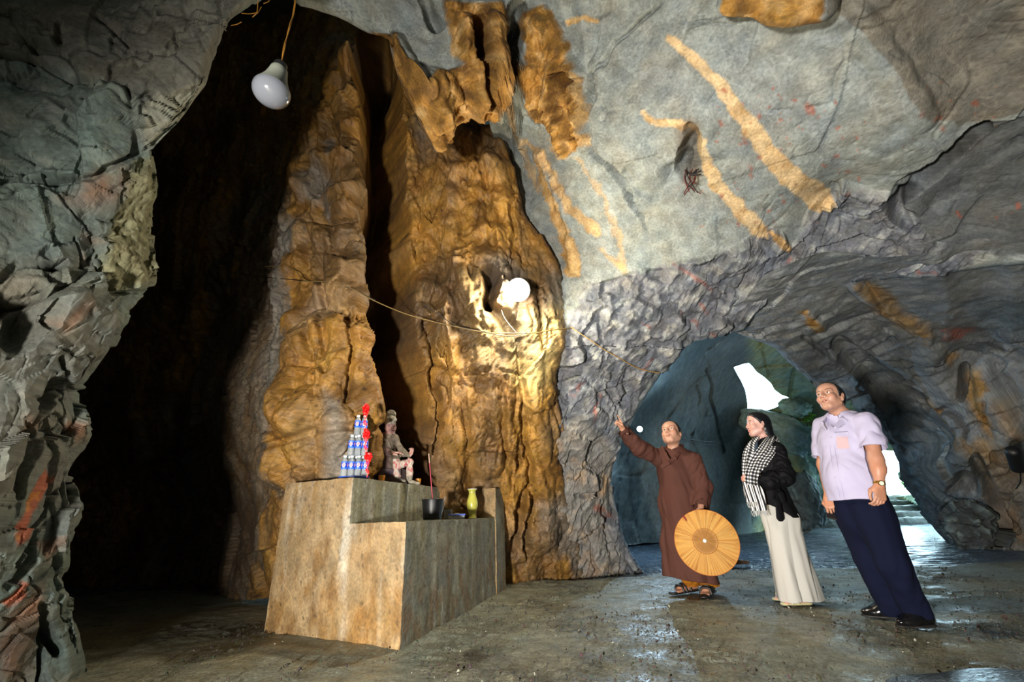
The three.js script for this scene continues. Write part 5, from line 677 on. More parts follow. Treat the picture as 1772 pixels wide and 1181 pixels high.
function mesher(f, lo, hi, cell, color) {
  const nx = Math.ceil((hi.x - lo.x) / cell) + 1, ny = Math.ceil((hi.y - lo.y) / cell) + 1, nz = Math.ceil((hi.z - lo.z) / cell) + 1, N = nx * ny * nz, val = new Float32Array(N).fill(1), B = 5, I = (i, j, k) => (k * ny + j) * nx + i;
  const at0 = (i, j, k) => f(lo.x + i * cell, lo.y + j * cell, lo.z + k * cell), reach = cell * B * 0.87 * 1.9 + cell * 2;
  for (let K = 0; K < nz; K += B) for (let J = 0; J < ny; J += B) for (let L = 0; L < nx; L += B) {
    const c = f(lo.x + (L + B / 2) * cell, lo.y + (J + B / 2) * cell, lo.z + (K + B / 2) * cell), far = Math.abs(c) > reach;
    for (let k = K; k < Math.min(K + B, nz); k++) for (let j = J; j < Math.min(J + B, ny); j++) for (let i = L; i < Math.min(L + B, nx); i++) val[I(i, j, k)] = far ? c : at0(i, j, k);
  }
  const id = new Int32Array(N).fill(-1), pos = [], cor = [[0, 0, 0], [1, 0, 0], [0, 1, 0], [1, 1, 0], [0, 0, 1], [1, 0, 1], [0, 1, 1], [1, 1, 1]], ed = [[0, 1], [2, 3], [4, 5], [6, 7], [0, 2], [1, 3], [4, 6], [5, 7], [0, 4], [1, 5], [2, 6], [3, 7]], v = new Float32Array(8);
  for (let k = 0; k < nz - 1; k++) for (let j = 0; j < ny - 1; j++) for (let i = 0; i < nx - 1; i++) {
    let m = 0; for (let c = 0; c < 8; c++) { v[c] = val[I(i + cor[c][0], j + cor[c][1], k + cor[c][2])]; if (v[c] < 0) m |= 1 << c; }
    if (m === 0 || m === 255) continue;
    let x = 0, y = 0, z = 0, n = 0; for (const [a, b] of ed) if ((v[a] < 0) !== (v[b] < 0)) { const t = v[a] / (v[a] - v[b]), A = cor[a], C = cor[b]; x += A[0] + (C[0] - A[0]) * t; y += A[1] + (C[1] - A[1]) * t; z += A[2] + (C[2] - A[2]) * t; n++; }
    id[I(i, j, k)] = pos.length / 3; pos.push(lo.x + (i + x / n) * cell, lo.y + (j + y / n) * cell, lo.z + (k + z / n) * cell);
  }
  const idx = [], quad = (a, b, c, d, flip) => { if (a < 0 || b < 0 || c < 0 || d < 0) return; if (flip) idx.push(a, c, b, a, d, c); else idx.push(a, b, c, a, c, d); };
  for (let k = 1; k < nz - 1; k++) for (let j = 1; j < ny - 1; j++) for (let i = 1; i < nx - 1; i++) {
    const s = val[I(i, j, k)] < 0;
    if (s !== (val[I(i + 1, j, k)] < 0)) quad(id[I(i, j - 1, k - 1)], id[I(i, j, k - 1)], id[I(i, j, k)], id[I(i, j - 1, k)], !s);
    if (s !== (val[I(i, j + 1, k)] < 0)) quad(id[I(i - 1, j, k - 1)], id[I(i - 1, j, k)], id[I(i, j, k)], id[I(i, j, k - 1)], !s);
    if (s !== (val[I(i, j, k + 1)] < 0)) quad(id[I(i - 1, j - 1, k)], id[I(i, j - 1, k)], id[I(i, j, k)], id[I(i - 1, j, k)], !s);
  }
  const n = pos.length / 3, nor = new Float32Array(n * 3), col = color ? new Float32Array(n * 3) : null, e = cell * 0.5;
  for (let i = 0; i < n; i++) { const x = pos[i * 3], y = pos[i * 3 + 1], z = pos[i * 3 + 2]; let a = f(x + e, y, z) - f(x - e, y, z), b = f(x, y + e, z) - f(x, y - e, z), c = f(x, y, z + e) - f(x, y, z - e); const L = Math.hypot(a, b, c) || 1; nor[i * 3] = a / L; nor[i * 3 + 1] = b / L; nor[i * 3 + 2] = c / L; if (col) col.set(color(x, y, z), i * 3); }
  const g = new THREE.BufferGeometry(); g.setAttribute('position', new THREE.Float32BufferAttribute(pos, 3)); g.setAttribute('normal', new THREE.BufferAttribute(nor, 3)); if (col) g.setAttribute('color', new THREE.BufferAttribute(col, 3)); g.setIndex(idx); return g;
}
const around = (pts, m) => { const lo = V3(1e9, 1e9, 1e9), hi = V3(-1e9, -1e9, -1e9); for (const p of pts) { lo.min(p); hi.max(p); } return [lo.subScalar(m), hi.addScalar(m)]; };
function onZ(px, py, z) { const a = at(px, py, 1).sub(EYEP); return a.multiplyScalar(z / a.z).add(EYEP); }
const qYPR = (yaw, pitch, roll = 0) => new THREE.Quaternion().setFromEuler(new THREE.Euler(-pitch, yaw, roll, 'YXZ')); // pitch > 0 looks up
// head: local +z forward, +y up, origin between the ears; h = head height
function makeHead(C, q, o) {
  const k = (o.h ?? 0.225) / 0.225, inv = new THREE.Matrix4().makeRotationFromQuaternion(q.clone().invert()).elements, w = o.wide ?? 1;
  const L = (x, y, z) => V3(x * w, y, z);
  const cran = ell(V3(0, 0.042, -0.016), [0.074 * w, 0.076, 0.094]), base = ell(V3(0, 0.0, -0.03), [0.066 * w, 0.075, 0.075]), jaw = ell(L(0, -0.036, 0.022), [0.059 * w * (o.jaw ?? 1), 0.074, 0.068]), chin = cone(L(-0.012, -0.094, 0.062), L(0.012, -0.094, 0.062), 0.017), jl = [-1, 1].map((s) => cone(L(s * 0.050 * (o.jaw ?? 1), -0.055, 0.0), L(s * 0.018, -0.092, 0.056), 0.020, 0.018));
  const cheek = [-1, 1].map((s) => ell(L(s * 0.036, -0.026, 0.060), [0.027, 0.026, 0.024])), brow = cone(L(-0.042, 0.023, 0.067), L(0.042, 0.023, 0.067), 0.013), fore = ell(V3(0, 0.055, 0.028), [0.062 * w, 0.052, 0.058]);
  const nose = cone(L(0, 0.012, 0.084), L(0, -0.027, 0.103), 0.0075, 0.0115), wing = [-1, 1].map((s) => ell(L(s * 0.0125, -0.031, 0.092), [0.0085, 0.0085, 0.010])), sock = [-1, 1].map((s) => ell(L(s * 0.031, 0.003, 0.096), [0.019, 0.0115, 0.018]));
  const lipU = [cone(L(-0.020, -0.0605, 0.080), L(0, -0.0575, 0.0895), 0.0042, 0.0062), cone(L(0.020, -0.0605, 0.080), L(0, -0.0575, 0.0895), 0.0042, 0.0062)], lipL = [cone(L(-0.017, -0.064, 0.081), L(0, -0.069, 0.0875), 0.004, 0.0068), cone(L(0.017, -0.064, 0.081), L(0, -0.069, 0.0875), 0.004, 0.0068)], mouth = cone(L(-0.021, -0.0625, 0.088), L(0.021, -0.0625, 0.088), 0.0022);
  const lid = [-1, 1].map((s) => ell(L(s * 0.031, 0.0115, 0.0795), [0.0165, 0.0065, 0.009])), lidB = [-1, 1].map((s) => ell(L(s * 0.031, -0.0065, 0.079), [0.0155, 0.0050, 0.008]));
  const ear = [-1, 1].map((s) => ell(L(s * 0.0765, -0.004, -0.014), [0.010, 0.031, 0.018], qYPR(s * 0.35, 0, s * -0.12))), conch = [-1, 1].map((s) => ell(L(s * 0.087, -0.001, -0.008), [0.008, 0.017, 0.008])), lobe = [-1, 1].map((s) => ell(L(s * 0.073, -0.032, -0.008), [0.008, 0.010, 0.009]));
  const field = (x, y, z) => {
    let d = smin(cran(x, y, z), base(x, y, z), 0.03); d = smin(d, fore(x, y, z), 0.03); d = smin(d, jaw(x, y, z), 0.03); d = smin(d, jl[x < 0 ? 0 : 1](x, y, z), 0.025); d = smin(d, chin(x, y, z), 0.022); const s = x < 0 ? 0 : 1;
    d = smin(d, cheek[s](x, y, z), 0.024); d = smin(d, brow(x, y, z), 0.016); d = smax(d, -sock[s](x, y, z), 0.014); d = smin(d, lid[s](x, y, z), 0.005); d = smin(d, lidB[s](x, y, z), 0.005);
    d = smin(d, nose(x, y, z), 0.013); d = smin(d, wing[s](x, y, z), 0.008); d = smin(d, smin(lipU[0](x, y, z), lipU[1](x, y, z), 0.003), 0.006); d = smin(d, smin(lipL[0](x, y, z), lipL[1](x, y, z), 0.003), 0.006); d = smax(d, -mouth(x, y, z) - 0.0, 0.003);
    let e = smin(ear[s](x, y, z), lobe[s](x, y, z), 0.008); e = smax(e, -conch[s](x, y, z), 0.006); return smin(d, e, 0.007);
  };
  const toL = (x, y, z) => { x = (x - C.x) / k; y = (y - C.y) / k; z = (z - C.z) / k; return [inv[0] * x + inv[4] * y + inv[8] * z, inv[1] * x + inv[5] * y + inv[9] * z, inv[2] * x + inv[6] * y + inv[10] * z]; };
  const world = (v) => v.clone().multiplyScalar(k).applyQuaternion(q).add(C);
  const fw = (x, y, z) => { const p = toL(x, y, z); return field(p[0], p[1], p[2]) * k; };
  const line = o.hairline, hairD = (p) => { let d = p[2] - interp(line, p[1]); return d; };
  const tone = (x, y, z) => {
    const p = toL(x, y, z), ax = Math.abs(p[0]) / w; let c = o.skin.slice();
    const red = sstep(0.03, 0.008, Math.hypot(ax - 0.036, p[1] + 0.03, (p[2] - 0.07))) * 0.25 + sstep(0.022, 0.006, Math.hypot(ax, p[1] + 0.03, p[2] - 0.1)) * 0.15; c = mix3(c, o.blush, red);
    const lip = Math.max(sstep(0.0016, -0.001, lipU[0](p[0], p[1], p[2])), sstep(0.0016, -0.001, lipU[1](p[0], p[1], p[2])), sstep(0.0016, -0.001, lipL[0](p[0], p[1], p[2])), sstep(0.0016, -0.001, lipL[1](p[0], p[1], p[2]))); c = mix3(c, o.lip, lip); c = mix3(c, o.lipDark ?? [0.08, 0.02, 0.02], sstep(0.0016, 0, mouth(p[0], p[1], p[2])) * 0.8);
    if (p[2] > 0.04) { const by = 0.0265 + 0.006 * Math.sin(clamp((ax - 0.014) / 0.036) * 2.4) - 0.004 * clamp((ax - 0.04) / 0.012); if (ax > 0.013 && ax < 0.052) c = mix3(c, o.hair, sstep(0.0048, 0.0018, Math.abs(p[1] - by)) * 0.85 * sstep(0.013, 0.018, ax) * sstep(0.053, 0.045, ax)); if (ax > 0.016 && ax < 0.047) c = mix3(c, [0.03, 0.015, 0.012], sstep(0.0022, 0.0008, Math.abs(p[1] - (0.0062 - Math.pow((ax - 0.031) / 0.016, 2) * 0.005))) * 0.8); }
    if (o.stubble) { const d = hairD(p); if (d < 0.01) c = mix3(c, o.stubble, sstep(0.008, -0.006, d) * 0.9); }
    return c;
  };
  const eyes = (parent) => { for (const s of [-1, 1]) { const e = obj('eye', new THREE.SphereGeometry(0.0125 * k, 20, 14), gloss(0xd9d2c8, 0.2), parent); e.scale.set(1.05, 0.62, 0.62); e.quaternion.copy(q); e.position.copy(world(L(s * 0.031, 0.002, 0.0775))).sub(parent.position); const i = obj('iris', new THREE.SphereGeometry(0.0064 * k, 14, 10), gloss(0x120a08, 0.1), e); i.scale.set(1, 1.55, 0.5); i.position.set((o.gaze ?? 0) * k, 0.002 * k, 0.0115 * k); } };
  return { fw, tone, eyes, world, toL, hairD, k, cran: (x, y, z) => { const p = toL(x, y, z); return smin(smin(cran(...p), base(...p), 0.03), fore(...p), 0.03) * k; } };
}
// hand: wrist W, f = towards the fingers, n = back of the hand, side = towards the thumb; curl per finger [index..little], thumb curl
function makeHand(W, f, n, side, o = {}) {
  const s = o.size ?? 1, parts = [], K = [], F = f.clone().normalize(), N = n.clone().addScaledVector(F, -n.dot(F)).normalize(), S = V3().crossVectors(F, N).normalize(); if (S.dot(side) < 0) S.negate();
  const P = (a, b, c) => W.clone().addScaledVector(F, a * s).addScaledVector(S, b * s).addScaledVector(N, c * s), len = [0.074, 0.082, 0.076, 0.060], curl = o.curl ?? [0.35, 0.4, 0.45, 0.5];
  const tips = [];
  for (let i = 0; i < 4; i++) {
    const b = 0.028 - i * 0.0187, k = P(0.088 - Math.abs(i - 1.2) * 0.004, b, -0.001), r = [0.0085, 0.0087, 0.0083, 0.0074][i] * s; parts.push(flat(P(0.005, b * 0.62, 0), k, 0.0145 * s, 0.0125 * s, N, 0.8)); K.push(k);
    let a = k, ang = curl[i] * 0.75, sp = (1.2 - i) * 0.05 * (o.spread ?? 1); const seg = [0.46, 0.30, 0.24];
    for (let j = 0; j < 3; j++) { const dir = F.clone().multiplyScalar(Math.cos(ang)).addScaledVector(N, -Math.sin(ang)).addScaledVector(S, sp).normalize(), e = a.clone().addScaledVector(dir, len[i] * seg[j] * s); parts.push(cone(a, e, r * (1 - j * 0.08), r * (0.94 - j * 0.1))); a = e; ang += curl[i] * [1.15, 0.9, 0][j]; }
    tips.push(a);
  }
  const tc = o.thumb ?? 0.4, t0 = P(0.018, 0.022, -0.006), t1 = P(0.048, 0.046, -0.014 - tc * 0.012), t2 = P(0.078, 0.054 - tc * 0.022, -0.020 - tc * 0.022), t3 = P(0.100, 0.052 - tc * 0.036, -0.024 - tc * 0.026);
  parts.push(cone(t0, t1, 0.0155 * s, 0.0125 * s)); const th = [cone(t1, t2, 0.0115 * s, 0.0098 * s), cone(t2, t3, 0.0098 * s, 0.0078 * s)];
  const palm = parts.filter((_, i) => i % 4 === 0).slice(0, 4), pf = blend([...palm, parts[parts.length - 1]], 0.014 * s), fingers = parts.filter((_, i) => i < 16 && i % 4).concat(th);
  const g = (x, y, z) => { let d = pf(x, y, z), e = 1e9; for (const q of fingers) e = Math.min(e, q(x, y, z)); return smin(d, e, 0.006 * s); };
  g.pts = [W, ...K, ...tips, t2, t3]; g.tips = tips; g.knuckles = K; g.thumb = t3; g.at = P; return g;
}
const wrapF = (body, extra, k) => (x, y, z) => { let d = body(x, y, z); for (const e of extra) d = smin(d, e(x, y, z), k); return d; };
function figure(name, label, pos) { const o = thing(name, label, 'person', pos); return { o, add(n, g, m) { g = g.clone(); g.translate(-pos.x, -pos.y, -pos.z); return obj(n, g, m, o); } }; }
const folds = (x, y, z, fx, fy, fz, amp) => amp * (1 - Math.abs(n3(x * fx, y * fy, z * fz)) * 2.4) + amp * 0.45 * n3(x * fx * 2.3 + 4, y * fy * 2.1, z * fz * 2.3);
const SKIN = hex('#a47a66'), SKINM = hex('#a87e68'), SKINW = hex('#b88e82');
const skinM = phys({ vertexColors: true, roughness: 0.5, sheen: 0.2, sheenRoughness: 0.5 });
const weave = dataTex(256, (u, v) => 0.5 + 0.35 * Math.sin(u * 6.283 * 64) * Math.sin(v * 6.283 * 64) + tnoise(u, v, 12, 3, 4) * 0.4, false, 6);
const cloth = (c, r = 0.85, x = {}) => phys({ color: c, roughness: r, specularIntensity: 0.25, sheen: 0.0, sheenRoughness: 0.6, sheenColor: new THREE.Color(c), side: THREE.DoubleSide, ...x });
// ───────────── the man in the white shirt ─────────────
{
  const foot = onGround(1572, 1082), z = foot.z, J = (x, y, dz = 0) => onZ(x, y, z + dz), { o, add } = figure('person', 'man in a short-sleeved pale lilac shirt and dark navy trousers, looking up', V3(foot.x, 0, foot.z));
  const yaw = -1.02, fwd = V3(Math.sin(yaw), 0, Math.cos(yaw)), left = V3(Math.cos(yaw), 0, -Math.sin(yaw));
  const neck = J(1463, 726, 0), headC = J(1437, 690, 0.02), H = makeHead(headC, qYPR(-1.08, 0.34, 0.10), { h: 0.232, wide: 1.02, skin: SKIN, blush: hex('#c4664a'), lip: hex('#9a5648'), hair: [0.015, 0.013, 0.012], gaze: -0.001, hairline: [[-0.09, -0.085], [-0.045, -0.055], [-0.04, -0.03], [-0.012, -0.014], [-0.01, 0.012], [0.02, 0.022], [0.05, 0.030], [0.08, 0.036], [0.105, 0.052], [0.13, 0.06]] });
  const shR = J(1424, 739, -0.15), shL = J(1499, 733, 0.16), elR = J(1425, 805, -0.16), elL = J(1516, 796, 0.20), wrR = J(1434, 858, -0.12), wrL = J(1522, 840, 0.22), chest = J(1463, 765, 0.0), belly = J(1474, 826, 0.0), hip = J(1492, 872, 0);
  const neckTop = H.world(V3(0, -0.05, -0.03));
  const hR = makeHand(wrR, J(1441, 892, -0.08).sub(wrR), V3(-0.55, 0.1, 0.6), fwd, { curl: [0.75, 0.85, 0.95, 1.0], thumb: 0.9, size: 1.0 });
  const hL = makeHand(wrL, J(1525, 888, 0.24).sub(wrL), V3(0.15, 0.3, 0.95), V3(-0.9, 0, 0.3), { curl: [0.55, 0.65, 0.7, 0.75], thumb: 0.6, size: 1.03 });
  const body = blend([cone(neckTop, neck, 0.055, 0.062), cone(neck, chest, 0.07, 0.12), cone(chest, hip, 0.12, 0.12), cone(neck, shR, 0.05, 0.05), cone(neck, shL, 0.05, 0.05), cone(shR, elR, 0.05, 0.041), cone(elR, wrR, 0.041, 0.027), cone(shL, elL, 0.052, 0.043), cone(elL, J(1520, 812, 0.21), 0.045, 0.043), cone(J(1520, 812, 0.21), wrL, 0.043, 0.028)], 0.03);
  const all = [headC, neck, shR, shL, elR, elL, wrR, wrL, hip];
  const arms = wrapF(body, [hR, hL], 0.02), [b0, b1] = around([...all, ...hR.pts, ...hL.pts], 0.16), tint = (x, y, z) => mix3(SKIN, hex('#a86a48'), clamp(0.35 + n3(x * 9, y * 9, z * 9) * 0.4));
  const bodyNoHead = (x, y, z) => smax(body(x, y, z), -(H.fw(x, y, z) - 0.001) * 0 - 1, 0);
  const g = join([mesher(body, b0, b1, 0.011, tint), mesher((x, y, z) => smin(H.fw(x, y, z), body(x, y, z), 0.02), ...around([headC], 0.15), 0.003, H.tone), mesher(wrapF(body, [hR], 0.016), ...around(hR.pts, 0.022), 0.0032, tint), mesher(wrapF(body, [hL], 0.016), ...around(hL.pts, 0.022), 0.0032, tint)]);
  add('body', g, skinM); H.eyes(o);
  add('hair', mesher((x, y, z) => { const p = H.toL(x, y, z); return smax(H.cran(x, y, z) - 0.007 + 0.003 * n3(x * 90, y * 90, z * 90), H.hairD(p) * 0.8, 0.01); }, ...around([headC], 0.15), 0.0034), phys({ color: 0x0e0d0d, roughness: 0.42 }));
  // shirt
  const slR = [shR, elR.clone().lerp(shR, 0.18)], slL = [shL, elL.clone().lerp(shL, 0.30)];
  const trunk = blend([flat(J(1459, 736, 0), chest, 0.125, 0.168, fwd, 0.72), flat(chest, belly, 0.172, 0.178, fwd, 0.86), flat(belly, J(1484, 872, 0.0), 0.178, 0.182, fwd, 0.82), cone(J(1455, 728, 0), shR, 0.05, 0.066), cone(J(1462, 727, 0.02), shL, 0.05, 0.072), ell(belly.clone().addScaledVector(fwd, 0.06), [0.13, 0.14, 0.13])], 0.07);
  const shirtD = (x, y, z) => { let t = trunk(x, y, z) + folds(x, y, z, 7, 4, 7, 0.0045) + folds(x + y * 0.7, y, z, 11, 2.5, 11, 0.0025); return t; };
  const hem = J(1472, 866, 0).y, sleeve = (a, b, r0, r1, k) => { const ax = b.clone().sub(a).normalize(), outer = cone(a, b.clone().addScaledVector(ax, 0.05), r0, r1), inner = cone(a, b.clone().addScaledVector(ax, 0.12), r0 - 0.02, r1 - 0.010); return (x, y, z) => { const e = (x - b.x) * ax.x + (y - b.y) * ax.y + (z - b.z) * ax.z; let d = outer(x, y, z) + folds(x, y, z, 12, 8, 12, 0.006) + 0.003 * Math.sin(e * 60 + x * 20); d = Math.max(d, e); return e > -0.06 ? Math.max(d, -inner(x, y, z)) : d; }; };
  const sR = sleeve(shR, slR[1], 0.075, 0.086), sL = sleeve(shL, slL[1], 0.082, 0.098);
  const collarV = J(1437, 742, 0.08), vneck = ell(J(1444, 718, 0.09), [0.062, 0.095, 0.075]);
  const shirt = (x, y, z) => { let d = smin(shirtD(x, y, z), sR(x, y, z), 0.025); d = smin(d, sL(x, y, z), 0.025); d = Math.max(d, hem + 0.0 - y + 0.004 * Math.sin(x * 30)); d = smax(d, -(body(x, y, z) - 0.006) , 0.004); d = smax(d, -vneck(x, y, z), 0.01); return d; };
  const [s0, s1] = around([shR, shL, slR[1], slL[1], hip, neck], 0.2); s0.y = hem - 0.03;
  const lilac = cloth(0xa6a1ba, 0.85);
  add('shirt', mesher(shirt, s0, s1, 0.0068), lilac);
  // collar: two leaves round the neck
  for (const s of [-1, 1]) { const pts = s < 0 ? [[1444, 718, -0.07, 0.02], [1431, 724, -0.02, 0.03], [1422, 735, 0.04, 0.03], [1428, 743, 0.09, 0.018]] : [[1462, 708, 0.0, 0.03], [1466, 717, 0.06, 0.04], [1459, 729, 0.11, 0.042], [1446, 740, 0.13, 0.018]]; const c = pts.map(([x, y, dz, r]) => cone(J(x, y, dz), J(x, y, dz).add(V3(0, -0.001, 0)), r * 0.5)), f = blend(pts.slice(1).map((p, i) => flat(J(pts[i][0], pts[i][1], pts[i][2]), J(p[0], p[1], p[2]), pts[i][3] * 0.62, p[3] * 0.62, fwd.clone().addScaledVector(left, s * 0.6).normalize(), 0.28)), 0.02); add('collar', mesher(f, ...around(pts.map((p) => J(p[0], p[1], p[2])), 0.05), 0.0036), lilac); }
  const surfPt = (px, py) => { const a = at(px, py, 1).sub(EYEP); let t = (z + 0.45) / a.z; const p = V3(); for (let i = 0; i < 90; i++) { p.copy(a).multiplyScalar(t).add(EYEP); const d = shirt(p.x, p.y, p.z); if (d < 0.0008) break; t += Math.max(0.0006, d * 0.6) / a.length(); } return p; };
  const stripOn = (name, pxs, r, mat) => { const q = pxs.map(([x, y]) => surfPt(x, y)); const m = add(name, tubeAlong(q, r, 40, 6), mat); return m; };
  stripOn('placket_seam', [[1441, 748], [1444, 775], [1450, 810], [1456, 840], [1461, 864]], 0.0022, lilac); stripOn('placket_seam', [[1432, 746], [1436, 775], [1441, 810], [1448, 840], [1454, 864]], 0.0018, lilac);
  for (const [x, y] of [[1438, 757], [1437, 773], [1439, 790], [1440, 808], [1444, 826], [1448, 844]]) { const p = surfPt(x, y); add('button', new THREE.SphereGeometry(0.0055, 12, 8).translate(p.x, p.y, p.z), gloss(0xa8a4b4, 0.3)); }
  stripOn('pocket_edge', [[1444, 748.5], [1456, 748], [1467, 747]], 0.0026, cloth(0x74788a)); stripOn('pocket_seam', [[1446, 749], [1447, 765], [1448, 778], [1460, 779], [1471, 777], [1470, 760], [1468, 748]], 0.0014, lilac);
  { const a = surfPt(1447.5, 756), b = surfPt(1468, 755), c = surfPt(1470.5, 776), d = surfPt(1448.5, 777), pos = [], idx = [], n = 6; for (let j = 0; j <= n; j++) for (let i = 0; i <= n; i++) { const x = lerp(lerp(1447, 1467, i / n), lerp(1448.5, 1470, i / n), j / n), y = lerp(756, 777, j / n), p = surfPt(x, y); p.addScaledVector(EYEP.clone().sub(p).normalize(), 0.0022); pos.push(p.x, p.y, p.z); } for (let j = 0; j < n; j++) for (let i = 0; i < n; i++) { const q = j * (n + 1) + i; idx.push(q, q + n + 1, q + 1, q + 1, q + n + 1, q + n + 2); } const gg = new THREE.BufferGeometry(); gg.setAttribute('position', new THREE.Float32BufferAttribute(pos, 3)); gg.setIndex(idx); gg.computeVertexNormals(); add('pocket_note', gg, cloth(0xb0979c)).userData.label = 'pinkish notes showing through the pocket'; }
  // trousers, shoes
  const hR0 = J(1478, 888, -0.085), hL0 = J(1512, 888, 0.085), kR = J(1506, 972, -0.08), kL = J(1545, 978, 0.10), aR = J(1540, 1048, -0.07), aL = J(1585, 1058, 0.05);
  const legs = (x, y, z) => { const r = smin(cone(hR0, kR, 0.105, 0.088)(x, y, z), cone(kR, aR, 0.088, 0.084)(x, y, z), 0.03), l = smin(lA(x, y, z), lB(x, y, z), 0.03); return smin(smin(rA(x, y, z), rB(x, y, z), 0.03), l, 0.018); }, rA = cone(hR0, kR, 0.108, 0.090), rB = cone(kR, aR, 0.090, 0.078), lA = cone(hL0, kL, 0.112, 0.094), lB = cone(kL, aL, 0.094, 0.080), seat = flat(J(1487, 858, 0), J(1497, 892, 0), 0.166, 0.172, fwd, 0.82);
  const pants = (x, y, z) => { const L = smin(smin(rA(x, y, z), rB(x, y, z), 0.03), smin(lA(x, y, z), lB(x, y, z), 0.03), 0.014); let d = smin(L, seat(x, y, z), 0.05); const low = sstep(0.45, 0.08, y); d += folds(x, y, z, 8, 2.2, 8, 0.008) + low * 0.010 * n3(x * 9, y * 16, z * 9) - 0.004; return Math.max(d, 0.045 + 0.01 * Math.sin(x * 22) - y, y - J(1490, 858, 0).y); };
  add('trousers', mesher(pants, ...around([hR0, hL0, kR, kL, aR, aL, J(1487, 850, 0)], 0.2), 0.0075), cloth(0x090e22, 0.9));
  const shoeM = phys({ color: 0x0a0a0c, roughness: 0.22, clearcoat: 0.5 });
  const shoe = (toe, heel, h) => { const d = toe.clone().sub(heel).setY(0).normalize(), up = V3(0, 1, 0), a = heel.clone().setY(0.05), b = toe.clone().setY(0.032), m = heel.clone().lerp(toe, 0.45).setY(0.05); const f = blend([flat(a, m, 0.050, 0.052, up, 0.9), flat(m, b.clone().addScaledVector(d, -0.05), 0.052, 0.044, up, 0.85), flat(b.clone().addScaledVector(d, -0.06), b, 0.044, 0.028, up, 0.7), cone(heel.clone().setY(0.06).addScaledVector(d, 0.02), heel.clone().setY(0.12).addScaledVector(d, 0.03), 0.045, 0.047)], 0.03); add('shoe', mesher((x, y, z) => Math.max(f(x, y, z), 0.012 - y), ...around([toe, heel, heel.clone().setY(0.12)], 0.08), 0.005), shoeM); const sole = blend([flat(heel.clone().setY(0.009), m.clone().setY(0.009), 0.050, 0.052, up, 0.3), flat(m.clone().setY(0.009), b.clone().setY(0.009), 0.052, 0.034, up, 0.3)], 0.01); add('shoe_sole', mesher((x, y, z) => Math.max(sole(x, y, z), y - 0.02, 0.001 - y), ...around([toe.clone().setY(0), heel.clone().setY(0)], 0.07), 0.0045), gloss(0x1c1a18, 0.6)); };
  shoe(onGround(1500, 1068), onGround(1556, 1071), 1); shoe(onGround(1562, 1087), onGround(1606, 1085), 1);
  // watch, ring, phone
  { const ax = wrL.clone().sub(elL).normalize(), c = wrL.clone().addScaledVector(ax, -0.012), q = new THREE.Quaternion().setFromUnitVectors(V3(0, 0, 1), ax), gold = std({ color: 0x9a7a2e, roughness: 0.3, metalness: 0.9 }); const t = new THREE.TorusGeometry(0.0315, 0.0055, 8, 40).scale(1, 1, 1.5).applyQuaternion(q); add('watch_strap', t.translate(c.x, c.y, c.z), gold); const f = EYEP.clone().sub(c).normalize().addScaledVector(V3(1, 0, 0), 0.35).normalize(), cc = c.clone().addScaledVector(f, 0.033); const qq = new THREE.Quaternion().setFromUnitVectors(V3(0, 1, 0), f); add('watch_case', new THREE.CylinderGeometry(0.017, 0.019, 0.009, 28).applyQuaternion(qq).translate(cc.x, cc.y, cc.z), gold); const c3 = cc.clone().addScaledVector(f, 0.0052); add('watch_dial', new THREE.CylinderGeometry(0.0135, 0.0135, 0.001, 28).applyQuaternion(qq).translate(c3.x, c3.y, c3.z), gloss(0xbfc2b4, 0.15)); const k = hL.knuckles[2].clone().lerp(hL.tips[2], 0.22); const rd = hL.tips[2].clone().sub(hL.knuckles[2]).normalize(); add('ring', new THREE.TorusGeometry(0.0098, 0.0028, 8, 28).applyQuaternion(new THREE.Quaternion().setFromUnitVectors(V3(0, 0, 1), rd)).translate(k.x, k.y, k.z), std({ color: 0xb08a3a, roughness: 0.25, metalness: 1 })); const st = k.clone().addScaledVector(V3(-0.2, 0.1, 1).normalize(), 0.011); add('ring_stone', new THREE.SphereGeometry(0.006, 12, 8).translate(st.x, st.y, st.z), gloss(0x14060a, 0.1)); }
  { const ph = thing('phone', 'dark mobile phone held in the right hand of the man in the lilac shirt', 'phone', hR.at(0.098, 0.0, -0.034)); const dir = J(1440, 900, -0.08).sub(J(1444, 868, -0.08)).normalize(); ph.quaternion.setFromUnitVectors(V3(0, 1, 0), dir); ph.rotateY(0.7); obj('phone_case', new RoundedBoxGeometry(0.066, 0.128, 0.010, 3, 0.004), gloss(0x120c0c, 0.25), ph); obj('camera_bump', new RoundedBoxGeometry(0.022, 0.03, 0.003, 2, 0.001).translate(0.016, -0.04, 0.006), gloss(0x2a1a18, 0.2), ph); }
}
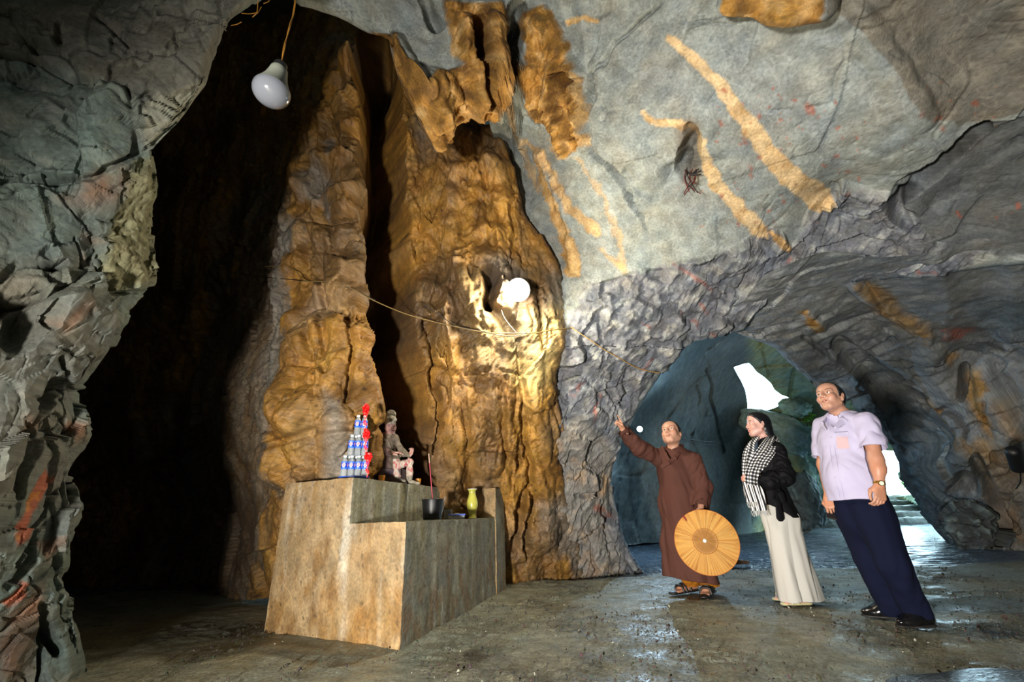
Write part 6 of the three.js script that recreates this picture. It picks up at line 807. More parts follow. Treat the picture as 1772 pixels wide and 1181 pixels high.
// ───────────── the woman with the chequered scarf ─────────────
{
  const foot = onGround(1384, 1046), z = foot.z, J = (x, y, dz = 0) => onZ(x, y, z + dz), { o, add } = figure('person', 'woman in profile with a black and white chequered scarf, black blouse and wide white trousers', V3(foot.x, 0, foot.z));
  const yaw = -1.5, fwd = V3(Math.sin(yaw), 0, Math.cos(yaw)), left = V3(Math.cos(yaw), 0, -Math.sin(yaw));
  const headC = J(1311, 736, 0), neck = J(1325, 768, 0), chest = J(1325, 803, 0), waist = J(1337, 850, 0), hip = J(1349, 893, 0);
  const H = makeHead(headC, qYPR(-1.62, 0.10, 0.02), { h: 0.215, wide: 1.0, jaw: 1.0, skin: SKINW, blush: hex('#d8846c'), lip: hex('#b8202a'), hair: [0.02, 0.014, 0.012], hairline: [[-0.12, -0.05], [-0.05, -0.045], [-0.035, -0.034], [-0.03, -0.02], [0.0, 0.004], [0.025, 0.022], [0.05, 0.048], [0.075, 0.070], [0.1, 0.085], [0.13, 0.09]] });
  const shL = J(1346, 780, 0.14), shR = J(1316, 782, -0.15), elL = J(1358, 824, 0.19), wrL = J(1305, 829, 0.17), elR = J(1318, 826, -0.2), wrR = J(1300, 832, -0.05);
  const hL = makeHand(wrL, J(1285, 826, 0.10).sub(wrL), V3(0.1, 0.25, 0.95), V3(0, 0.95, -0.1), { curl: [0.6, 0.7, 0.8, 0.85], thumb: 0.5, size: 0.92 }), hR = makeHand(wrR, J(1284, 830, 0.02).sub(wrR), V3(-0.6, 0.6, 0), V3(0, 0.9, 0.3), { curl: [0.6, 0.7, 0.8, 0.9], thumb: 0.6, size: 0.9 });
  const neckTop = H.world(V3(0, -0.05, -0.03));
  const feet = [[onGround(1345, 1040), onGround(1372, 1039)], [onGround(1360, 1049), onGround(1398, 1048)]];
  const footF = feet.map(([t, h]) => blend([flat(h.clone().setY(0.045), h.clone().lerp(t, 0.6).setY(0.035), 0.036, 0.038, V3(0, 1, 0), 0.8), ...[0, 1, 2, 3, 4].map((i) => { const d = t.clone().sub(h).setY(0).normalize(), sd = V3(-d.z, 0, d.x), b = h.clone().lerp(t, 0.66).setY(0.03).addScaledVector(sd, (i - 2) * 0.014), e = b.clone().addScaledVector(d, 0.066 - i * 0.007).setY(0.022); return cone(b, e, 0.012, i ? 0.0075 : 0.0105); }), cone(h.clone().setY(0.05), h.clone().setY(0.16), 0.032, 0.036)], 0.012));
  const body = blend([cone(neckTop, neck, 0.046, 0.05), cone(neck, chest, 0.055, 0.09), cone(chest, hip, 0.09, 0.1), cone(neck, shL, 0.04, 0.04), cone(neck, shR, 0.04, 0.04), cone(shL, elL, 0.042, 0.036), cone(elL, wrL, 0.036, 0.024), cone(shR, elR, 0.04, 0.036), cone(elR, wrR, 0.036, 0.024)], 0.03);
  const tint = (x, y, z) => mix3(SKINW, hex('#cc8c72'), clamp(0.3 + n3(x * 9, y * 9, z * 9) * 0.4));
  const legsB = feet.map(([t, h], i) => cone(h.clone().setY(0.14), J(i ? 1376 : 1370, 960, i ? 0.05 : -0.05), 0.034, 0.05));
  const bodyAll = wrapF(body, legsB, 0.02);
  const g = join([mesher(bodyAll, ...around([headC, neck, shL, shR, elL, elR, wrL, wrR, hip, feet[0][1], feet[1][1]], 0.12), 0.011, tint), mesher((x, y, z) => smin(H.fw(x, y, z), body(x, y, z), 0.02), ...around([headC], 0.145), 0.003, H.tone), mesher(wrapF(body, [hL], 0.014), ...around(hL.pts, 0.02), 0.003, tint), mesher(wrapF(body, [hR], 0.014), ...around(hR.pts, 0.02), 0.0034, tint), ...footF.map((f, i) => mesher(f, ...around([feet[i][0].clone().setY(0), feet[i][1], feet[i][1].clone().setY(0.1)], 0.06), 0.0038, tint))]);
  add('body', g, skinM); H.eyes(o);
  const tail = [H.world(V3(0, 0.02, -0.06)), H.world(V3(0, -0.05, -0.066)), J(1334, 764, 0.0), J(1341, 782, 0.0)], tailF = blend([cone(tail[0], tail[1], 0.060, 0.056), cone(tail[1], tail[2], 0.056, 0.050), cone(tail[2], tail[3], 0.050, 0.036)], 0.03);
  add('hair', mesher((x, y, z) => { const p = H.toL(x, y, z), st = 0.0008 * Math.sin(p[0] * 260 + p[1] * 90); let d = smax(H.cran(x, y, z) - 0.008, H.hairD(p) * 0.8, 0.012); d = smin(d, smax(tailF(x, y, z), p[2] + 0.030 + (p[1] > 0 ? -0.02 : 0), 0.01), 0.02); return d + st; }, ...around([headC, tail[3]], 0.15), 0.0038), phys({ color: 0x0c0c10, roughness: 0.38 }));
  { const e = H.world(V3(0.078, -0.046, -0.006)); add('earring', new THREE.SphereGeometry(0.006, 12, 8).scale(1, 2, 1).translate(e.x, e.y - 0.008, e.z), gloss(0x6a3a30, 0.3)); }
  // blouse
  const cuff = wrL.clone().lerp(elL, 0.12), trunk = blend([flat(J(1330, 776, 0), chest, 0.10, 0.125, fwd, 0.85), flat(chest, waist, 0.125, 0.112, fwd, 0.92), cone(neck, shL, 0.05, 0.062), cone(neck, shR, 0.05, 0.06), ell(J(1316, 806, 0), [0.09, 0.09, 0.12])], 0.06), pepl = flat(waist, J(1350, 897, 0), 0.115, 0.172, fwd, 0.9);
  const arm = blend([cone(shL, elL, 0.066, 0.082), cone(elL, J(1330, 833, 0.19), 0.084, 0.072), cone(J(1330, 833, 0.19), cuff, 0.070, 0.040), cone(shR, elR, 0.06, 0.07), cone(elR, wrR, 0.07, 0.04)], 0.03);
  const hemAt = (x, yv, z) => { const f = (x - hip.x) * fwd.x + (z - hip.z) * fwd.z; return lerp(J(1349, 897, 0).y, J(1330, 872, 0).y, clamp((f + 0.02) / 0.14)); };
  const blouse = (x, y, z) => { let d = smin(trunk(x, y, z), pepl(x, y, z), 0.04) + folds(x, y, z, 9, 3, 9, 0.006); d = smin(d, arm(x, y, z) + folds(x + y, y - x, z, 13, 9, 13, 0.010), 0.02); return Math.max(smax(d, -(body(x, y, z) - 0.004), 0.003), hemAt(x, y, z) - y); };
  const black = cloth(0x0a0a0d, 0.7);
  add('blouse', mesher(blouse, ...around([neck, shL, shR, elL, elR, wrL, hip], 0.19), 0.0066), black);
  { const c = wrL.clone().lerp(elL, 0.10), ax = wrL.clone().sub(elL).normalize(); add('cuff', new THREE.TorusGeometry(0.033, 0.009, 10, 32).scale(1, 1, 1.8).applyQuaternion(new THREE.Quaternion().setFromUnitVectors(V3(0, 0, 1), ax)).translate(c.x, c.y, c.z), black); const c2 = wrL.clone().addScaledVector(ax, 0.004); add('bracelet', new THREE.TorusGeometry(0.0265, 0.0028, 8, 28).applyQuaternion(new THREE.Quaternion().setFromUnitVectors(V3(0, 0, 1), ax)).translate(c2.x, c2.y, c2.z), gloss(0x1a0e0c, 0.4)); }
  // bow and hanging tie at the waist
  const tie = (pts, w, r = 0.006) => { const q = pts.map(([x, y, dz]) => J(x, y, dz)); return blend(q.slice(1).map((p, i) => flat(q[i], p, w[i] ?? w[0], w[i + 1] ?? w[0], left, 0.3)), 0.012); };
  for (const [n, pts, w] of [['tie_end', [[1347, 846, 0.17], [1346, 870, 0.20], [1350, 896, 0.205]], [0.016, 0.024, 0.034]], ['tie_loop', [[1347, 845, 0.17], [1352, 856, 0.19], [1355, 866, 0.19], [1350, 870, 0.19]], [0.014, 0.026, 0.022, 0.012]], ['tie_loop', [[1347, 845, 0.17], [1340, 852, 0.18], [1338, 862, 0.18]], [0.014, 0.022, 0.014]]]) add(n, mesher(tie(pts, w), ...around(pts.map((p) => J(...p)), 0.06), 0.005), black);
  // wide white trousers
  const hemC = J(1385, 1040, 0), topC = J(1347, 880, 0), skirtA = flat(topC, hip, 0.135, 0.160, fwd, 0.88), skirtB = flat(hip, J(1386, 1044, 0), 0.150, 0.196, left, 0.72), under = cone(J(1365, 985, 0), J(1386, 1060, 0), 0.02, 0.13);
  const skirt = (x, y, z) => { let d = smin(skirtA(x, y, z), skirtB(x, y, z), 0.05); const low = sstep(0.9, 0.1, y); d += folds(x * 1.0, y * 1, z, 8.5, 0.9, 8.5, 0.010 + low * 0.012) + 0.003 * n3(x * 20, y * 6, z * 20); d = Math.max(d, 0.03 + 0.018 * n3(x * 6, 3, z * 6) - y, y - J(1347, 868, 0).y); return smax(d, -under(x, y, z), 0.01); };
  add('trousers', mesher(skirt, ...around([topC, hip, hemC, J(1386, 1047, 0)], 0.24), 0.008), cloth(0xacaaa4, 0.85));
  // sandals
  for (const [t, h] of feet) { const d = t.clone().sub(h).setY(0).normalize(), sole = blend([flat(h.clone().setY(0.014), h.clone().lerp(t, 0.5).setY(0.014), 0.038, 0.036, V3(0, 1, 0), 0.36), flat(h.clone().lerp(t, 0.5).setY(0.014), t.clone().setY(0.014), 0.036, 0.040, V3(0, 1, 0), 0.36)], 0.01), m = h.clone().lerp(t, 0.62), sd = V3(-d.z, 0, d.x); const beige = gloss(0xb0a982, 0.5); add('sandal_sole', mesher((x, y, z) => Math.max(sole(x, y, z), 0.001 - y), ...around([t.clone().setY(0.01), h.clone().setY(0.01)], 0.06), 0.0045), beige); for (const k of [-0.02, 0.028]) { const c = m.clone().addScaledVector(d, k); add('sandal_strap', tubeAlong([c.clone().addScaledVector(sd, -0.041).setY(0.016), c.clone().addScaledVector(sd, -0.030).setY(0.056), c.clone().setY(0.068), c.clone().addScaledVector(sd, 0.030).setY(0.056), c.clone().addScaledVector(sd, 0.041).setY(0.016)], 0.0085, 26, 8), beige); } }
  // scarf: folded cloth ribbons with thickness
  const cv = document.createElement('canvas'); cv.width = cv.height = 256; const x2 = cv.getContext('2d'); x2.fillStyle = '#efefee'; x2.fillRect(0, 0, 256, 256); x2.fillStyle = 'rgba(14,14,18,0.62)'; for (let i = 0; i < 8; i++) { x2.fillRect(i * 32 + 8, 0, 17, 256); x2.fillRect(0, i * 32 + 8, 256, 17); } x2.fillStyle = '#0a0a0e'; for (let i = 0; i < 8; i++) for (let j = 0; j < 8; j++) x2.fillRect(i * 32 + 7, j * 32 + 7, 19, 19);
  const ct = new THREE.CanvasTexture(cv); ct.colorSpace = THREE.SRGBColorSpace; ct.wrapS = ct.wrapT = THREE.RepeatWrapping; ct.repeat.set(4.2, 4.2);
  const cs2 = document.createElement('canvas'); cs2.width = cs2.height = 128; const x3 = cs2.getContext('2d'); x3.fillStyle = '#e6e6e4'; x3.fillRect(0, 0, 128, 128); x3.fillStyle = '#16161a'; for (let i = 0; i < 8; i++) x3.fillRect(i * 16 + 3, 0, 8, 128); const st = new THREE.CanvasTexture(cs2); st.colorSpace = THREE.SRGBColorSpace; st.wrapS = st.wrapT = THREE.RepeatWrapping; st.repeat.set(5.0, 5.0);
  const checkM = std({ map: ct, roughness: 0.9, side: THREE.DoubleSide }), stripeM = std({ map: st, roughness: 0.9, side: THREE.DoubleSide });
  const ribbon = (rows, ruff, mat, name) => { // rows: [left edge px, py, dz, right edge px, py, dz]
    const A = new THREE.CatmullRomCurve3(rows.map((r) => J(r[0], r[1], r[2]))), Bc = new THREE.CatmullRomCurve3(rows.map((r) => J(r[3], r[4], r[5]))), n = 60, m = 26, pos = [], uv = [], idx = []; let along = 0, prev = null;
    const P = [], row = []; for (let j = 0; j <= n; j++) { const a = A.getPoint(j / n), b = Bc.getPoint(j / n), mid = a.clone().lerp(b, 0.5); if (prev) along += mid.distanceTo(prev); prev = mid; const w = b.clone().sub(a), t = A.getTangent(j / n), nn = V3().crossVectors(t, w).normalize(); if (nn.dot(V3(-0.5, 0, 1)) < 0) nn.negate(); for (const side of [1, -1]) for (let i = 0; i <= m; i++) { const s = i / m, wave = Math.sin(s * ruff * 6.283 + Math.sin(j / n * 3) * 1.4) * 0.011 + Math.sin(s * 3.14159) * 0.018; const p = a.clone().addScaledVector(w, s).addScaledVector(nn, wave + side * 0.0028); pos.push(p.x, p.y, p.z); uv.push(s * w.length() * 1.25, along); } }
    const R = (m + 1) * 2; for (let j = 0; j < n; j++) for (let i = 0; i < m; i++) { const a = j * R + i, b = a + R, c = a + m + 1, d = b + m + 1; idx.push(a, b, a + 1, a + 1, b, b + 1, c, c + 1, d, c + 1, d + 1, d); } for (let j = 0; j < n; j++) for (const i of [0, m]) { const a = j * R + i, b = a + R; idx.push(a, a + m + 1, b, b, a + m + 1, b + m + 1); }
    const gg = new THREE.BufferGeometry(); gg.setAttribute('position', new THREE.Float32BufferAttribute(pos, 3)); gg.setAttribute('uv', new THREE.Float32BufferAttribute(uv, 2)); gg.setIndex(idx); gg.computeVertexNormals(); return add(name, gg, mat);
  };
  ribbon([[1334, 752, -0.04, 1340, 756, -0.10], [1322, 762, 0.12, 1350, 766, 0.08], [1310, 778, 0.17, 1341, 786, 0.20], [1296, 800, 0.17, 1330, 803, 0.22], [1290, 820, 0.16, 1312, 824, 0.22], [1290, 838, 0.15, 1310, 842, 0.21]], 2.5, checkM, 'scarf_wrap');
  ribbon([[1316, 760, -0.10, 1320, 752, 0.0], [1298, 768, -0.02, 1305, 768, 0.08], [1288, 785, 0.02, 1304, 785, 0.12], [1286, 810, 0.04, 1300, 812, 0.15], [1287, 838, 0.08, 1300, 840, 0.17]], 1.5, checkM, 'scarf_wrap');
  ribbon([[1285, 834, 0.10, 1312, 836, 0.19], [1289, 850, 0.10, 1320, 850, 0.20], [1295, 868, 0.10, 1324, 868, 0.20], [1300, 884, 0.10, 1327, 884, 0.20]], 3.5, stripeM, 'scarf_end'); ribbon([[1286, 836, 0.04, 1304, 838, 0.14], [1289, 852, 0.05, 1308, 852, 0.15], [1293, 870, 0.05, 1310, 868, 0.15]], 2.5, stripeM, 'scarf_end');
  const r = rng(6), fr = []; for (let i = 0; i < 34; i++) { const s = i / 33, low = i % 3 ? 1 : 0, x = low ? lerp(1300, 1328, s) : lerp(1293, 1311, s), y = low ? 883 : 869, a = J(x, y, lerp(0.10, 0.20, s)); fr.push(tubeAlong([a, a.clone().add(V3((r() - 0.5) * 0.012, -0.022, (r() - 0.5) * 0.01)), a.clone().add(V3((r() - 0.5) * 0.022, -0.042 - r() * 0.012, (r() - 0.5) * 0.014))], 0.0026, 8, 5)); } add('fringe', join(fr), std({ color: 0xa8a8a6, roughness: 0.9 }));
}
// ───────────── the monk ─────────────
{
  const foot = onGround(1206, 1032), z = foot.z, J = (x, y, dz = 0) => onZ(x, y, z + dz), { o, add } = figure('person', 'monk in a long brown robe pointing up to the left with his right arm', V3(foot.x, 0, foot.z));
  const yaw = -0.62, fwd = V3(Math.sin(yaw), 0, Math.cos(yaw)), left = V3(Math.cos(yaw), 0, -Math.sin(yaw));
  const headC = J(1162, 752, 0.05), neck = J(1165, 784, 0), chest = J(1168, 815, 0), belly = J(1176, 870, 0), H = makeHead(headC, qYPR(-0.66, 0.42, 0.10), { h: 0.258, wide: 1.04, jaw: 1.08, skin: SKINM, blush: hex('#c66a4a'), lip: hex('#a85a4c'), hair: [0.03, 0.02, 0.015], stubble: [0.035, 0.022, 0.018], hairline: [[-0.09, -0.10], [-0.04, -0.05], [-0.01, -0.02], [0.0, 0.012], [0.03, 0.026], [0.055, 0.046], [0.08, 0.058], [0.13, 0.066]] });
  const shR = J(1141, 793, -0.08), elR = J(1106, 776, 0.0), wrR = J(1078, 744, 0.04), shL = J(1199, 797, 0.10), elL = J(1217, 845, 0.14), wrL = J(1212, 884, 0.24);
  const hR = makeHand(wrR, J(1069, 726, 0.05).sub(wrR), V3(0.55, 0.35, -0.35), V3(0.5, 0.55, 0.45), { curl: [0.08, 1.35, 1.4, 1.45], thumb: 1.0, size: 0.98 }), hL = makeHand(wrL, J(1205, 902, 0.27).sub(wrL), V3(0.35, 0.1, 0.9), V3(-0.9, -0.1, 0.1), { curl: [0.8, 0.9, 0.95, 1.0], thumb: 0.7, size: 0.98 });
  const neckTop = H.world(V3(0, -0.055, -0.03));
  const feet = [[onGround(1166, 1030), onGround(1202, 1024)], [onGround(1218, 1036), onGround(1232, 1026)]];
  const footF = feet.map(([t, h]) => blend([flat(h.clone().setY(0.05), h.clone().lerp(t, 0.6).setY(0.04), 0.042, 0.044, V3(0, 1, 0), 0.8), ...[0, 1, 2, 3, 4].map((i) => { const d = t.clone().sub(h).setY(0).normalize(), sd = V3(-d.z, 0, d.x), b = h.clone().lerp(t, 0.66).setY(0.032).addScaledVector(sd, (i - 2) * 0.017), e = b.clone().addScaledVector(d, 0.076 - i * 0.008).setY(0.024); return cone(b, e, 0.013, i ? 0.0085 : 0.012); }), cone(h.clone().setY(0.06), h.clone().setY(0.2), 0.036, 0.042)], 0.014));
  const body = blend([cone(neckTop, neck, 0.056, 0.060), cone(neck, chest, 0.065, 0.11), cone(chest, J(1184, 920, 0), 0.11, 0.12), cone(neck, shR, 0.05, 0.05), cone(neck, shL, 0.05, 0.05), cone(shR, elR, 0.046, 0.04), cone(elR, wrR, 0.04, 0.028), cone(shL, elL, 0.046, 0.04), cone(elL, wrL, 0.04, 0.028)], 0.03);
  const tint = (x, y, z) => mix3(SKINM, hex('#b87a58'), clamp(0.3 + n3(x * 9, y * 9, z * 9) * 0.4));
  const legsB = feet.map(([t, h], i) => cone(h.clone().setY(0.18), J(i ? 1200 : 1178, 930, i ? 0.05 : -0.05), 0.04, 0.08)), bodyAll = wrapF(body, legsB, 0.02);
  add('body', join([mesher(bodyAll, ...around([headC, neck, shL, shR, elL, elR, wrL, wrR, feet[0][1], feet[1][1]], 0.13), 0.012, tint), mesher((x, y, z) => smin(H.fw(x, y, z), body(x, y, z), 0.02), ...around([headC], 0.15), 0.003, H.tone), mesher(wrapF(body, [hR], 0.014), ...around(hR.pts, 0.02), 0.003, tint), mesher(wrapF(body, [hL], 0.014), ...around(hL.pts, 0.02), 0.003, tint), ...footF.map((f, i) => mesher(f, ...around([feet[i][0].clone().setY(0), feet[i][1], feet[i][1].clone().setY(0.1)], 0.07), 0.004, tint))]), skinM); H.eyes(o);
  add('hair', mesher((x, y, z) => { const p = H.toL(x, y, z); return smax(H.cran(x, y, z) - 0.0035 + 0.001 * n3(x * 160, y * 160, z * 160), H.hairD(p) * 0.8, 0.006); }, ...around([headC], 0.16), 0.0036), phys({ color: 0x17100d, roughness: 0.8 }));
  // robe
  const hemL = J(1172, 1004, 0), hemR = J(1222, 1010, 0), up = V3(0, 1, 0);
  const trunk = blend([flat(J(1167, 788, 0), chest, 0.115, 0.17, fwd, 0.78), flat(chest, belly, 0.172, 0.19, fwd, 0.84), flat(belly, J(1184, 940, 0), 0.19, 0.215, fwd, 0.82), flat(J(1184, 940, 0), J(1192, 1030, 0), 0.215, 0.262, fwd, 0.78), cone(neck, shR, 0.06, 0.078), cone(neck, shL, 0.06, 0.082), flat(J(1205, 960, 0.05), J(1222, 1020, 0.06), 0.12, 0.15, fwd, 0.7)], 0.07);
  const slv = (a, b, c, r0, r1, r2) => { const ax = c.clone().sub(b).normalize(), out = blend([cone(a, b, r0, r1), cone(b, c.clone().addScaledVector(ax, 0.06), r1, r2)], 0.03), inn = cone(b.clone().lerp(c, 0.3), c.clone().addScaledVector(ax, 0.14), r1 - 0.03, r2 - 0.006); return (x, y, z) => { const e = (x - c.x) * ax.x + (y - c.y) * ax.y + (z - c.z) * ax.z; return Math.max(out(x, y, z) + folds(x - y, x + y, z, 10, 5, 10, 0.009), e, e > -0.2 ? -inn(x, y, z) : -9); }; };
  const sR = slv(shR, elR, wrR.clone().lerp(elR, -0.02), 0.085, 0.088, 0.066), sL = slv(shL, elL, wrL.clone().lerp(elL, 0.08), 0.09, 0.09, 0.078), vneck = blend([cone(J(1160, 775, 0.12), J(1157, 788, 0.16), 0.05, 0.012)], 0.01), under = flat(J(1186, 960, 0), J(1193, 1040, 0), 0.10, 0.235, fwd, 0.74);
  const hemY = (x) => { const t = clamp((x - J(1139, 1000, 0).x) / (J(1248, 1015, 0).x - J(1139, 1000, 0).x)); return lerp(J(1139, 996, 0).y, J(1248, 1011, 0).y, t); };
  const robe = (x, y, z) => { const low = sstep(1.1, 0.2, y); let d = trunk(x, y, z) + folds(x, y, z, 6.5, 0.8, 6.5, 0.009 + low * 0.014) + folds(x + y * 0.3, y, z, 15, 2, 15, 0.004); d = smin(d, sR(x, y, z), 0.03); d = smin(d, sL(x, y, z), 0.03); d = Math.max(d, hemY(x) + 0.012 * n3(x * 5, 2, z * 5) - y); d = smax(d, -(body(x, y, z) - 0.004), 0.004); d = smax(d, -vneck(x, y, z), 0.008); return smax(d, -under(x, y, z), 0.006); };
  const brown = cloth(0x4a2e27, 0.8);
  add('robe', mesher(robe, ...around([neck, shR, shL, elR, wrR, elL, wrL, J(1192, 1020, 0)], 0.3), 0.0088), brown);
  // crossed collar bands
  for (const pts of [[[1180, 772, 0.02], [1177, 782, 0.10], [1167, 794, 0.155], [1155, 802, 0.165], [1146, 808, 0.15]], [[1146, 776, 0.02], [1150, 786, 0.12], [1156, 796, 0.16]]]) { const q = pts.map((p) => J(...p)), nn = fwd; add('collar', mesher(blend(q.slice(1).map((p, i) => flat(q[i], p, 0.022, 0.022, nn, 0.4)), 0.015), ...around(q, 0.04), 0.0042), brown); }
  // ochre trousers
  const ochre = cloth(0xa86a1e, 0.85); feet.forEach(([t, h], i) => { const a = J(i ? 1212 : 1184, 985, i ? 0.05 : -0.03), f = cone(h.clone().setY(0.07), a, 0.082, 0.086); add('trouser_leg', mesher((x, y, z) => Math.max(f(x, y, z) + folds(x, y, z, 10, 8, 10, 0.007), 0.052 - y), ...around([h.clone().setY(0.05), a], 0.11), 0.0065), ochre); });
  // sandals
  for (const [t, h] of feet) { const d = t.clone().sub(h).setY(0).normalize(), sole = blend([flat(h.clone().setY(0.014), h.clone().lerp(t, 0.5).setY(0.014), 0.046, 0.044, V3(0, 1, 0), 0.34), flat(h.clone().lerp(t, 0.5).setY(0.014), t.clone().setY(0.014), 0.044, 0.048, V3(0, 1, 0), 0.34)], 0.01), m = h.clone().lerp(t, 0.55), sd = V3(-d.z, 0, d.x), dark = gloss(0x1a1614, 0.5); add('sandal_sole', mesher((x, y, z) => Math.max(sole(x, y, z), 0.001 - y), ...around([t.clone().setY(0.01), h.clone().setY(0.01)], 0.07), 0.0045), dark); for (const k of [-0.06, 0.0, 0.045]) { const c = m.clone().addScaledVector(d, k); add('sandal_strap', tubeAlong([c.clone().addScaledVector(sd, -0.05).setY(0.018), c.clone().addScaledVector(sd, -0.036).setY(0.064), c.clone().setY(0.084 - Math.max(0, k) * 0.3), c.clone().addScaledVector(sd, 0.036).setY(0.064), c.clone().addScaledVector(sd, 0.05).setY(0.018)], 0.011, 26, 8), dark); } }
  // straw hat held at his side
  const hc = J(1222, 938, 0.36), s = seen(hc)[2] / FOC, R = 51.5 * s, hat = thing('straw_hat', 'wide round woven straw hat held by its rim at the monk\'s side', 'hat', hc), out = EYEP.clone().sub(hc).normalize().add(V3(-0.10, 0.06, 0)).normalize(); hat.quaternion.setFromUnitVectors(V3(0, 1, 0), out);
  const prof = [[R, 0], [R * 0.995, 0.006], [R * 0.8, 0.034], [R * 0.55, 0.062], [R * 0.40, 0.078], [R * 0.37, 0.082], [R * 0.34, 0.078], [R * 0.26, 0.088], [R * 0.14, 0.104], [R * 0.05, 0.113], [0, 0.115]];
  const straw = std({ roughness: 0.75, vertexColors: true, side: THREE.DoubleSide });
  const cone0 = lathe([...prof.map(([a, b]) => [a, b]), ...prof.slice().reverse().map(([a, b]) => [Math.max(0, a - 0.002), b - 0.006])], 220), pc = cone0.attributes.position, cc = new Float32Array(pc.count * 3); for (let i = 0; i < pc.count; i++) { const x = pc.getX(i), zz = pc.getZ(i), rr = Math.hypot(x, zz), a = Math.atan2(zz, x), st = n3(Math.cos(a) * 16, Math.sin(a) * 16, 2) * 0.6 + n3(Math.cos(a) * 34, Math.sin(a) * 34, rr * 6) * 0.5; cc.set(mix3(mix3(hex('#c08f45'), hex('#8f5a1e'), clamp(0.4 + st * 1.3)), hex('#6a4216'), rr < R * 0.36 ? 0.6 : 0), i * 3); } cone0.setAttribute('color', new THREE.BufferAttribute(cc, 3)); obj('hat_cone', cone0, straw, hat);
  const slivers = []; { const q = rng(22); for (let i = 0; i < 150; i++) { const a = q() * 6.283, r0 = R * (0.40 + q() * 0.12), r1 = R * (0.82 + q() * 0.17), hh = (r) => interp([...prof].sort((m, n) => m[0] - n[0]), r) + 0.0012; slivers.push(tubeAlong([r0, (r0 + r1) / 2, r1].map((r) => V3(Math.cos(a) * r, hh(r), Math.sin(a) * r)), 0.0011, 4, 4)); } } const sm = obj('straw_strips', join(slivers), std({ color: 0xcaa560, roughness: 0.8 }), hat); sm.userData.kind = 'stuff';
  obj('rim', new THREE.TorusGeometry(R, 0.006, 8, 90).rotateX(Math.PI / 2), gloss(0xa8661e, 0.6), hat); obj('ring', new THREE.TorusGeometry(R * 0.38, 0.004, 8, 70).rotateX(Math.PI / 2).translate(0, 0.080, 0), gloss(0x8a5a22, 0.7), hat); obj('tip', new THREE.SphereGeometry(0.016, 16, 10).scale(1, 0.4, 1).translate(0, 0.116, 0), gloss(0xb9c0c0, 0.5), hat); obj('strap', tubeAlong([V3(-R * 0.2, 0.0, -R * 0.97), V3(-R * 0.18, 0.02, -R * 0.99), V3(-R * 0.16, 0.034, -R * 0.8)], 0.008, 14, 6), gloss(0x7a1e1a, 0.7), hat);
}
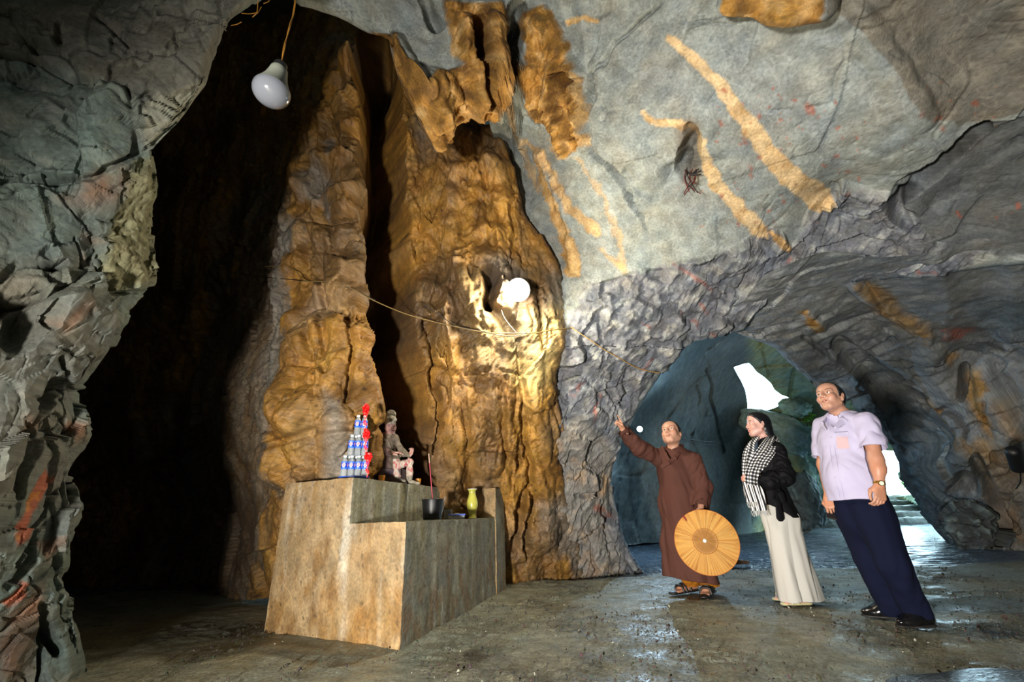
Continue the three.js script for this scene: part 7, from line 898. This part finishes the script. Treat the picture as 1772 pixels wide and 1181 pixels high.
// ───────────── the seated statue on the altar ─────────────
{
  const base = upperSpot(690, 0.13), z = base.z, J = (x, y, dz = 0) => onZ(x, y, z + dz), st = thing('statue', 'weathered seated statue with a tall crown, flaking white and red paint, on the altar tier', 'statue', V3(base.x, HU, base.z)), s = seen(base)[2] / FOC;
  const px = (n) => n * s, add = (n, g, m) => { g.translate(-base.x, -HU, -base.z); return obj(n, g, m, st); };
  const fwd = V3(0.8, 0, 0.6), headC = J(676, 742, 0.02), neck = J(674, 752), chest = J(670, 766), belly = J(671, 790), seatP = J(672, 806), kR = J(684, 793, 0.06), kL = J(709, 800, 0.10), aR = J(688, 824, 0.09), aL = J(709, 828, 0.14), shR = J(660, 758, -0.02), shL = J(683, 760, 0.03), elR = J(664, 780, 0.02), wrR = J(678, 784, 0.09), elL = J(698, 785, 0.06), wrL = J(709, 789, 0.12);
  const F = blend([ell(headC, [px(10), px(11.5), px(9.5)]), flat(J(675, 731, 0.02), J(677, 717, 0.01), px(10), px(8), V3(0, 0, 1), 0.9), cone(neck, chest, px(7), px(14)), flat(chest, belly, px(15), px(15), fwd, 0.8), flat(belly, seatP, px(14), px(17), fwd, 0.9), cone(neck, shR, px(6), px(8.5)), cone(neck, shL, px(6), px(8.5)), cone(shR, elR, px(8.5), px(8)), cone(elR, wrR, px(7), px(4.5)), cone(shL, elL, px(6), px(5.5)), cone(elL, wrL, px(5), px(3.6)), cone(seatP, kR, px(11), px(8)), cone(kR, aR, px(7.5), px(6.5)), cone(J(682, 808, 0.05), kL, px(8), px(5.5)), cone(kL, aL, px(5.5), px(5))], px(4));
  const crown = blend([flat(J(672, 726, 0.03), J(681, 727, 0.04), px(6.5), px(6), V3(0, 1, 0), 0.8), flat(J(674, 718, 0.02), J(680, 717, 0.02), px(7), px(6), V3(0, 1, 0), 0.9)], px(3)), nose = cone(J(679, 740, 0.07), J(680, 744, 0.075), px(1.4), px(1.8)), brow = cone(J(673, 738, 0.06), J(684, 738, 0.06), px(1.6)), lap = flat(J(680, 806, 0.03), J(690, 812, 0.05), px(10), px(6), fwd, 0.8), feetS = blend([flat(J(688, 831, 0.07), J(698, 833, 0.10), px(5.5), px(5), V3(0, 1, 0), 0.6), flat(J(711, 834, 0.10), J(722, 837, 0.13), px(5), px(4.5), V3(0, 1, 0), 0.6)], px(1));
  const f = (x, y, zz) => { let d = F(x, y, zz); d = smin(d, crown(x, y, zz), px(2)); d = smin(d, nose(x, y, zz), px(2)); d = smin(d, brow(x, y, zz), px(2)); d = smin(d, feetS(x, y, zz), px(3)); const fo = y < J(0, 760).y ? 1 : 0.3; return d + fo * folds(x + y * 0.5, y, zz, 26, 9, 26, px(0.8)) + px(0.5) * n3(x * 60, y * 60, zz * 60); };
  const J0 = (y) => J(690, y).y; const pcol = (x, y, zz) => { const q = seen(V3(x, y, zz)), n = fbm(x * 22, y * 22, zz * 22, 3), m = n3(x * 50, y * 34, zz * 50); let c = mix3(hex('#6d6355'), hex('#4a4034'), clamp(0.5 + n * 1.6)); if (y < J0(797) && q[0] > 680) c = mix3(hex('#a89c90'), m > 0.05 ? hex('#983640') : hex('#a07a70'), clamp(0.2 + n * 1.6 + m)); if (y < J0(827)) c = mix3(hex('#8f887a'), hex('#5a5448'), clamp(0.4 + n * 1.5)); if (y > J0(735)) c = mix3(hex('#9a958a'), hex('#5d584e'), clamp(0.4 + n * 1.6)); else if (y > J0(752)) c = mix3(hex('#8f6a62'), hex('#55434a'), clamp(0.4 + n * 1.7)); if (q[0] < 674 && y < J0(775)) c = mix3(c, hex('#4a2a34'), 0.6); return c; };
  const sm = std({ vertexColors: true, roughness: 0.75 });
  add('figure', mesher(f, ...around([headC, J(676, 706), seatP, kR, kL, aR, aL, elR, J(720, 838, 0.14), J(650, 800, -0.1)], 0.07), 0.0048, pcol), sm);
  const hand = (W, tip, n, side, curl, sz) => makeHand(W, tip.clone().sub(W), n, side, { curl, size: sz, thumb: 0.2 });
  const h1 = hand(wrR, J(700, 783, 0.12), V3(0, 1, 0.2), V3(0.2, 0, 1), [0.15, 0.2, 0.25, 0.3], px(24) / 0.18), h2 = hand(wrL, J(714, 778, 0.13), V3(0.5, 0.2, -0.7), V3(0.7, 0.2, 0.4), [0.5, 0.7, 0.8, 0.9], px(19) / 0.18);
  for (const [h, nm] of [[h1, 'hand'], [h2, 'hand']]) add(nm, mesher(h, ...around(h.pts, 0.02), 0.0028, (x, y, zz) => mix3(hex('#ae9084'), hex('#94463e'), clamp(0.2 + fbm(x * 30, y * 30, zz * 30, 3) * 2))), sm);
  const seat = roughPrism([V3(-0.17, 0, 0.11), V3(0.04, 0, 0.11), V3(0.04, 0, -0.16), V3(-0.17, 0, -0.16)], 0, Math.max(0.05, J0(812) - HU), (p, N) => mix3(hex('#3a2e3a'), hex('#5a4c48'), clamp(0.4 + fbm(p.x * 12, p.y * 12, p.z * 12, 3) * 2)), 0.014, 0.006); obj('seat_block', seat, std({ vertexColors: true, roughness: 0.9 }), st);
}
renderer.render(scene, camera);
